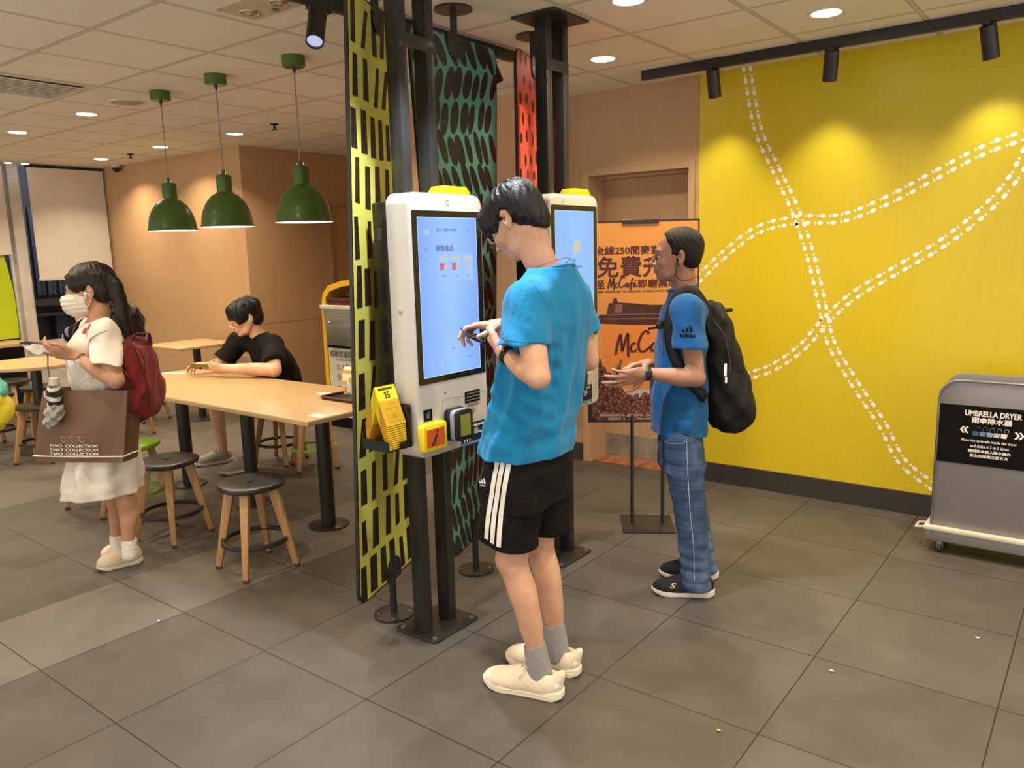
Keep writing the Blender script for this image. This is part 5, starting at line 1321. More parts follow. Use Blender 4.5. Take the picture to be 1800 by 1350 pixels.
def project_strip(target_me, pts, width, mat, parent, name, off=.0022, side=(0, -1, 0), sub=3):
    """ribbon laid on a mesh: pts are world points near the surface; cast along -side"""
    bvh = BVHTree.FromPolygons([v.co.copy() for v in target_me.vertices], [tuple(p.vertices) for p in target_me.polygons])
    sd = Vector(side).normalized(); pts = [Vector(p) for p in pts]; pl = []
    for a, b in zip(pts, pts[1:]):
        for k in range(8): pl.append(a.lerp(b, k/8))
    pl.append(pts[-1]); mb = MB(); prev = None
    for i, p in enumerate(pl):
        t = (pl[min(i+1, len(pl)-1)]-pl[max(i-1, 0)]).normalized(); wv = t.cross(sd).normalized(); row = []
        for j in range(sub+1):
            q = p+wv*width*(j/sub-.5); h = bvh.ray_cast(q+sd*.6, -sd)
            if h[0] is None: row = None; break
            row.append(mb.bm.verts.new(h[0]+sd*off+h[1]*off*.3))
        if row and prev:
            for j in range(sub): mb.bm.faces.new((prev[j], row[j], row[j+1], prev[j+1]))
        prev = row
    return ob(name, mb, mat, parent, True, world=True)
def project_mesh(target_me, me, mat, parent, name, off=.002, side=(0, -1, 0)):
    bvh = BVHTree.FromPolygons([v.co.copy() for v in target_me.vertices], [tuple(p.vertices) for p in target_me.polygons]); sd = Vector(side).normalized()
    for v in me.vertices:
        h = bvh.ray_cast(v.co+sd*.6, -sd)
        if h[0] is not None: v.co = h[0]+sd*off
    return ob(name, me, mat, parent, world=True)
def world_copy(me, parent):
    m = me.copy(); m.transform(world_mat(parent)); return m
# ------------------------------------------------------------------ young man in the blue T-shirt
def person(loc, label): return empty('person', loc, label, 'person')
def bounds(pts, pad):
    a = np.array([list(p) for p in pts]); return a.min(0)-pad, a.max(0)+pad
def young_man():
    r = person((2.27, 1.05, 0), 'young man in turquoise T-shirt and black shorts, bent over a phone at the near kiosk')
    hc = V3((2.192, 1.035, 1.660)); H = Head(hc, (-.80, -.04, -.60), (-.60, 0, .80), .97, .97)
    shL, shR = V3((2.345, .866, 1.405)), V3((2.300, 1.200, 1.41))
    elL, wrL = ay(946, 663, .800), ay(886, 619, .845)
    elR, wrR = V3((2.33, 1.255, 1.17)), ay(879, 572, 1.13)
    kL, aL = V3((2.200, .945, .50)), V3((2.292, .985, .095)); kR, aR = V3((2.185, 1.13, .50)), V3((2.258, 1.145, .095))
    F = Field((1.86, .72, .02), (2.56, 1.36, 1.82), .004)
    # trunk, neck
    F.loft([((2.225, 1.03, .82), .155, .095), ((2.235, 1.03, .95), .140, .085), ((2.27, 1.03, 1.12), .135, .085), ((2.31, 1.03, 1.30), .155, .095), ((2.325, 1.03, 1.42), .150, .080), ((2.33, 1.03, 1.47), .09, .06)], (0, 1), (1, 0), .02)
    F.cap((2.345, 1.033, 1.44), (2.245, 1.034, 1.575), .055, .046, .02); F.cap((2.33, 1.03, 1.43), shL, .055, .052, .03); F.cap((2.33, 1.03, 1.43), shR, .055, .052, .03)
    H.build(F, jaw=.85); F.cap(H.P(0, -.055, -.012), (2.285, 1.034, 1.54), .043, .046, .02)
    # legs
    for hx, k, a in (((2.23, .950), kL, aL), ((2.23, 1.112), kR, aR)):
        h = V3((hx[0], hx[1], .86)); d = (a-k)
        F.chain([h, h.lerp(k, .5), k+V3((.01, 0, .04)), k], [.085, .070, .052, .048], .02)
        F.chain([k, k+d*.26+V3((.012, 0, 0)), k+d*.52+V3((.010, 0, 0)), k+d*.85, a], [.047, .051, .044, .031, .031], .035)
        F.cap(a, a+V3((-.05, -.008, -.045)), .030, .028, .008)
    # arms and hands
    F.chain([shL, shL.lerp(elL, .5), elL], [.050, .043, .037], .02); F.chain([elL, elL.lerp(wrL, .35)+V3((0, 0, -.006)), wrL], [.034, .036, .0235], .012)
    F.chain([shR, shR.lerp(elR, .5), elR], [.050, .043, .037], .02); F.chain([elR, elR.lerp(wrR, .35), wrR], [.034, .036, .0235], .012)
    dL = V3((-.84, .52, .16)); nL = V3((-.35, -.70, -.62))
    hand(F, wrL, dL, nL, [(.75, .9, .6), (.85, .95, .6), (.95, 1.0, .6), (1.05, 1.0, .6)], 1, .98, thumb=(.25, .1, .0), spread=.03)
    dR = (ay(826, 572, 1.045)-wrR).normalized(); nR = V3((-.10, .10, .98))
    hand(F, wrR, dR, nR, [(.25, .55, .35), (.5, .8, .5), (.7, 1.0, .6), (.8, 1.1, .6)], -1, .98, thumb=(.55, .5, .4), spread=.04)
    body = ob('body', F.mesh('body'), M['skin_ym'], r, world=True)
    H.extras(r, lips=True)
    # hair
    F = Field(hc-V3((.17, .14, .16)), hc+V3((.17, .14, .19)), .003); A = (H.r, H.f, H.u)
    F.ell(H.P(0, -.020, .045), (.083, .103, .084), A, .01); F.ell(H.P(0, .030, .074), (.070, .064, .042), A, .03); F.ell(H.P(0, .078, .056), (.058, .026, .036), A, .03)
    F.ell(H.P(0, -.060, -.010), (.073, .052, .060), A, .03); F.ell(H.P(0, -.078, -.050), (.052, .030, .044), A, .02)
    for q in (-1, 1): F.ell(H.P(q*.050, .072, .040), (.030, .036, .042), A, .02); F.ell(H.P(q*.070, .050, .018), (.014, .020, .034), A, .015)
    F.ell(H.P(0, .105, -.050), (.078, .068, .072), A, .015, 'sub')
    for q in (-1, 1): F.ell(H.P(q*.092, .022, -.044), (.040, .056, .056), A, .010, 'sub'); F.ell(H.P(q*.092, -.012, -.006), (.026, .025, .040), A, .006, 'sub')
    F.ell(H.P(0, .010, -.118), (.09, .075, .052), A, .02, 'sub')
    random.seed(4)
    for i in range(150):                                   # layered locks falling from the crown
        th = random.uniform(0, 2*PI); e0 = random.uniform(.15, 1.15); cr = (0.0, -.045, .050)
        pts = []; L = random.uniform(.35, .6)
        for j in range(4):
            e = e0+L*j/3; x = math.sin(e)*math.sin(th)*.084; y = -.020+math.sin(e)*math.cos(th)*.103; z = .047+math.cos(e)*.084
            pts.append(H.P(x, y+.001*j, z-.003+(.0035 if j < 3 else 0)))
        q = pts[-1]-H.c
        uu, ff = q.dot(H.u), q.dot(H.f)
        if uu < .012 and ff > -.045: continue
        if uu < -.050: continue
        F.chain(pts, [.004, .0065, .0055, .002], .003)
    for i in range(16):                                    # fringe over the brow
        x = -.062+.124*i/15+random.uniform(-.004, .004); y = .086-.30*x*x*10*.3
        F.chain([H.P(x*.8, y-.022, .085), H.P(x*.95, y+.002, .060), H.P(x*1.05, y+.006+random.uniform(-.004, .004), .032+random.uniform(-.010, .006))], [.009, .009, .003], .006)
    F.folds(.0011, [(260, 30, 120, .3, .6), (90, 240, -90, 1.1, .6), (180, 200, 60, 2, .4)])
    ob('hair', F.mesh('hair', 0), M['hair_black'], r, world=True)
    # glasses
    mb = MB()
    for q in (-1, 1):
        pts = [H.P(q*.033+a, .116-abs(q*.033+a)*.10, .002+b) for a, b in rrect(.048, .034, .009, 4)]
        mb.tube(pts, .0019, 6, True); mb.tube([H.P(q*.057, .110, .012), H.P(q*.073, .092, .013), H.P(q*.079, .03, .010), H.P(q*.079, -.012, .002)], .0020, 6)
    mb.tube([H.P(-.010, .116, .006), H.P(0, .119, .009), H.P(.010, .116, .006)], .0018, 6)
    g = ob('glasses', mb, M['black_plastic'], r, True, world=True)
    mb = MB()
    for q in (-1, 1): mb.poly([H.P(q*.033+a, .1155-abs(q*.033+a)*.10, .002+b) for a, b in rrect(.046, .032, .008, 4)])
    ob('lens', mb, M['glass'], g, world=True)
    # T-shirt
    F = Field((1.98, .68, .82), (2.58, 1.42, 1.58), .004)
    fold = lambda u, v, Z, a: (-.0085*np.abs(np.cos(a*4.5+Z*1.6+.7*np.sin(Z*7)))**5*np.clip((1.47-Z)*5, .0, 1)+.0035*np.sin(a*7-Z*8+1)*np.clip((1.42-Z)*3, .15, 1))
    F.loft([((2.212, 1.03, .842), .196, .138), ((2.230, 1.03, .95), .190, .130), ((2.262, 1.03, 1.06), .178, .116), ((2.290, 1.03, 1.20), .168, .112), ((2.312, 1.03, 1.33), .178, .118), ((2.325, 1.03, 1.415), .178, .105), ((2.333, 1.03, 1.46), .135, .085), ((2.338, 1.03, 1.505), .078, .072)], (0, 1), (1, 0), .01, fold=fold)
    F.cap((2.335, 1.03, 1.440), shL+V3((.0, .01, -.002)), .062, .062, .03); F.cap((2.335, 1.03, 1.440), shR+V3((0, -.01, -.002)), .062, .062, .03)
    tL = ay(923, 604, .835); tR = shR+V3((.01, .035, -.135))
    F.sleeve(shL+V3((.004, .012, .0)), tL, .066, .086, (.05, -.05, -1), .03)
    F.sleeve(shR+V3((0, -.012, .0)), tR, .064, .080, (0, .1, -1), .03)
    F.ell((2.335, 1.032, 1.520), (.062, .066, .038), ((1, 0, 0), (0, 1, 0), (0, 0, 1)), .008, 'sub')
    F.cap((2.30, 1.033, 1.50), (2.24, 1.034, 1.56), .058, .056, .008, 'sub')
    F.folds(.0030, [(60, 12, 10, 0, .7), (10, 55, 22, 1, .6), (30, -40, 14, 2, .5)], (2.0, .7, .86), (2.56, 1.4, 1.46))
    F.folds(.0024, [(70, 30, 90, .5, .8), (40, -70, 60, 2.2, .6)], (2.0, .7, .95), (2.46, .98, 1.36))
    F.folds(.0030, [(30, 0, 60, 0, .6), (22, 10, -70, 1, .5)], (2.0, .7, .86), (2.56, 1.4, 1.04))
    F.plane((2.21, 1.03, .878), (-.04, 0, -1))
    tee = ob('t_shirt', F.mesh('t_shirt'), M['tee_blue'], r, world=True)
    me = tee.data.copy(); me.transform(world_mat(tee))
    vs_ = (.30, -.95, .05)
    for pth in (((905, 490), (920, 486), (936, 497), (950, 520), (958, 545)), ((886, 588), (905, 592), (930, 596), (955, 599))):
        project_strip(me, [ay(u, v, .84) for u, v in pth], .0045, M['tee_blue'], tee, 'seam', .0012, side=vs_, sub=2)
    project_strip(me, [ay(u, v, .86) for u, v in ((866, 764), (900, 774), (940, 781), (970, 784), (994, 784))], .004, M['tee_blue'], tee, 'hem_seam', .0012, side=(.45, -.89, 0), sub=2)
    mb = MB(); N = 40
    mb.tube([V3((2.338+.070*math.cos(q)-.018*max(0, -math.cos(q)), 1.032+.072*math.sin(q), 1.500+.020*math.cos(q)-.006)) for q in [2*PI*k/N for k in range(N)]], .0055, 8, True)
    ob('collar', mb, M['tee_blue'], tee, True, world=True)
    mb = MB(); mb.tube([V3((2.333+.060*math.cos(q), 1.033+.062*math.sin(q), 1.512+.022*math.cos(q))) for q in [2*PI*k/N for k in range(N)]], .0011, 6, True); ob('necklace', mb, plain('dark_red_cord', (.12, .02, .015), .5), r, True, world=True)
    mb = MB(); wc = wrL.lerp(elL, .14); dd = (elL-wrL).normalized(); q = frame(wc, dd.orthogonal(), dd.cross(dd.orthogonal()))
    mb.ring((0, 0, 0), .0295, .0035, .010, 30, q); mb.cyl(q @ V3((.02, -.018, 0)), q @ V3((.028, -.026, 0)), .016, n=20); ob('wristwatch', mb, M['black_plastic'], r, True, world=True)
    # shorts
    F = Field((1.98, .76, .48), (2.46, 1.34, .96), .004)
    F.loft([((2.215, 1.03, .70), .170, .120), ((2.22, 1.03, .80), .172, .122), ((2.23, 1.03, .95), .160, .112)], (0, 1), (1, 0), .01)
    F.loft([((2.182, .945, .50), .098, .108), ((2.20, .945, .66), .094, .108), ((2.22, .955, .82), .085, .105)], (0, 1), (1, 0), .03)
    F.loft([((2.192, 1.128, .52), .094, .104), ((2.205, 1.125, .66), .092, .104), ((2.22, 1.11, .82), .085, .100)], (0, 1), (1, 0), .03)
    F.folds(.0030, [(40, 10, 22, 0, .7), (14, 30, 45, 1, .6), (60, -20, 20, 2, .4)])
    F.cap((2.182, .945, .48), (2.195, .945, .63), .092, .080, .003, 'sub'); F.cap((2.192, 1.128, .48), (2.20, 1.128, .64), .090, .078, .003, 'sub')
    F.plane((2.156, 0, .572), (-.17, 0, -1))
    sh = ob('shorts', F.mesh('shorts'), M['shorts_black'], r, world=True)
    me = sh.data.copy(); me.transform(world_mat(sh))
    sd = (.42, -.90, 0)
    for k, path in enumerate((((878, 784), (868, 850), (860, 905), (856, 946)), ((888, 784), (878, 850), (870, 905), (867, 953)), ((898, 784), (889, 850), (881, 905), (878, 959)))):
        project_strip(me, [ay(u, v, .86) for u, v in path], .0165, M['print_white'], sh, 'side_stripe', side=sd)
    mb = MB()
    o = ay(848, 847, .90); X_ = V3((.93, .35, .0)).normalized(); fm = frame(o, (X_.x, X_.y, 0), (0, 0, 1))
    for k, (a, b, c) in enumerate(((-.011, -.004, .004), (-.003, .004, .009), (.005, .012, .014))): mb.poly([fm @ V3((a, -.006, 0)), fm @ V3((b, -.006, 0)), fm @ V3((b-.004, c-.002, 0)), fm @ V3((a-.001, c, 0))])
    lt = text_mesh('adidas', .008, fm @ Matrix.Translation((0, -.012, 0)), bold=.0002); me2 = join([mb.mesh('x'), lt])
    bm = bmesh.new(); bm.from_mesh(me2); bmesh.ops.triangulate(bm, faces=bm.faces); bm.to_mesh(me2); bm.free()
    project_mesh(me, me2, M['print_white'], sh, 'hip_logo', side=tuple((CAM-o).normalized()))
    # socks and shoes
    for a, k in ((aL, kL), (aR, kR)):
        d = (k-a).normalized(); F = Field(a-V3((.10, .08, .06)), a+V3((.08, .08, .14)), .004)
        F.cap(a+V3((-.004, 0, -.03)), a+d*.10, .046, .039, .01); F.plane(a+d*.098, d); F.cap(a+d*.085, a+d*.14, .032, .032, .003, 'sub'); ob('sock', F.mesh('sock'), M['sock_grey'], r, world=True)
    shoe(r, (2.370, 1.000, 0), (2.074, .930, 0), M['shoe_cream'], M['sole_cream'], h=.075, wdt=.050, sole_h=.030, laces=True, boost=True)
    shoe(r, (2.336, 1.165, 0), (2.042, 1.105, 0), M['shoe_cream'], M['sole_cream'], h=.075, wdt=.050, sole_h=.030, laces=True, boost=True)
    return r
ym = young_man()
ph = empty('smartphone', ay(830, 590, 1.0), 'smartphone held flat in the hands of the young man in the blue T-shirt', 'smartphone')
q = frame((0, 0, 0), DH*.93-RH*.22+V3((0, 0, .10)), RH*.88+V3((0, 0, -.45)))
ob('phone_body', MB().box((-.072, -.036, -.004), (.072, .036, .004), .003, M_=q), M['phone'], ph, 'auto')
ob('phone_screen', MB().box((-.069, -.033, .0041), (.069, .033, .0045), M_=q), emis('phone_screen', (.35, .5, .9), .5), ph)
# ------------------------------------------------------------------ older man with the backpack
def lin(a, b, t): return a.lerp(b, t)
def older_man():
    D = 3.44; r = person((2.33, 2.10, 0), 'older man in a royal blue T-shirt and jeans, standing in profile beside the coffee poster')
    hc = ad(1190, 451, D); H = Head(hc, -RH+DH*.10, (0.03, 0, 1), .93, .98)
    sN, sF = ad(1207, 545, D-.17), ad(1195, 545, D+.16)
    eN, wN = ad(1224, 664, D-.20), ad(1136, 656, D-.20); eF, wF = ad(1212, 655, D+.17), ad(1140, 640, D+.05)
    hN, hF = ad(1196, 770, D-.09), ad(1196, 770, D+.09)
    kN, kF = ad(1212, 888, D-.10), ad(1214, 885, D+.12); aN, aF = V3((2.415, 2.015, .09)), V3((2.36, 2.215, .09))
    lo, hi = bounds([hc, sN, sF, eN, eF, wN, wF, aN, aF, ad(1060, 650, D-.1), ad(1060, 670, D+.05)], .17); lo[2] = .02
    F = Field(lo, hi, .005); AX, AY = tuple(DH)[:2], tuple(RH)[:2]
    c = lambda px, py: ad(px, py, D)
    F.loft([(c(1196, 770), .13, .09), (c(1192, 700), .135, .10), (c(1198, 620), .13, .09), (c(1203, 560), .145, .09), (c(1203, 530), .13, .07), (c(1200, 515), .07, .05)], AX, AY, .02)
    F.cap(c(1204, 528), H.P(0, -.03, -.05), .053, .047, .02); F.cap(c(1202, 532), sN, .05, .05, .03); F.cap(c(1202, 532), sF, .05, .05, .03)
    H.build(F, jaw=.95, nose=1.35)
    for s_, e, w_ in ((sN, eN, wN), (sF, eF, wF)):
        F.chain([s_, lin(s_, e, .5), e], [.050, .043, .036], .02); F.chain([e, lin(e, w_, .3)+V3((0, 0, -.005)), w_], [.036, .039, .024], .014)
    for h, k, a in ((hN, kN, aN), (hF, kF, aF)): F.chain([h, k, a], [.08, .053, .036], .02)
    dN = -RH*.93+V3((0, 0, -.16))-DH*.15
    hand(F, wN, dN, -DH*.75+V3((0, 0, -.25))+RH*.2, [(.25, .35, .2), (.1, .25, .2), (.15, .3, .2), (.3, .4, .3)], -1, .98, thumb=(-.2, -.1, 0), spread=.10, thumb_out=1.4)
    dF = -RH*.9+V3((0, 0, .02))-DH*.35
    hand(F, wF, dF, V3((0, 0, 1))+DH*.2, [(.4, .6, .4)]*4, -1, .95, thumb=(.4, .3, .2))
    ob('body', F.mesh('body'), M['skin_om'], r, world=True); H.extras(r)
    # hair: short, receding at the temples
    F = Field(hc-V3((.14, .14, .14)), hc+V3((.14, .14, .17)), .003); A = (H.r, H.f, H.u)
    F.ell(H.P(0, -.020, .048), (.080, .098, .084), A, .01); F.ell(H.P(0, -.052, .0), (.072, .056, .066), A, .02)
    F.ell(H.P(0, .105, -.010), (.085, .062, .082), A, .012, 'sub'); F.ell(H.P(0, .085, .060), (.075, .032, .045), A, .02, 'sub')
    for q in (-1, 1):
        F.ell(H.P(q*.085, .060, .035), (.034, .026, .040), A, .01, 'sub'); F.ell(H.P(q*.092, .020, -.055), (.04, .050, .058), A, .01, 'sub'); F.ell(H.P(q*.092, -.012, -.006), (.026, .024, .040), A, .006, 'sub')
    F.ell(H.P(0, -.020, -.105), (.09, .080, .050), A, .02, 'sub')
    random.seed(8)
    for i in range(90):
        th = random.uniform(.9, 2*PI-.9); e0 = random.uniform(.2, 1.5); pts = []
        for j in range(3):
            e = e0+.28*j/2; pts.append(H.P(math.sin(e)*math.sin(th)*.078, -.020+math.sin(e)*math.cos(th)*.095, .048+math.cos(e)*.082)+H.u*.002)
        q = pts[-1]-H.c
        if q.dot(H.u) < .015 and q.dot(H.f) > -.045 or q.dot(H.u) < -.03: continue
        F.chain(pts, [.003, .005, .002], .003)
    F.folds(.0009, [(300, 40, 200, .3, .6), (90, 300, -190, 1.1, .6)])
    ob('hair', F.mesh('hair', 0), M['hair_short'], r, world=True)
    # T-shirt
    pts = [sN, sF, c(1130, 720), c(1260, 780), c(1200, 500)]; lo, hi = bounds(pts, .16)
    F = Field(lo, hi, .0045)
    fold = lambda u, v, Z, a: .003*np.sin(a*8+Z*14)*np.clip((1.3-Z)*3, .1, 1)
    F.loft([(c(1196, 790), .165, .118), (c(1194, 740), .168, .122), (c(1192, 695), .165, .122), (c(1196, 640), .155, .110), (c(1200, 580), .162, .106), (c(1204, 545), .165, .098), (c(1206, 525), .125, .078), (c(1202, 508), .068, .062)], AX, AY, .01, fold=fold)
    F.cap(c(1204, 533), sN, .060, .062, .03); F.cap(c(1204, 533), sF, .060, .062, .03)
    tN = ad(1211, 606, D-.20); tF = ad(1200, 606, D+.19)
    F.sleeve(sN, ad(1213, 610, D-.20), .062, .074, V3((0, 0, -1))+RH*.05, .03); F.sleeve(sF, ad(1203, 610, D+.19), .062, .070, (0, 0, -1), .03)
    F.cap(c(1200, 505), c(1186, 492), .062, .062, .008, 'sub'); F.ell(c(1199, 502), (.064, .064, .030), None, .006, 'sub')
    F.folds(.0034, [(50, 12, 30, 0, .7), (10, 50, -35, 1, .6), (20, -35, 60, 2, .5)], lo, (hi[0], hi[1], 1.36))
    F.plane(c(1197, 757), (0, 0, -1))
    tee = ob('t_shirt', F.mesh('t_shirt'), M['tee_royal'], r, world=True)
    me = tee.data.copy(); me.transform(world_mat(tee))
    for pth in (((1188, 603), (1205, 606), (1222, 607), (1236, 605)), ((1150, 747), (1180, 750), (1210, 750), (1236, 748))): project_strip(me, [ad(u, v, D-.2) for u, v in pth], .004, M['tee_royal'], tee, 'hem_seam', .0012, side=tuple(-DH), sub=2)
    mb = MB(); o = ad(1214, 583, D-.3); fm = frame(o, RH, (0, 0, 1))
    for a, b, h_ in ((-.021, -.011, .013), (-.008, .003, .021), (.007, .019, .028)): mb.poly([fm @ V3((a, -.006, 0)), fm @ V3((b, -.006, 0)), fm @ V3((b-.006, h_-.010, 0)), fm @ V3((a-.003, h_-.006, 0))])
    ml = join([mb.mesh('x'), text_mesh('adidas', .024, fm @ Matrix.Translation((0, -.020, 0)), bold=.0006)])
    bm = bmesh.new(); bm.from_mesh(ml); bmesh.ops.triangulate(bm, faces=bm.faces); bm.to_mesh(ml); bm.free()
    project_mesh(me, ml, M['print_black'], tee, 'sleeve_logo', .003, side=tuple(-DH))
    mb = MB(); mb.tube([c(1200, 505)+V3((.062*math.cos(q)*RH.x+.062*math.sin(q)*DH.x, .062*math.cos(q)*RH.y+.062*math.sin(q)*DH.y, .012*math.cos(q)-.003)) for q in [2*PI*k/36 for k in range(36)]], .0055, 8, True); ob('collar', mb, M['tee_royal'], tee, True, world=True)
    # jeans
    lo, hi = bounds([hN, hF, aN, aF, c(1150, 760), c(1245, 760)], .11); lo[2] = .0; hi[2] = c(1196, 735).z
    F = Field(lo, hi, .0045)
    F.loft([(c(1198, 815), .148, .104), (c(1196, 778), .140, .098), (c(1195, 742), .122, .084)], AX, AY, .01)
    F.chain([hN, lin(hN, kN, .55), kN, lin(kN, aN, .5), aN+V3((0, 0, -.035))], [.082, .080, .072, .066, .062], .03)
    F.chain([hF, lin(hF, kF, .55), kF, lin(kF, aF, .5), aF+V3((0, 0, -.035))], [.082, .080, .072, .066, .062], .03)
    F.folds(.0018, [(30, 10, 60, 0, .6), (10, 35, -75, 1, .6), (50, -20, 30, 2, .4)]); F.folds(.0035, [(15, 5, 120, 0, .7)], lo, (hi[0], hi[1], .28))
    F.plane((0, 0, .045), (0, 0, -1))
    jn = ob('jeans', F.mesh('jeans'), M['denim'], r, world=True)
    me = jn.data.copy(); me.transform(world_mat(jn)); st = plain('seam_thread', (.30, .38, .48), .8)
    project_strip(me, [ad(u, v, D-.12) for u, v in ((1202, 770), (1204, 830), (1208, 890), (1214, 950), (1215, 1010))], .0028, st, jn, 'side_seam', .0015, side=tuple(-DH), sub=1)
    project_strip(me, [ad(u, v, D-.12) for u, v in ((1164, 768), (1170, 777), (1196, 774), (1203, 767))], .002, st, jn, 'pocket_seam', .0015, side=tuple(-DH), sub=1)
    # shoes, watch, earphones
    s1 = shoe(r, (2.468, 2.082, 0), (2.225, 1.955, 0), M['shoe_black'], M['sole_white'], wdt=.046, laces=True); s2 = shoe(r, (2.405, 2.275, 0), (2.165, 2.145, 0), M['shoe_black'], M['sole_white'], wdt=.046, laces=True)
    me = s1.data.copy(); me.transform(world_mat(s1)); project_mesh(me, text_mesh('S', .028, frame(V3((2.365, 1.90, .055)), RH, (0, 0, 1)), bold=.001, shear=.4, wx=1.6), plain('gold_print', (.55, .42, .12), .4), s1, 'shoe_logo', .002, side=tuple(-DH))
    mb = MB(); o = lin(wN, eN, .03); q = frame(o, DH, V3((0, 0, 1))); q = frame(o, V3((0, 0, 1)), DH)
    mb.ring((0, 0, 0), .0285, .003, .010, 30, q); mb.box((-.016, -.036, -.014), (.016, -.028, .014), .003, M_=q); ob('wristwatch', mb, M['black_plastic'], r, True, world=True)
    mb = MB(); e_ = H.P(-1*.0, 0, 0); nr = -1 if H.r.dot(DH) > 0 else 1
    ep = H.P(nr*.088, .006, -.010); mb.sphere(tuple(ep), .006, n=10)
    mb.tube([ep, H.P(nr*.088, .012, -.05), H.P(nr*.080, .014, -.085), H.P(nr*.076, -.010, -.108), H.P(nr*.072, -.050, -.105), H.P(nr*.05, -.085, -.092), H.P(0, -.10, -.085)], .0018, 6); ob('earphones', mb, M['black_plastic'], r, True, world=True)
    # phone in the near hand
    p = empty('smartphone', ad(1084, 652, D-.14), 'black phone tilted in the hands of the older man in royal blue', 'smartphone')
    q = frame((0, 0, 0), (DH*.9+V3((0, 0, .2))+RH*.2), RH*.45+V3((0, 0, .8)))
    ob('phone_body', MB().box((-.066, -.034, -.004), (.066, .034, .004), .003, M_=q), M['phone'], p, 'auto'); ob('phone_screen', MB().box((-.062, -.030, .004), (.062, .030, .0045), M_=q), M['kiosk_bezel'], p)
    # backpack
    bk = empty('backpack', ad(1282, 690, D+.0), 'black nylon backpack on the back of the older man, straps over his shoulders', 'backpack')
    B = lambda px, py, d=0: ad(px, py, D+d); lo, hi = bounds([B(1240, 540), B(1320, 720), B(1240, 770), B(1300, 760)], .20)
    F = Field(lo, hi, .0045); AV = lambda a, b: (tuple(V3(RH)*1), )
    dirz = (B(1288, 740)-B(1252, 560)).normalized(); rr_ = (RH-dirz*RH.dot(dirz)).normalized()
    A = (rr_, DH, dirz)
    F.ell(B(1266, 640), (.085, .145, .245), A, .02, e=2.6); F.ell(B(1278, 700), (.105, .150, .150), A, .04, e=2.6); F.ell(B(1254, 575), (.045, .12, .10), A, .04)
    F.ell(B(1290, 715, -.05), (.082, .105, .105), A, .012, e=2.4)
    F.cap(B(1248, 560, -.10), B(1300, 640, -.10), .006, .006, .006, 'sub')
    F.cap(B(1270, 645, -.165), B(1310, 660, -.14), .006, None, .008, 'sub')
    F.folds(.004, [(50, 14, 40, 0, .7), (18, 50, -45, 1, .6), (70, -30, 25, 2, .5)])
    F.ell(B(1196, 640), (.122, .165, .34), (RH, DH, V3((0, 0, 1))), .004, 'sub')
    bb = ob('pack_body', F.mesh('pack_body'), M['backpack'], bk, world=True)
    mb = MB(); mb.tube([B(1252, 560, -.135), B(1274, 590, -.155), B(1284, 640, -.165), B(1278, 690, -.168)], .003, 6); ob('zip', mb, M['rubber'], bk, True, world=True)
    mb = MB(); mb.box((-.006, -.003, -.028), (.006, .003, .028), .002, M_=frame(B(1275, 650, -.172), RH, DH)); mb.box((-.005, -.003, -.014), (.005, .003, .014), .002, M_=frame(B(1276, 668, -.175), RH, DH)); ob('zip_pull', mb, M['chrome'], bk, world=True)
    def strap(mb, pts, wd, th=.005):
        pts = [Vector(p) for p in pts]; rows = []
        P_ = []
        for i in range(len(pts)-1):
            a, b, c_, d = (pts[max(0, min(len(pts)-1, k))] for k in (i-1, i, i+1, i+2))
            for t in (0, .2, .4, .6, .8): P_.append(.5*((2*b)+(c_-a)*t+(2*a-5*b+4*c_-d)*t*t+(3*b-a-3*c_+d)*t**3))
        P_.append(pts[-1])
        for i, p in enumerate(P_):
            t = (P_[min(i+1, len(P_)-1)]-P_[max(0, i-1)]).normalized(); ctr = c(1200, 600); out = (p-V3((ctr.x, ctr.y, p.z-.03))); out = (out-t*out.dot(t)).normalized(); sd_ = t.cross(out)
            rows.append([mb.bm.verts.new(p+sd_*wd*a_+out*th*b_) for a_, b_ in ((-.5, -1), (.5, -1), (.5, 1), (-.5, 1))])
        for a, b in zip(rows, rows[1:]):
            for k in range(4): mb.bm.faces.new((a[k], a[(k+1) % 4], b[(k+1) % 4], b[k]))
        mb.bm.faces.new(rows[0]); mb.bm.faces.new(rows[-1][::-1]); return mb
    for sd_, nm in ((-1, 'shoulder_strap'), (1, 'shoulder_strap')):
        d = .115*sd_
        mb = strap(MB(), [B(1252, 590, d*1.1), B(1243, 550, d), B(1226, 520, d), B(1208, 512, d), B(1190, 526, d*1.0), B(1178, 560, d*1.2), B(1180, 610, d*1.35), B(1200, 655, d*1.45), B(1240, 700, d*1.3)] , .046, .006); ob(nm, mb, M['backpack'], bk, True, world=True)
    mb = strap(MB(), [B(1180, 566, -.14), B(1162, 566, -.09), B(1156, 572, 0), B(1162, 570, .09)], .018, .003); ob('chest_strap', mb, M['black_plastic'], bk, True, world=True)
    mb = MB(); mb.box((-.016, -.010, -.012), (.016, .010, .012), .003, M_=frame(B(1159, 573, -.09), RH, DH)); mb.tube([B(1158, 576, -.10), B(1146, 577, -.12), B(1140, 578, -.13)], .005, 8); ob('buckle', mb, M['black_plastic'], bk, world=True)
    mb = strap(MB(), [B(1250, 566, 0), B(1256, 553, 0), B(1268, 547, 0), B(1286, 544, 0)], .040, .006); ob('top_handle', mb, M['backpack'], bk, True, world=True)
    return r
older_man()

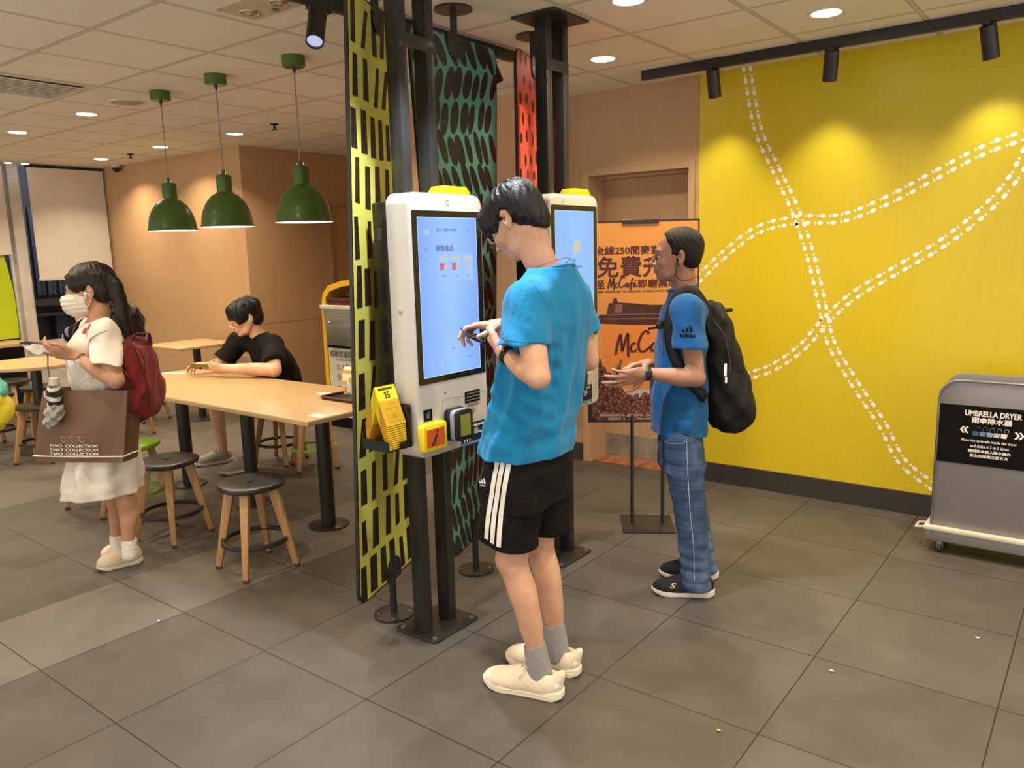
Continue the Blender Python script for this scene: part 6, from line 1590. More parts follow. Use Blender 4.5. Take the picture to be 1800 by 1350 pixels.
# ------------------------------------------------------------------ woman in white
def woman():
    D = 3.80; r = person((-.12, .66, 0), 'woman in a white dress and face mask holding a phone, brown bag on her arm')
    fd = (-RH*.95-DH*.30).normalized(); sd = Vector((-fd.y, fd.x, 0)); sd = -sd if sd.dot(DH) > 0 else sd      # sd points to the camera side
    hc = ad(159, 512, D); H = Head(hc, fd+V3((0, 0, -.10)), (0, 0, 1), 1.0, .98)
    c = lambda px, py, d=0: ad(px, py, D+d)
    sN, sF = c(184, 585, -.15), c(165, 580, .14)
    eN, wN = c(203, 668, -.22), c(132, 625, -.20); eF, wF = c(165, 660, .14), c(120, 618, -.02)
    kN, aN = c(222, 880, -.02), c(226, 958, -.04); kF, aF = c(203, 872, .08), c(205, 948, .08)
    lo, hi = bounds([hc, sN, sF, eN, eF, wN, wF, aN, aF, c(70, 610, -.15), c(240, 800)], .15); lo[2] = .02
    F = Field(lo, hi, .005); AX, AY = tuple(sd)[:2], tuple(fd)[:2]
    F.loft([(c(180, 780), .11, .09), (c(182, 720), .13, .10), (c(178, 670), .12, .09), (c(174, 610), .14, .095), (c(176, 580), .13, .075), (c(170, 566), .06, .05)], AX, AY, .02)
    F.cap(c(172, 575), H.P(0, -.03, -.05), .048, .044, .02); F.cap(c(172, 582), sN, .045, .046, .03); F.cap(c(172, 582), sF, .045, .046, .03)
    H.build(F, jaw=.92, nose=.9)
    for s_, e, w_ in ((sN, eN, wN), (sF, eF, wF)):
        F.chain([s_, lin(s_, e, .5), e], [.046, .043, .037], .02); F.chain([e, lin(e, w_, .35)+V3((0, 0, -.006)), w_], [.037, .037, .0215], .014)
    for h, k, a in ((c(202, 760, -.04), kN, aN), (c(192, 760, .07), kF, aF)):
        F.chain([h, k], [.054, .043], .02); F.chain([k, k.lerp(a, .35)+fd*(-.008), k.lerp(a, .8), a+V3((0, 0, -.02))], [.044, .045, .031, .029], .03)
    hand(F, wN, fd*.95+V3((0, 0, .22))+sd*.05, sd*.7+V3((0, 0, -.65)), [(.45, .6, .4), (.5, .7, .4), (.6, .8, .5), (.7, .8, .5)], 1, .92, thumb=(.0, .1, .1), spread=.04)
    hand(F, wF, fd*.9+sd*.25, sd*-.2+V3((0, 0, -.9)), [(.4, .6, .4)]*4, -1, .9, thumb=(-.1, .0, .1))
    ob('body', F.mesh('body'), M['skin_w'], r, world=True); H.extras(r, lips=False)
    # hair with fringe and ponytail
    F = Field(hc-V3((.30, .30, .32)), hc+V3((.30, .30, .17)), .0045); A = (H.r, H.f, H.u)
    F.ell(H.P(0, -.018, .050), (.085, .108, .090), A, .01); F.ell(H.P(0, -.055, -.005), (.078, .062, .070), A, .02)
    for q in (-1, 1): F.ell(H.P(q*.062, .048, .046), (.022, .034, .042), A, .02)
    F.ell(H.P(0, .128, -.018), (.080, .066, .092), A, .012, 'sub')
    for q in (-1, 1): F.ell(H.P(q*.092, .035, -.045), (.035, .050, .058), A, .01, 'sub'); F.ell(H.P(q*.093, -.008, -.006), (.024, .021, .036), A, .006, 'sub')
    F.ell(H.P(0, -.010, -.110), (.09, .080, .045), A, .02, 'sub')
    PT = [c(190, 488), c(203, 500), c(211, 530), c(217, 565), c(226, 600), c(232, 622)]; F.chain(PT, [.026, .030, .033, .034, .026, .010], .02)
    random.seed(3)
    for i in range(70):
        th = random.uniform(0, 2*PI); e0 = random.uniform(.2, 1.2); pts = []
        for j in range(4):
            e = e0+.5*j/3; pts.append(H.P(math.sin(e)*math.sin(th)*.083, -.018+math.sin(e)*math.cos(th)*.106, .050+math.cos(e)*.089))
        q = pts[-1]-H.c
        if q.dot(H.u) < .02 and q.dot(H.f) > -.05 or q.dot(H.u) < -.03 or (q.dot(H.f) > .05 and q.dot(H.u) < .075): continue
        F.chain(pts, [.003, .0055, .0045, .002], .003)
    for i in range(14):
        a = random.uniform(0, 2*PI); o = H.r*math.cos(a)*.03+H.f*math.sin(a)*.026; F.chain([PT[1]+o*.7, PT[2]+o*.95, PT[3]+o*1.0, PT[4]+o*.8], [.004, .006, .006, .003], .004)
    for i in range(9):
        x = -.055+.11*i/8; F.chain([H.P(x*.7, .055, .100), H.P(x*.95, .080, .082), H.P(x*1.25, .080-abs(x)*.25, .060-abs(x)*.2)], [.006, .006, .002], .006)
    F.folds(.001, [(230, 40, 150, .3, .6), (90, 260, -90, 1.1, .6)])
    ob('hair', F.mesh('hair', 1), M['hair_brown'], r, world=True)
    mb = MB(); mb.ring((0, 0, 0), .030, .006, .008, 20, frame(c(196, 493), DH, V3((0, 0, 1)))); ob('hair_tie', mb, M['black_plastic'], r, True, world=True)
    # mask
    F = Field(hc-V3((.17, .17, .17)), hc+V3((.17, .17, .10)), .003)
    F.ell(H.P(0, .052, -.048), (.070, .083, .067), A, .01, e=2.3); F.ell(H.P(0, .112, -.028), (.020, .018, .020), A, .02)
    F.plane(H.P(0, .018, 0), tuple(-H.f)); F.plane(H.P(0, .11, -.006), tuple((H.u*1+H.f*.10)))
    q_ = H
    def pleat(X, Y, Z): u = (X-q_.c.x)*q_.u.x+(Y-q_.c.y)*q_.u.y+(Z-q_.c.z)*q_.u.z; return .0012*np.sin(u*300)
    F.op(pleat, tuple(hc-V3((.12, .12, .12))), tuple(hc+V3((.12, .12, .02))), 0, 'disp')
    ob('face_mask', F.mesh('face_mask'), M['mask'], r, world=True)
    mb = MB(); nr = 1 if H.r.dot(DH) < 0 else -1
    for q in (-1, 1): mb.tube([H.P(q*.060, .030, -.012), H.P(q*.078, .008, .006), H.P(q*.084, -.018, .012)], .0016, 6); mb.tube([H.P(q*.055, .028, -.085), H.P(q*.074, .004, -.055), H.P(q*.084, -.014, -.030)], .0016, 6)
    ob('ear_loop', mb, M['print_white'], r, True, world=True)
    mb = MB(); p0 = H.P(nr*.089, .006, -.006); mb.sphere(tuple(p0), .0075, n=10); mb.cyl(p0, H.P(nr*.087, .012, -.032), .0035); ob('earbud', mb, M['print_white'], r, True, world=True)
    # dress
    lo, hi = bounds([sN, sF, c(100, 880), c(268, 880), c(172, 560)], .14); lo[2] = c(180, 885).z-.04; F = Field(lo, hi, .005)
    sk = lambda u, v, Z, a: np.where(Z < .88, .012*np.clip((.88-Z)*3, 0, 1)*np.sin(a*9+1), 0)+.002*np.sin(a*11+Z*9)
    F.loft([(c(181, 895), .185, .180), (c(182, 840), .180, .172), (c(183, 780), .172, .150), (c(183, 720), .158, .132), (c(178, 672), .145, .125), (c(173, 625), .155, .145), (c(173, 595), .158, .130), (c(176, 578), .130, .092), (c(172, 565), .062, .060)], AX, AY, .01, fold=sk)
    F.cap(c(174, 583), sN, .056, .060, .03); F.cap(c(174, 583), sF, .056, .060, .03)
    F.sleeve(sN, c(189, 636, -.20), .056, .070, V3((0, 0, -1))-RH*.22, .03); F.sleeve(sF, sF.lerp(eF, .6), .055, .064, (eF-sF), .03)
    F.ell(c(170, 560, 0), (.062, .062, .034), None, .008, 'sub'); F.cap(c(168, 562), c(150, 556), .050, .05, .01, 'sub')
    F.folds(.0042, [(50, 14, 26, 0, .7), (12, 54, -30, 1, .6), (24, -30, 54, 2, .5)])
    F.plane(c(180, 864), tuple(V3((0, 0, -1))+RH*.03))
    dre = ob('dress', F.mesh('dress'), M['dress'], r, world=True)
    # sailor collar, badge, hem of the jacket
    mb = MB(); pts = [c(152, 572, -.10), c(142, 588, -.13), c(132, 598, -.10)]
    me = dre.data.copy(); me.transform(world_mat(dre))
    vd = tuple((-DH-RH*.35).normalized())
    project_strip(me, [c(u, v, -.2) for u, v in ((195, 572), (178, 580), (160, 590), (148, 602))], .030, M['dress'], dre, 'collar', .006, side=vd, sub=3)
    for k, (u, v) in enumerate(((133, 584), (140, 577))):
        bm_ = bmesh.new(); bmesh.ops.create_circle(bm_, cap_ends=True, radius=.0125, segments=16); m_ = bpy.data.meshes.new('dot'); bm_.to_mesh(m_); bm_.free(); m_.transform(frame(c(u, v, -.2), RH, (0, 0, 1)))
        project_mesh(me, m_, M['extinguisher'], dre, 'red_badge', .006, side=tuple(-DH))
    mb = MB(); mb.tube([c(u, v, -.145) for u, v in ((144, 586), (150, 580), (156, 586), (152, 592), (158, 578))], .0022, 5); ob('brooch', mb, plain('brooch_red', (.40, .10, .08), .5), dre, True, world=True)
    # watch
    mb = MB(); o = wN.lerp(eN, .12); ax_ = (eN-wN).normalized(); q = frame(o, ax_.orthogonal(), ax_.cross(ax_.orthogonal())); mb.ring((0, 0, 0), .027, .0025, .006, 28, q); ob('watch_strap', mb, plain('tan_strap', (.25, .13, .05), .6), r, True, world=True)
    oo = o+(sd*.8+V3((0, 0, -.5))+fd*.1).normalized()*.029; n_ = (sd*.8+V3((0, 0, -.5))).normalized(); q = frame(oo, n_.orthogonal(), n_.cross(n_.orthogonal())); ob('watch_face', MB().cyl(q @ V3((0, 0, -.003)), q @ V3((0, 0, .004)), .015, n=24), M['print_white'], r, world=True)
    for a, k in ((aN, kN), (aF, kF)):
        d = (k-a).normalized(); F = Field(a-V3((.08, .08, .08)), a+V3((.08, .08, .10)), .004); F.cap(a+V3((0, 0, -.05)), a+d*.030, .036, .034, .01); F.plane(a+d*.028, d); F.cap(a+d*.02, a+d*.08, .030, .030, .003, 'sub'); ob('sock', F.mesh('sock'), M['sock_white'], r, world=True)
    h1 = az(246, 990, 0)-DH*-.03; t1 = az(165, 1008, 0)+DH*.03; shoe(r, (h1.x, h1.y, 0), (t1.x, t1.y, 0), M['shoe_suede'], M['sole_white'], wdt=.045, laces=True, sole_h=.022)
    h2 = h1+DH*.13-RH*.075; t2 = t1+DH*.13-RH*.045; shoe(r, (h2.x, h2.y, 0), (t2.x, t2.y, 0), M['shoe_suede'], M['sole_white'], wdt=.045, laces=True, sole_h=.022)
    # phone and paper
    p = empty('smartphone', c(70, 604, -.16), 'dark phone held out flat in the right hand of the woman in white', 'smartphone'); q = frame((0, 0, 0), fd*1+V3((0, 0, .12)), sd)
    ob('phone_body', MB().box((-.075, -.037, -.004), (.075, .037, .004), .003, M_=q), M['phone'], p, 'auto'); ob('phone_screen', MB().box((-.071, -.034, .004), (.071, .034, .0045), M_=q), M['kiosk_bezel'], p)
    pa = empty('paper_slip', c(66, 612, -.18), 'crumpled white paper slip pinched under the phone of the woman in white', 'paper')
    mb = MB(); g = [[mb.bm.verts.new(c(38+52*i/5, 603+4*i/5+ (0 if j == 0 else (j*(7-2.2*abs(i-2.5)))), -.20+.012*math.sin(i*2+j))) for i in range(6)] for j in range(4)]
    for j in range(3):
        for i in range(5): mb.bm.faces.new((g[j][i], g[j][i+1], g[j+1][i+1], g[j+1][i]))
    ob('sheet', mb, M['paper'], pa, True, world=True)
    # umbrella hanging from the hand
    u_ = empty('folding_umbrella', c(94, 700, -.24), 'small folded umbrella hanging by its strap in front of the brown bag', 'umbrella')
    mb = MB(); mb.tube([c(84, 622, -.2), c(84, 645, -.23), c(88, 668, -.24)], .0035, 6); ob('wrist_strap', mb, M['print_grey'], u_, True, world=True)
    a, b = c(95, 664, -.24), c(95, 677, -.24); ob('handle', MB().cyl(a, b, .021, .022, 20), plain('handle_cream', (.55, .48, .38), .5), u_, 'auto', world=True)
    F = Field(c(95, 700, -.24)-V3((.10, .10, .17)), c(95, 700, -.24)+V3((.10, .10, .12)), .004); F.chain([c(95, 677, -.24), c(95, 692, -.24), c(96, 708, -.24)], [.022, .036, .030], .01); F.folds(.003, [(90, 20, 120, 0, 1), (20, 90, -110, 1, .8)])
    n = NT('striped_canopy'); wv = n.n('ShaderNodeTexWave', i_Scale=6.0, i_Distortion=5.0); n.l(n.coord((1, 1, 2.2), (0, .6, 0)), wv.inputs['Vector']); n.l(n.ramp(wv.outputs[1], (.70, (.012, .012, .014, 1)), (.76, (.5, .48, .46, 1))), n.p.inputs['Base Color']); setp(n.p, rough=.5)
    ob('canopy', F.mesh('canopy'), n.m, u_, world=True)
    F = Field(c(93, 730, -.24)-V3((.12, .12, .12)), c(93, 730, -.24)+V3((.12, .12, .12)), .004); F.ell(c(94, 728, -.24), (.038, .030, .052), None, .01); F.ell(c(100, 722, -.24), (.035, .028, .025), None, .02); F.ell(c(88, 742, -.24), (.028, .025, .025), None, .02); F.folds(.005, [(130, 40, 120, 0, 1), (40, 130, -150, 1, .8)])
    ob('lower_canopy', F.mesh('lower_canopy'), cloth_mat('grey_umbrella', (.30, .29, .27), .6, .3, .7, 40), u_, world=True)
    # paper carrier bag
    bg = empty('shopping_bag', c(145, 812, -.18), 'large brown paper shopping bag with white lettering, hung on the forearm of the woman', 'shopping bag')
    P = dict(tl=c(75, 686, -.20), tr=c(224, 686, -.20), br=c(217, 813, -.20), bl=c(59, 812, -.20)); wv_ = (RH*.012+DH*.12)
    q = [P[k] for k in ('tl', 'tr', 'br', 'bl')]; back = [v+wv_+V3((0, 0, -.004)) for v in q]
    def quad(a, n_=14, m_=10, bulge=None):
        mb = MB(); g = [[mb.bm.verts.new(a[0].lerp(a[1], i/n_).lerp(a[3].lerp(a[2], i/n_), j/m_)+(bulge(i/n_, j/m_) if bulge else V3((0, 0, 0)))) for i in range(n_+1)] for j in range(m_+1)]
        for j in range(m_):
            for i in range(n_): mb.bm.faces.new((g[j][i], g[j][i+1], g[j+1][i+1], g[j+1][i]))
        return mb
    bl = lambda i, j: -DH*(.010*math.sin(PI*i)*math.sin(PI*j)+.004*math.sin(9*i+4*j))
    ob('front_panel', quad(q, bulge=bl), M['bag_brown'], bg, True, world=True); ob('back_panel', quad(back), M['bag_side'], bg, True, world=True)
    mid0, mid1 = (q[1]+back[1])/2-RH*.02, (q[2]+back[2])/2-RH*.004
    ob('side_gusset', quad([q[1], mid0, mid1, q[2]], 4, 10), M['bag_side'], bg, True, world=True); ob('side_gusset', quad([mid0, back[1], back[2], mid1], 4, 10), M['bag_side'], bg, True, world=True); ob('side_gusset', quad([back[0], q[0], q[3], back[3]], 4, 10), M['bag_side'], bg, True, world=True)
    ob('base', MB().poly([q[3], q[2], back[2], back[3]]), M['bag_side'], bg, world=True)
    x_ = (q[2]-q[3]).normalized(); up_ = (q[0]-q[3]); nf = x_.cross(up_).normalized(); nf = -nf if nf.dot(DH) > 0 else nf; up2 = nf.cross(x_); W_ = (q[2]-q[3]).length
    BF = lambda a, b: frame(q[3]+x_*a+up2*b+nf*.016, x_, up2)
    mb = MB(); mb.tube([q[3]+x_*.003+up2*.030+nf*.003]+[q[3]+x_*W_*t+up2*.030+nf*(.004+.009*math.sin(PI*t)) for t in (.2, .5, .8)]+[q[2]+up2*.030+nf*.003], .0035, 4); mb.tube([q[2]+up2*.030+RH*.005, mid1+up2*.030+RH*.004, back[2]+up2*.030+RH*.004], .0035, 4); ob('white_band', mb, M['print_white'], bg, world=True)
    txt = [fit_text('TWO  COLLECTION', .225, .0128, BF(.205, .083-.0195*k), .0005, .25) for k in range(3)]
    mb = MB()
    for k in range(3): mb.tube([BF(.205-.042+.042*k, .115) @ V3(p) for p in ((-.016, .014, 0), (-.014, -.006, 0), (0, -.014, 0), (.014, -.006, 0), (.016, .014, 0), (.008, .008, 0), (-.008, .008, 0), (-.016, .014, 0))], .0009, 4)
    ob('crest_print', mb, M['cup_white'], bg, world=True); ob('lettering', join(txt), M['print_white'], bg, world=True)
    an = eN.lerp(wN, .30)+V3((0, 0, .035)); rib = []
    mb = MB()
    for a_, b_, d in ((c(120, 692, -.19), c(182, 690, -.19), 0), (c(142, 690, -.06), c(198, 687, -.06), .03)): mb.tube([a_, a_.lerp(an, .7)+V3((0, 0, .0)), an+V3((0, 0, .006)), b_.lerp(an, .7), b_], .0045, 6, flat=.5)
    ob('ribbon_handle', mb, M['print_white'], bg, True, world=True)
    # burgundy backpack
    bk = empty('backpack', c(258, 690, .02), 'burgundy backpack on the back of the woman in white', 'backpack')
    lo, hi = bounds([c(235, 600), c(285, 730), c(240, 750)], .17); F = Field(lo, hi, .005); dz = (c(262, 730)-c(247, 600)).normalized(); rr_ = (RH-dz*RH.dot(dz)).normalized(); A = (rr_, DH, dz)
    F.ell(c(245, 668), (.078, .13, .180), A, .02, e=2.5); F.ell(c(252, 693), (.076, .13, .095), A, .04, e=2.5); F.ell(c(240, 625), (.05, .11, .08), A, .04)
    F.folds(.006, [(55, 14, 35, 0, .7), (18, 50, -45, 1, .6), (80, -30, 25, 2, .6)])
    F.ell(c(176, 640), (.165, .17, .40), (RH, DH, V3((0, 0, 1))), .004, 'sub', e=2.2)
    ob('pack_body', F.mesh('pack_body'), M['red_bag'], bk, world=True)
    mb = MB(); mb.tube([c(232, 600, -.03), c(240, 586, -.03), c(262, 586, .0), c(264, 606, .03)], .012, 8, flat=.4); ob('top_handle', mb, M['red_bag'], bk, True, world=True)
    mb = MB(); mb.tube([c(236, 606, -.09), c(252, 640, -.145), c(262, 690, -.15), c(262, 722, -.13)], .0035, 6); ob('zip', mb, M['poster_brown'], bk, True, world=True)
    mb = MB(); mb.tube([c(218, 652, -.17), c(228, 668, -.16), c(232, 690, -.12)], .012, 8, flat=.4); mb.tube([c(160, 590, -.155), c(168, 606, -.165), c(169, 620, -.165)], .007, 6, flat=.5); mb.tube([c(134, 568, -.02), c(128, 585, -.04), c(127, 600, -.03)], .007, 6, flat=.5); ob('shoulder_strap', mb, M['red_bag'], bk, True, world=True)
woman()
# ------------------------------------------------------------------ seated man in black
def seated_man():
    r = person((-1.22, 2.46, 0), 'seated man in a black T-shirt with heavy black fringe, looking at his phone')
    D = 5.62; c = lambda px, py, d=0: ad(px, py, D+d)
    fd = (-RH*.80-DH*.55).normalized(); sd = Vector((fd.y, -fd.x, 0)); sd = sd if sd.dot(DH) < 0 else -sd     # his left, towards the camera
    hc = c(432, 558, -.04); H = Head(hc, fd+V3((0, 0, -.30)), (0, 0, 1), 1.03, 1.02)
    sN, sF = c(480, 606, -.10), c(420, 600, .08)
    eN = az(482, 650, .805); wN = az(396, 648, .812); eF = c(388, 640, .05); wF = c(372, 642, -.05)
    eF.z = max(eF.z, .80); wF.z = max(wF.z, .80)
    hip = c(492, 702, .14); hip.z = .54
    hN, hF = hip+sd*.10, hip-sd*.09
    fN, fF = V3((-1.255, 2.085, 0)), V3((-1.46, 2.10, 0))
    fN = az(440, 826, 0); fF = az(394, 812, 0)
    aN, aF = fN+V3((0, 0, .09)), fF+V3((0, 0, .09))
    kN = V3((aN.x, aN.y, .50))+(hN-aN).normalized()*.02; kF = V3((aF.x-.02, aF.y-.02, .50))
    lo, hi = bounds([hc, sN, sF, eN, wN, wF, hN, hF, kN, kF, aN, aF, c(335, 650)], .15); lo[2] = .02; F = Field(lo, hi, .006); AX, AY = tuple(sd)[:2], tuple(fd)[:2]
    F.loft([(hip, .14, .11), (c(492, 670, .10), .13, .10), (c(478, 630, .05), .13, .10), (c(464, 604, .03), .11, .07), (c(455, 588, .0), .06, .05)], AX, AY, .02)
    F.cap(c(457, 598), H.P(0, -.03, -.05), .052, .052, .02); F.cap(c(460, 602), sN, .05, .052, .03); F.cap(c(460, 602), sF, .05, .05, .03); H.build(F)
    for s_, e, w_ in ((sN, eN, wN), (sF, eF, wF)): F.chain([s_, lin(s_, e, .5), e], [.058, .052, .047], .02); F.chain([e, lin(e, w_, .35), w_], [.047, .045, .030], .015)
    for h, k, a in ((hN, kN, aN), (hF, kF, aF)): F.chain([h, k], [.085, .060], .02); F.chain([k, k.lerp(a, .35), a], [.056, .052, .034], .03)
    hand(F, wN, -RH*1+V3((0, 0, .12))+DH*.1, -DH*.8+V3((0, 0, -.4)), [(.5, .8, .5), (.6, .9, .5), (.7, 1, .6), (.8, 1, .6)], -1, .98, thumb=(.3, .2, .1), k=.005)
    hand(F, wF, -RH*1-DH*.2+V3((0, 0, .10)), V3((0, 0, 1))+DH*.5, [(.3, .5, .3), (.4, .6, .3), (.5, .7, .4), (.5, .7, .4)], -1, .98, thumb=(.2, .2, .1), k=.005)
    ob('body', F.mesh('body'), M['skin_sm'], r, world=True); H.extras(r, closed=True)
    F = Field(hc-V3((.16, .16, .15)), hc+V3((.16, .16, .18)), .004); A = (H.r, H.f, H.u)
    F.ell(H.P(0, -.018, .048), (.092, .112, .092), A, .01); F.ell(H.P(0, -.055, -.012), (.086, .068, .075), A, .02); F.ell(H.P(0, .060, .070), (.078, .055, .050), A, .03)
    for q in (-1, 1): F.ell(H.P(q*.070, .055, .018), (.022, .040, .046), A, .02)
    F.ell(H.P(0, .125, -.050), (.072, .065, .078), A, .012, 'sub')
    for q in (-1, 1): F.ell(H.P(q*.10, .045, -.058), (.042, .056, .050), A, .01, 'sub'); F.ell(H.P(q*.097, -.008, -.012), (.026, .020, .030), A, .006, 'sub')
    F.ell(H.P(0, -.020, -.118), (.1, .085, .040), A, .02, 'sub')
    random.seed(12)
    for i in range(26):
        x = -.082+.164*i/25; L = random.uniform(-.006, .006); F.chain([H.P(x*.75, .062, .100), H.P(x*.95, .098-x*x*3, .066), H.P(x*1.04, .108-x*x*4.5, .034+L), H.P(x*1.04, .108-x*x*5, .018+L)], [.010, .010, .008, .003], .005)
    for i in range(60):
        th = random.uniform(0, 2*PI); e0 = random.uniform(.2, 1.1); pts = [H.P(math.sin(e)*math.sin(th)*.091, -.018+math.sin(e)*math.cos(th)*.111, .048+math.cos(e)*.092) for e in [e0+.55*j/3 for j in range(4)]]
        F.chain(pts, [.003, .006, .005, .002], .003)
    ob('hair', F.mesh('hair', 0), M['hair_black'], r, world=True)
    nr = 1 if H.r.dot(DH) < 0 else -1
    mb = MB(); p0 = H.P(nr*.088, .004, -.008); mb.sphere(tuple(p0), .0075, n=10); mb.cyl(p0, H.P(nr*.087, .012, -.032), .0035); ob('earbud', mb, M['print_white'], r, True, world=True)
    lo, hi = bounds([sN, sF, c(525, 665), c(400, 640), c(455, 588), hip], .16); F = Field(lo, hi, .0055)
    F.loft([(hip+V3((0, 0, -.05)), .185, .15), (hip+V3((0, 0, .05)), .185, .155), (c(492, 668, .10), .185, .155), (c(480, 632, .06), .18, .145), (c(468, 608, .03), .165, .115), (c(460, 595, .01), .10, .080), (c(456, 586, .0), .062, .060)], AX, AY, .01)
    F.cap(c(462, 605), sN, .07, .072, .03); F.cap(c(462, 605), sF, .066, .070, .03)
    F.sleeve(sN, lin(sN, eN, .80), .070, .082, (eN-sN).normalized()+V3((0, 0, -.3)), .03); F.sleeve(sF, lin(sF, eF, .80), .068, .080, (eF-sF).normalized()+V3((0, 0, -.3)), .03)
    F.cap(c(457, 588), H.P(0, -.02, -.08), .058, .06, .01, 'sub')
    F.folds(.004, [(38, 12, 22, 0, .7), (12, 40, -30, 1, .6), (24, -34, 44, 2, .5)])
    ob('t_shirt', F.mesh('t_shirt'), M['tee_black'], r, world=True)
    lo, hi = bounds([hN, hF, kN, kF], .14); F = Field(lo, hi, .006)
    F.loft([(hip+V3((0, 0, -.10)), .17, .14), (hip, .18, .15), (hip+V3((0, 0, .08)), .16, .13)], AX, AY, .01)
    for h, k in ((hN, kN), (hF, kF)): F.chain([h, lin(h, k, .5), lin(h, k, .92)], [.10, .092, .080], .03); d = (k-h).normalized()
    F.folds(.003, [(40, 10, 22, 0, .7), (14, 30, 45, 1, .6)])
    ob('shorts', F.mesh('shorts'), M['shorts_brown'], r, world=True)
    for a in (aN, aF):
        h_ = V3((a.x, a.y, 0))-fd*.065; shoe(r, h_, h_+fd*.285, M['shoe_grey'], M['sole_white'], wdt=.047, laces=True, res=.005)
    p = empty('smartphone', az(350, 642, .83), 'phone with a yellow-green case in the seated man\'s hands', 'smartphone'); q = frame((0, 0, 0), -RH+V3((0, 0, .1)), -DH*.9+V3((0, 0, .3)))
    ob('phone_body', MB().box((-.072, -.036, -.004), (.072, .036, .004), .003, M_=q), plain('phone_case', (.16, .17, .02), .5), p, 'auto'); ob('phone_screen', MB().box((-.068, -.033, .004), (.068, .033, .0045), M_=q), M['kiosk_bezel'], p)
    pc = empty('red_pouch', az(470, 657, .765), 'small orange-red pouch on the table at the seated man\'s elbow', 'pouch')
    F = Field(pc.location-V3((.1, .1, .06)), pc.location+V3((.1, .1, .06)), .004); F.ell(tuple(pc.location+V3((0, 0, .012))), (.048, .030, .026), (RH, DH, V3((0, 0, 1))), .01, e=3); F.folds(.003, [(90, 20, 60, 0, 1)]); F.plane((0, 0, .7515), (0, 0, -1))
    ob('pouch_body', F.mesh('pouch_body'), cloth_mat('orange_red_fabric', (.62, .10, .05)), pc, world=True)
    P0 = pc.location; mb = MB(); mb.tube([P0+V3((0, 0, .03)), P0+V3((0, 0, .06))-RH*.03, eN.lerp(wN, .2)+V3((0, 0, .045)), eN.lerp(wN, .26)-DH*.045, P0+V3((0, 0, .03))-RH*.02], .0025, 6); ob('cord', mb, M['extinguisher'], pc, True, world=True)
seated_man()

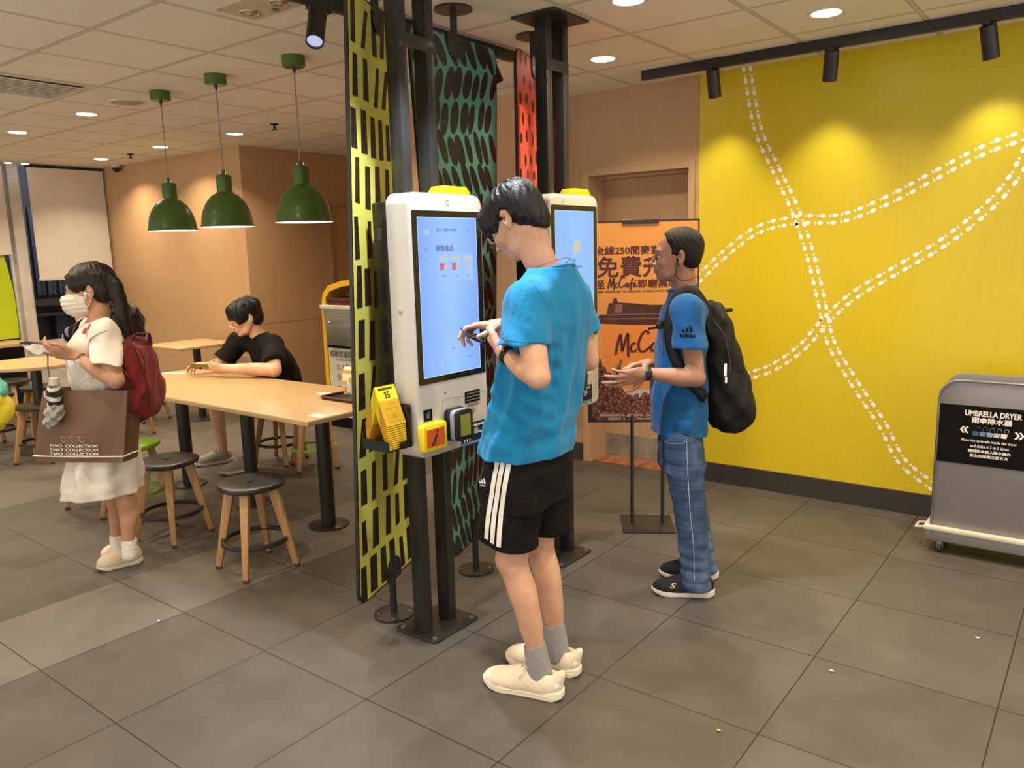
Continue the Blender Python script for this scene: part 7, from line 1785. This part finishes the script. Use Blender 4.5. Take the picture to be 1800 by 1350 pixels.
# ------------------------------------------------------------------ person standing behind the woman
def bystander():
    D = 5.85; c = lambda px, py, d=0: ad(px, py, D+d); g = az(172, 858, 0)
    r = person((g.x, g.y, 0), 'person with a lilac shirt and dark vest, mostly hidden behind the woman in white')
    hc = c(172, 505); fd = (-RH*.95-DH*.2).normalized(); sd = Vector((fd.y, -fd.x, 0)); sd = sd if sd.dot(DH) < 0 else -sd; H = Head(hc, fd, (0, 0, 1), .95)
    sN, sF = c(170, 565, -.14), c(165, 562, .14); eN, wN = c(120, 592, -.10), c(150, 560, -.02); eF, wF = c(150, 600, .14), c(140, 560, .1)
    lo, hi = bounds([hc, sN, sF, eN, eF, wN, c(180, 884), c(200, 884)], .16); lo[2] = .02; F = Field(lo, hi, .007); AX, AY = tuple(sd)[:2], tuple(fd)[:2]
    F.loft([(c(180, 690), .14, .10), (c(178, 640), .13, .09), (c(174, 580), .15, .10), (c(172, 552), .08, .06)], AX, AY, .02); F.cap(c(172, 556), H.P(0, -.03, -.05), .05, .047, .02); F.cap(c(172, 562), sN, .05, .05, .03); F.cap(c(172, 562), sF, .05, .05, .03); H.build(F)
    for s_, e, w_ in ((sN, eN, wN), (sF, eF, wF)): F.chain([s_, e], [.05, .038], .02); F.chain([e, w_], [.037, .025], .015); hand(F, w_, (w_-e), sd, [(.5, .7, .5)]*4, 1, .9, k=.006)
    a1, a2 = V3((g.x, g.y, .08))+sd*.08, V3((g.x, g.y, .08))-sd*.08; F.chain([c(180, 700)+sd*.08, a1.lerp(c(180, 700)+sd*.08, .5), a1], [.07, .05, .035], .02); F.chain([c(180, 700)-sd*.08, a2.lerp(c(180, 700)-sd*.08, .5), a2], [.07, .05, .035], .02)
    ob('body', F.mesh('body'), M['skin_sm'], r, world=True); H.extras(r)
    F = Field(hc-V3((.15, .15, .15)), hc+V3((.15, .15, .17)), .006); A = (H.r, H.f, H.u); F.ell(H.P(0, -.02, .045), (.088, .108, .088), A, .01); F.ell(H.P(0, -.055, -.01), (.08, .065, .07), A, .02); F.ell(H.P(0, .12, -.04), (.09, .065, .09), A, .01, 'sub'); ob('hair', F.mesh('hair'), M['hair_black'], r, world=True)
    lo, hi = bounds([sN, sF, eN, c(180, 700)], .16); F = Field(lo, hi, .006)
    F.loft([(c(180, 705), .16, .13), (c(178, 640), .155, .125), (c(174, 585), .165, .13), (c(172, 560), .12, .09), (c(172, 548), .06, .06)], AX, AY, .01); F.chain([sN, lin(sN, eN, .8)], [.062, .060], .03); F.chain([sF, lin(sF, eF, .7)], [.062, .060], .03); F.folds(.003, [(40, 12, 26, 0, .7), (12, 44, -30, 1, .6)])
    ob('shirt', F.mesh('shirt'), cloth_mat('lilac_shirt', (.22, .20, .33), stretch=(1, 1, .5)), r, world=True)
    lo, hi = bounds([eN, sN], .12); F = Field(lo, hi, .006); F.chain([lin(sN, eN, .35), lin(sN, eN, .86)], [.064, .060], .01); ob('sleeve_band', F.mesh('sleeve_band'), M['tee_black'], r, world=True)
    lo, hi = bounds([c(180, 700), a1, a2], .16); lo[2] = .03; F = Field(lo, hi, .007); F.loft([(c(180, 740), .15, .12), (c(180, 700), .15, .12), (c(180, 685), .14, .11)], AX, AY, .01)
    for a in (a1, a2): s_ = 1 if a is a1 else -1; F.chain([c(180, 710)+sd*.08*s_, a+V3((0, 0, -.02))], [.09, .055], .03)
    ob('trousers', F.mesh('trousers'), M['shorts_black'], r, world=True)
    for a in (a1, a2): h_ = V3((a.x, a.y, 0))-fd*.06; shoe(r, h_, h_+fd*.27, M['shoe_black'], M['sole_white'], res=.006)
    bk = empty('backpack', c(225, 575), 'glossy black backpack seen between the woman\'s ponytail and the timber wall', 'backpack')
    lo, hi = bounds([c(225, 575), c(245, 620), c(210, 540)], .20); F = Field(lo, hi, .006); F.ell(c(222, 585), (.115, .15, .22), (RH, DH, V3((0, 0, 1))), .02, e=2.5)
    F.folds(.007, [(55, 14, 45, 0, .7), (18, 50, -45, 1, .6), (80, -30, 25, 2, .6)]); F.ell(c(172, 600), (.160, .18, .30), (RH, DH, V3((0, 0, 1))), .004, 'sub'); ob('pack_body', F.mesh('pack_body'), cloth_mat('glossy_black_nylon', (.012, .012, .013), .34, .2, .4, 18), bk, world=True)
    mb = MB(); mb.tube([c(205, 545, -.12), c(185, 548, -.15), c(170, 565, -.17), c(172, 600, -.16)], .014, 8, flat=.4); ob('shoulder_strap', mb, M['black_plastic'], bk, True, world=True)
bystander()
# yellow carrier bag reaching in at the left edge
def snack_bag():
    D = 3.9; c = lambda px, py, d=0: ad(px, py, D+d)
    r = empty('carrier_bag', c(0, 745), 'yellow plastic carrier bag cut by the left edge of the photo', 'bag')
    lo, hi = bounds([c(-30, 640), c(25, 750)], .12); F = Field(lo, hi, .005)
    F.chain([c(-22, 660), c(-14, 690), c(-8, 720), c(-14, 735)], [.03, .060, .085, .070], .03); F.folds(.006, [(60, 20, 40, 0, .7), (20, 60, -50, 1, .6), (90, -30, 25, 2, .5)])
    b = ob('bag_body', F.mesh('bag_body'), plain('yellow_plastic_bag', (.72, .62, .03), .35, var=.1, nscale=20), r, world=True)
    me = b.data.copy(); me.transform(world_mat(b))
    project_strip(me, [c(-4, 700, -.1), c(6, 712, -.1), c(13, 724, -.1)], .045, plain('red_bag_print', (.5, .05, .03), .5, var=.5, nscale=60), b, 'red_print', .004, side=tuple(-DH), sub=4)
    lo, hi = bounds([c(-30, 640), c(5, 700)], .06); F = Field(lo, hi, .005); F.chain([c(-16, 655), c(-10, 672), c(-5, 688)], [.02, .035, .052], .02); F.folds(.005, [(60, 20, 40, 0, .7), (20, 60, -50, 1, .6)]); ob('bag_top', F.mesh('bag_top'), plain('teal_plastic', (.10, .42, .36), .35), r, world=True)
    mb = MB(); mb.tube([c(-16, 655), c(-22, 600), c(-28, 560)], .012, 8, flat=.5); ob('handle', mb, bpy.data.materials['yellow_plastic_bag'], r, True, world=True)
snack_bag()
# crumbs of paper on the floor
for i, (u, v) in enumerate(((1462, 1180), (1263, 1285), (1718, 1122), (279, 1092))):
    p = az(u, v, .002); mb = MB(); mb.sphere((0, 0, .003), .007, (1.2, .8, .35), 8); o = ob('paper_scrap' if i != 1 else 'crumb', mb, M['paper'] if i != 1 else M['orange_card']); o.location = p
    tag(o, ['white paper scrap on the open floor, below the umbrella dryer side', 'tiny brown crumb on the floor in the foreground right of the shadow', 'tiny white crumb on the floor near the right edge', 'tiny white crumb on the pale floor tile at left'][i], 'crumb')
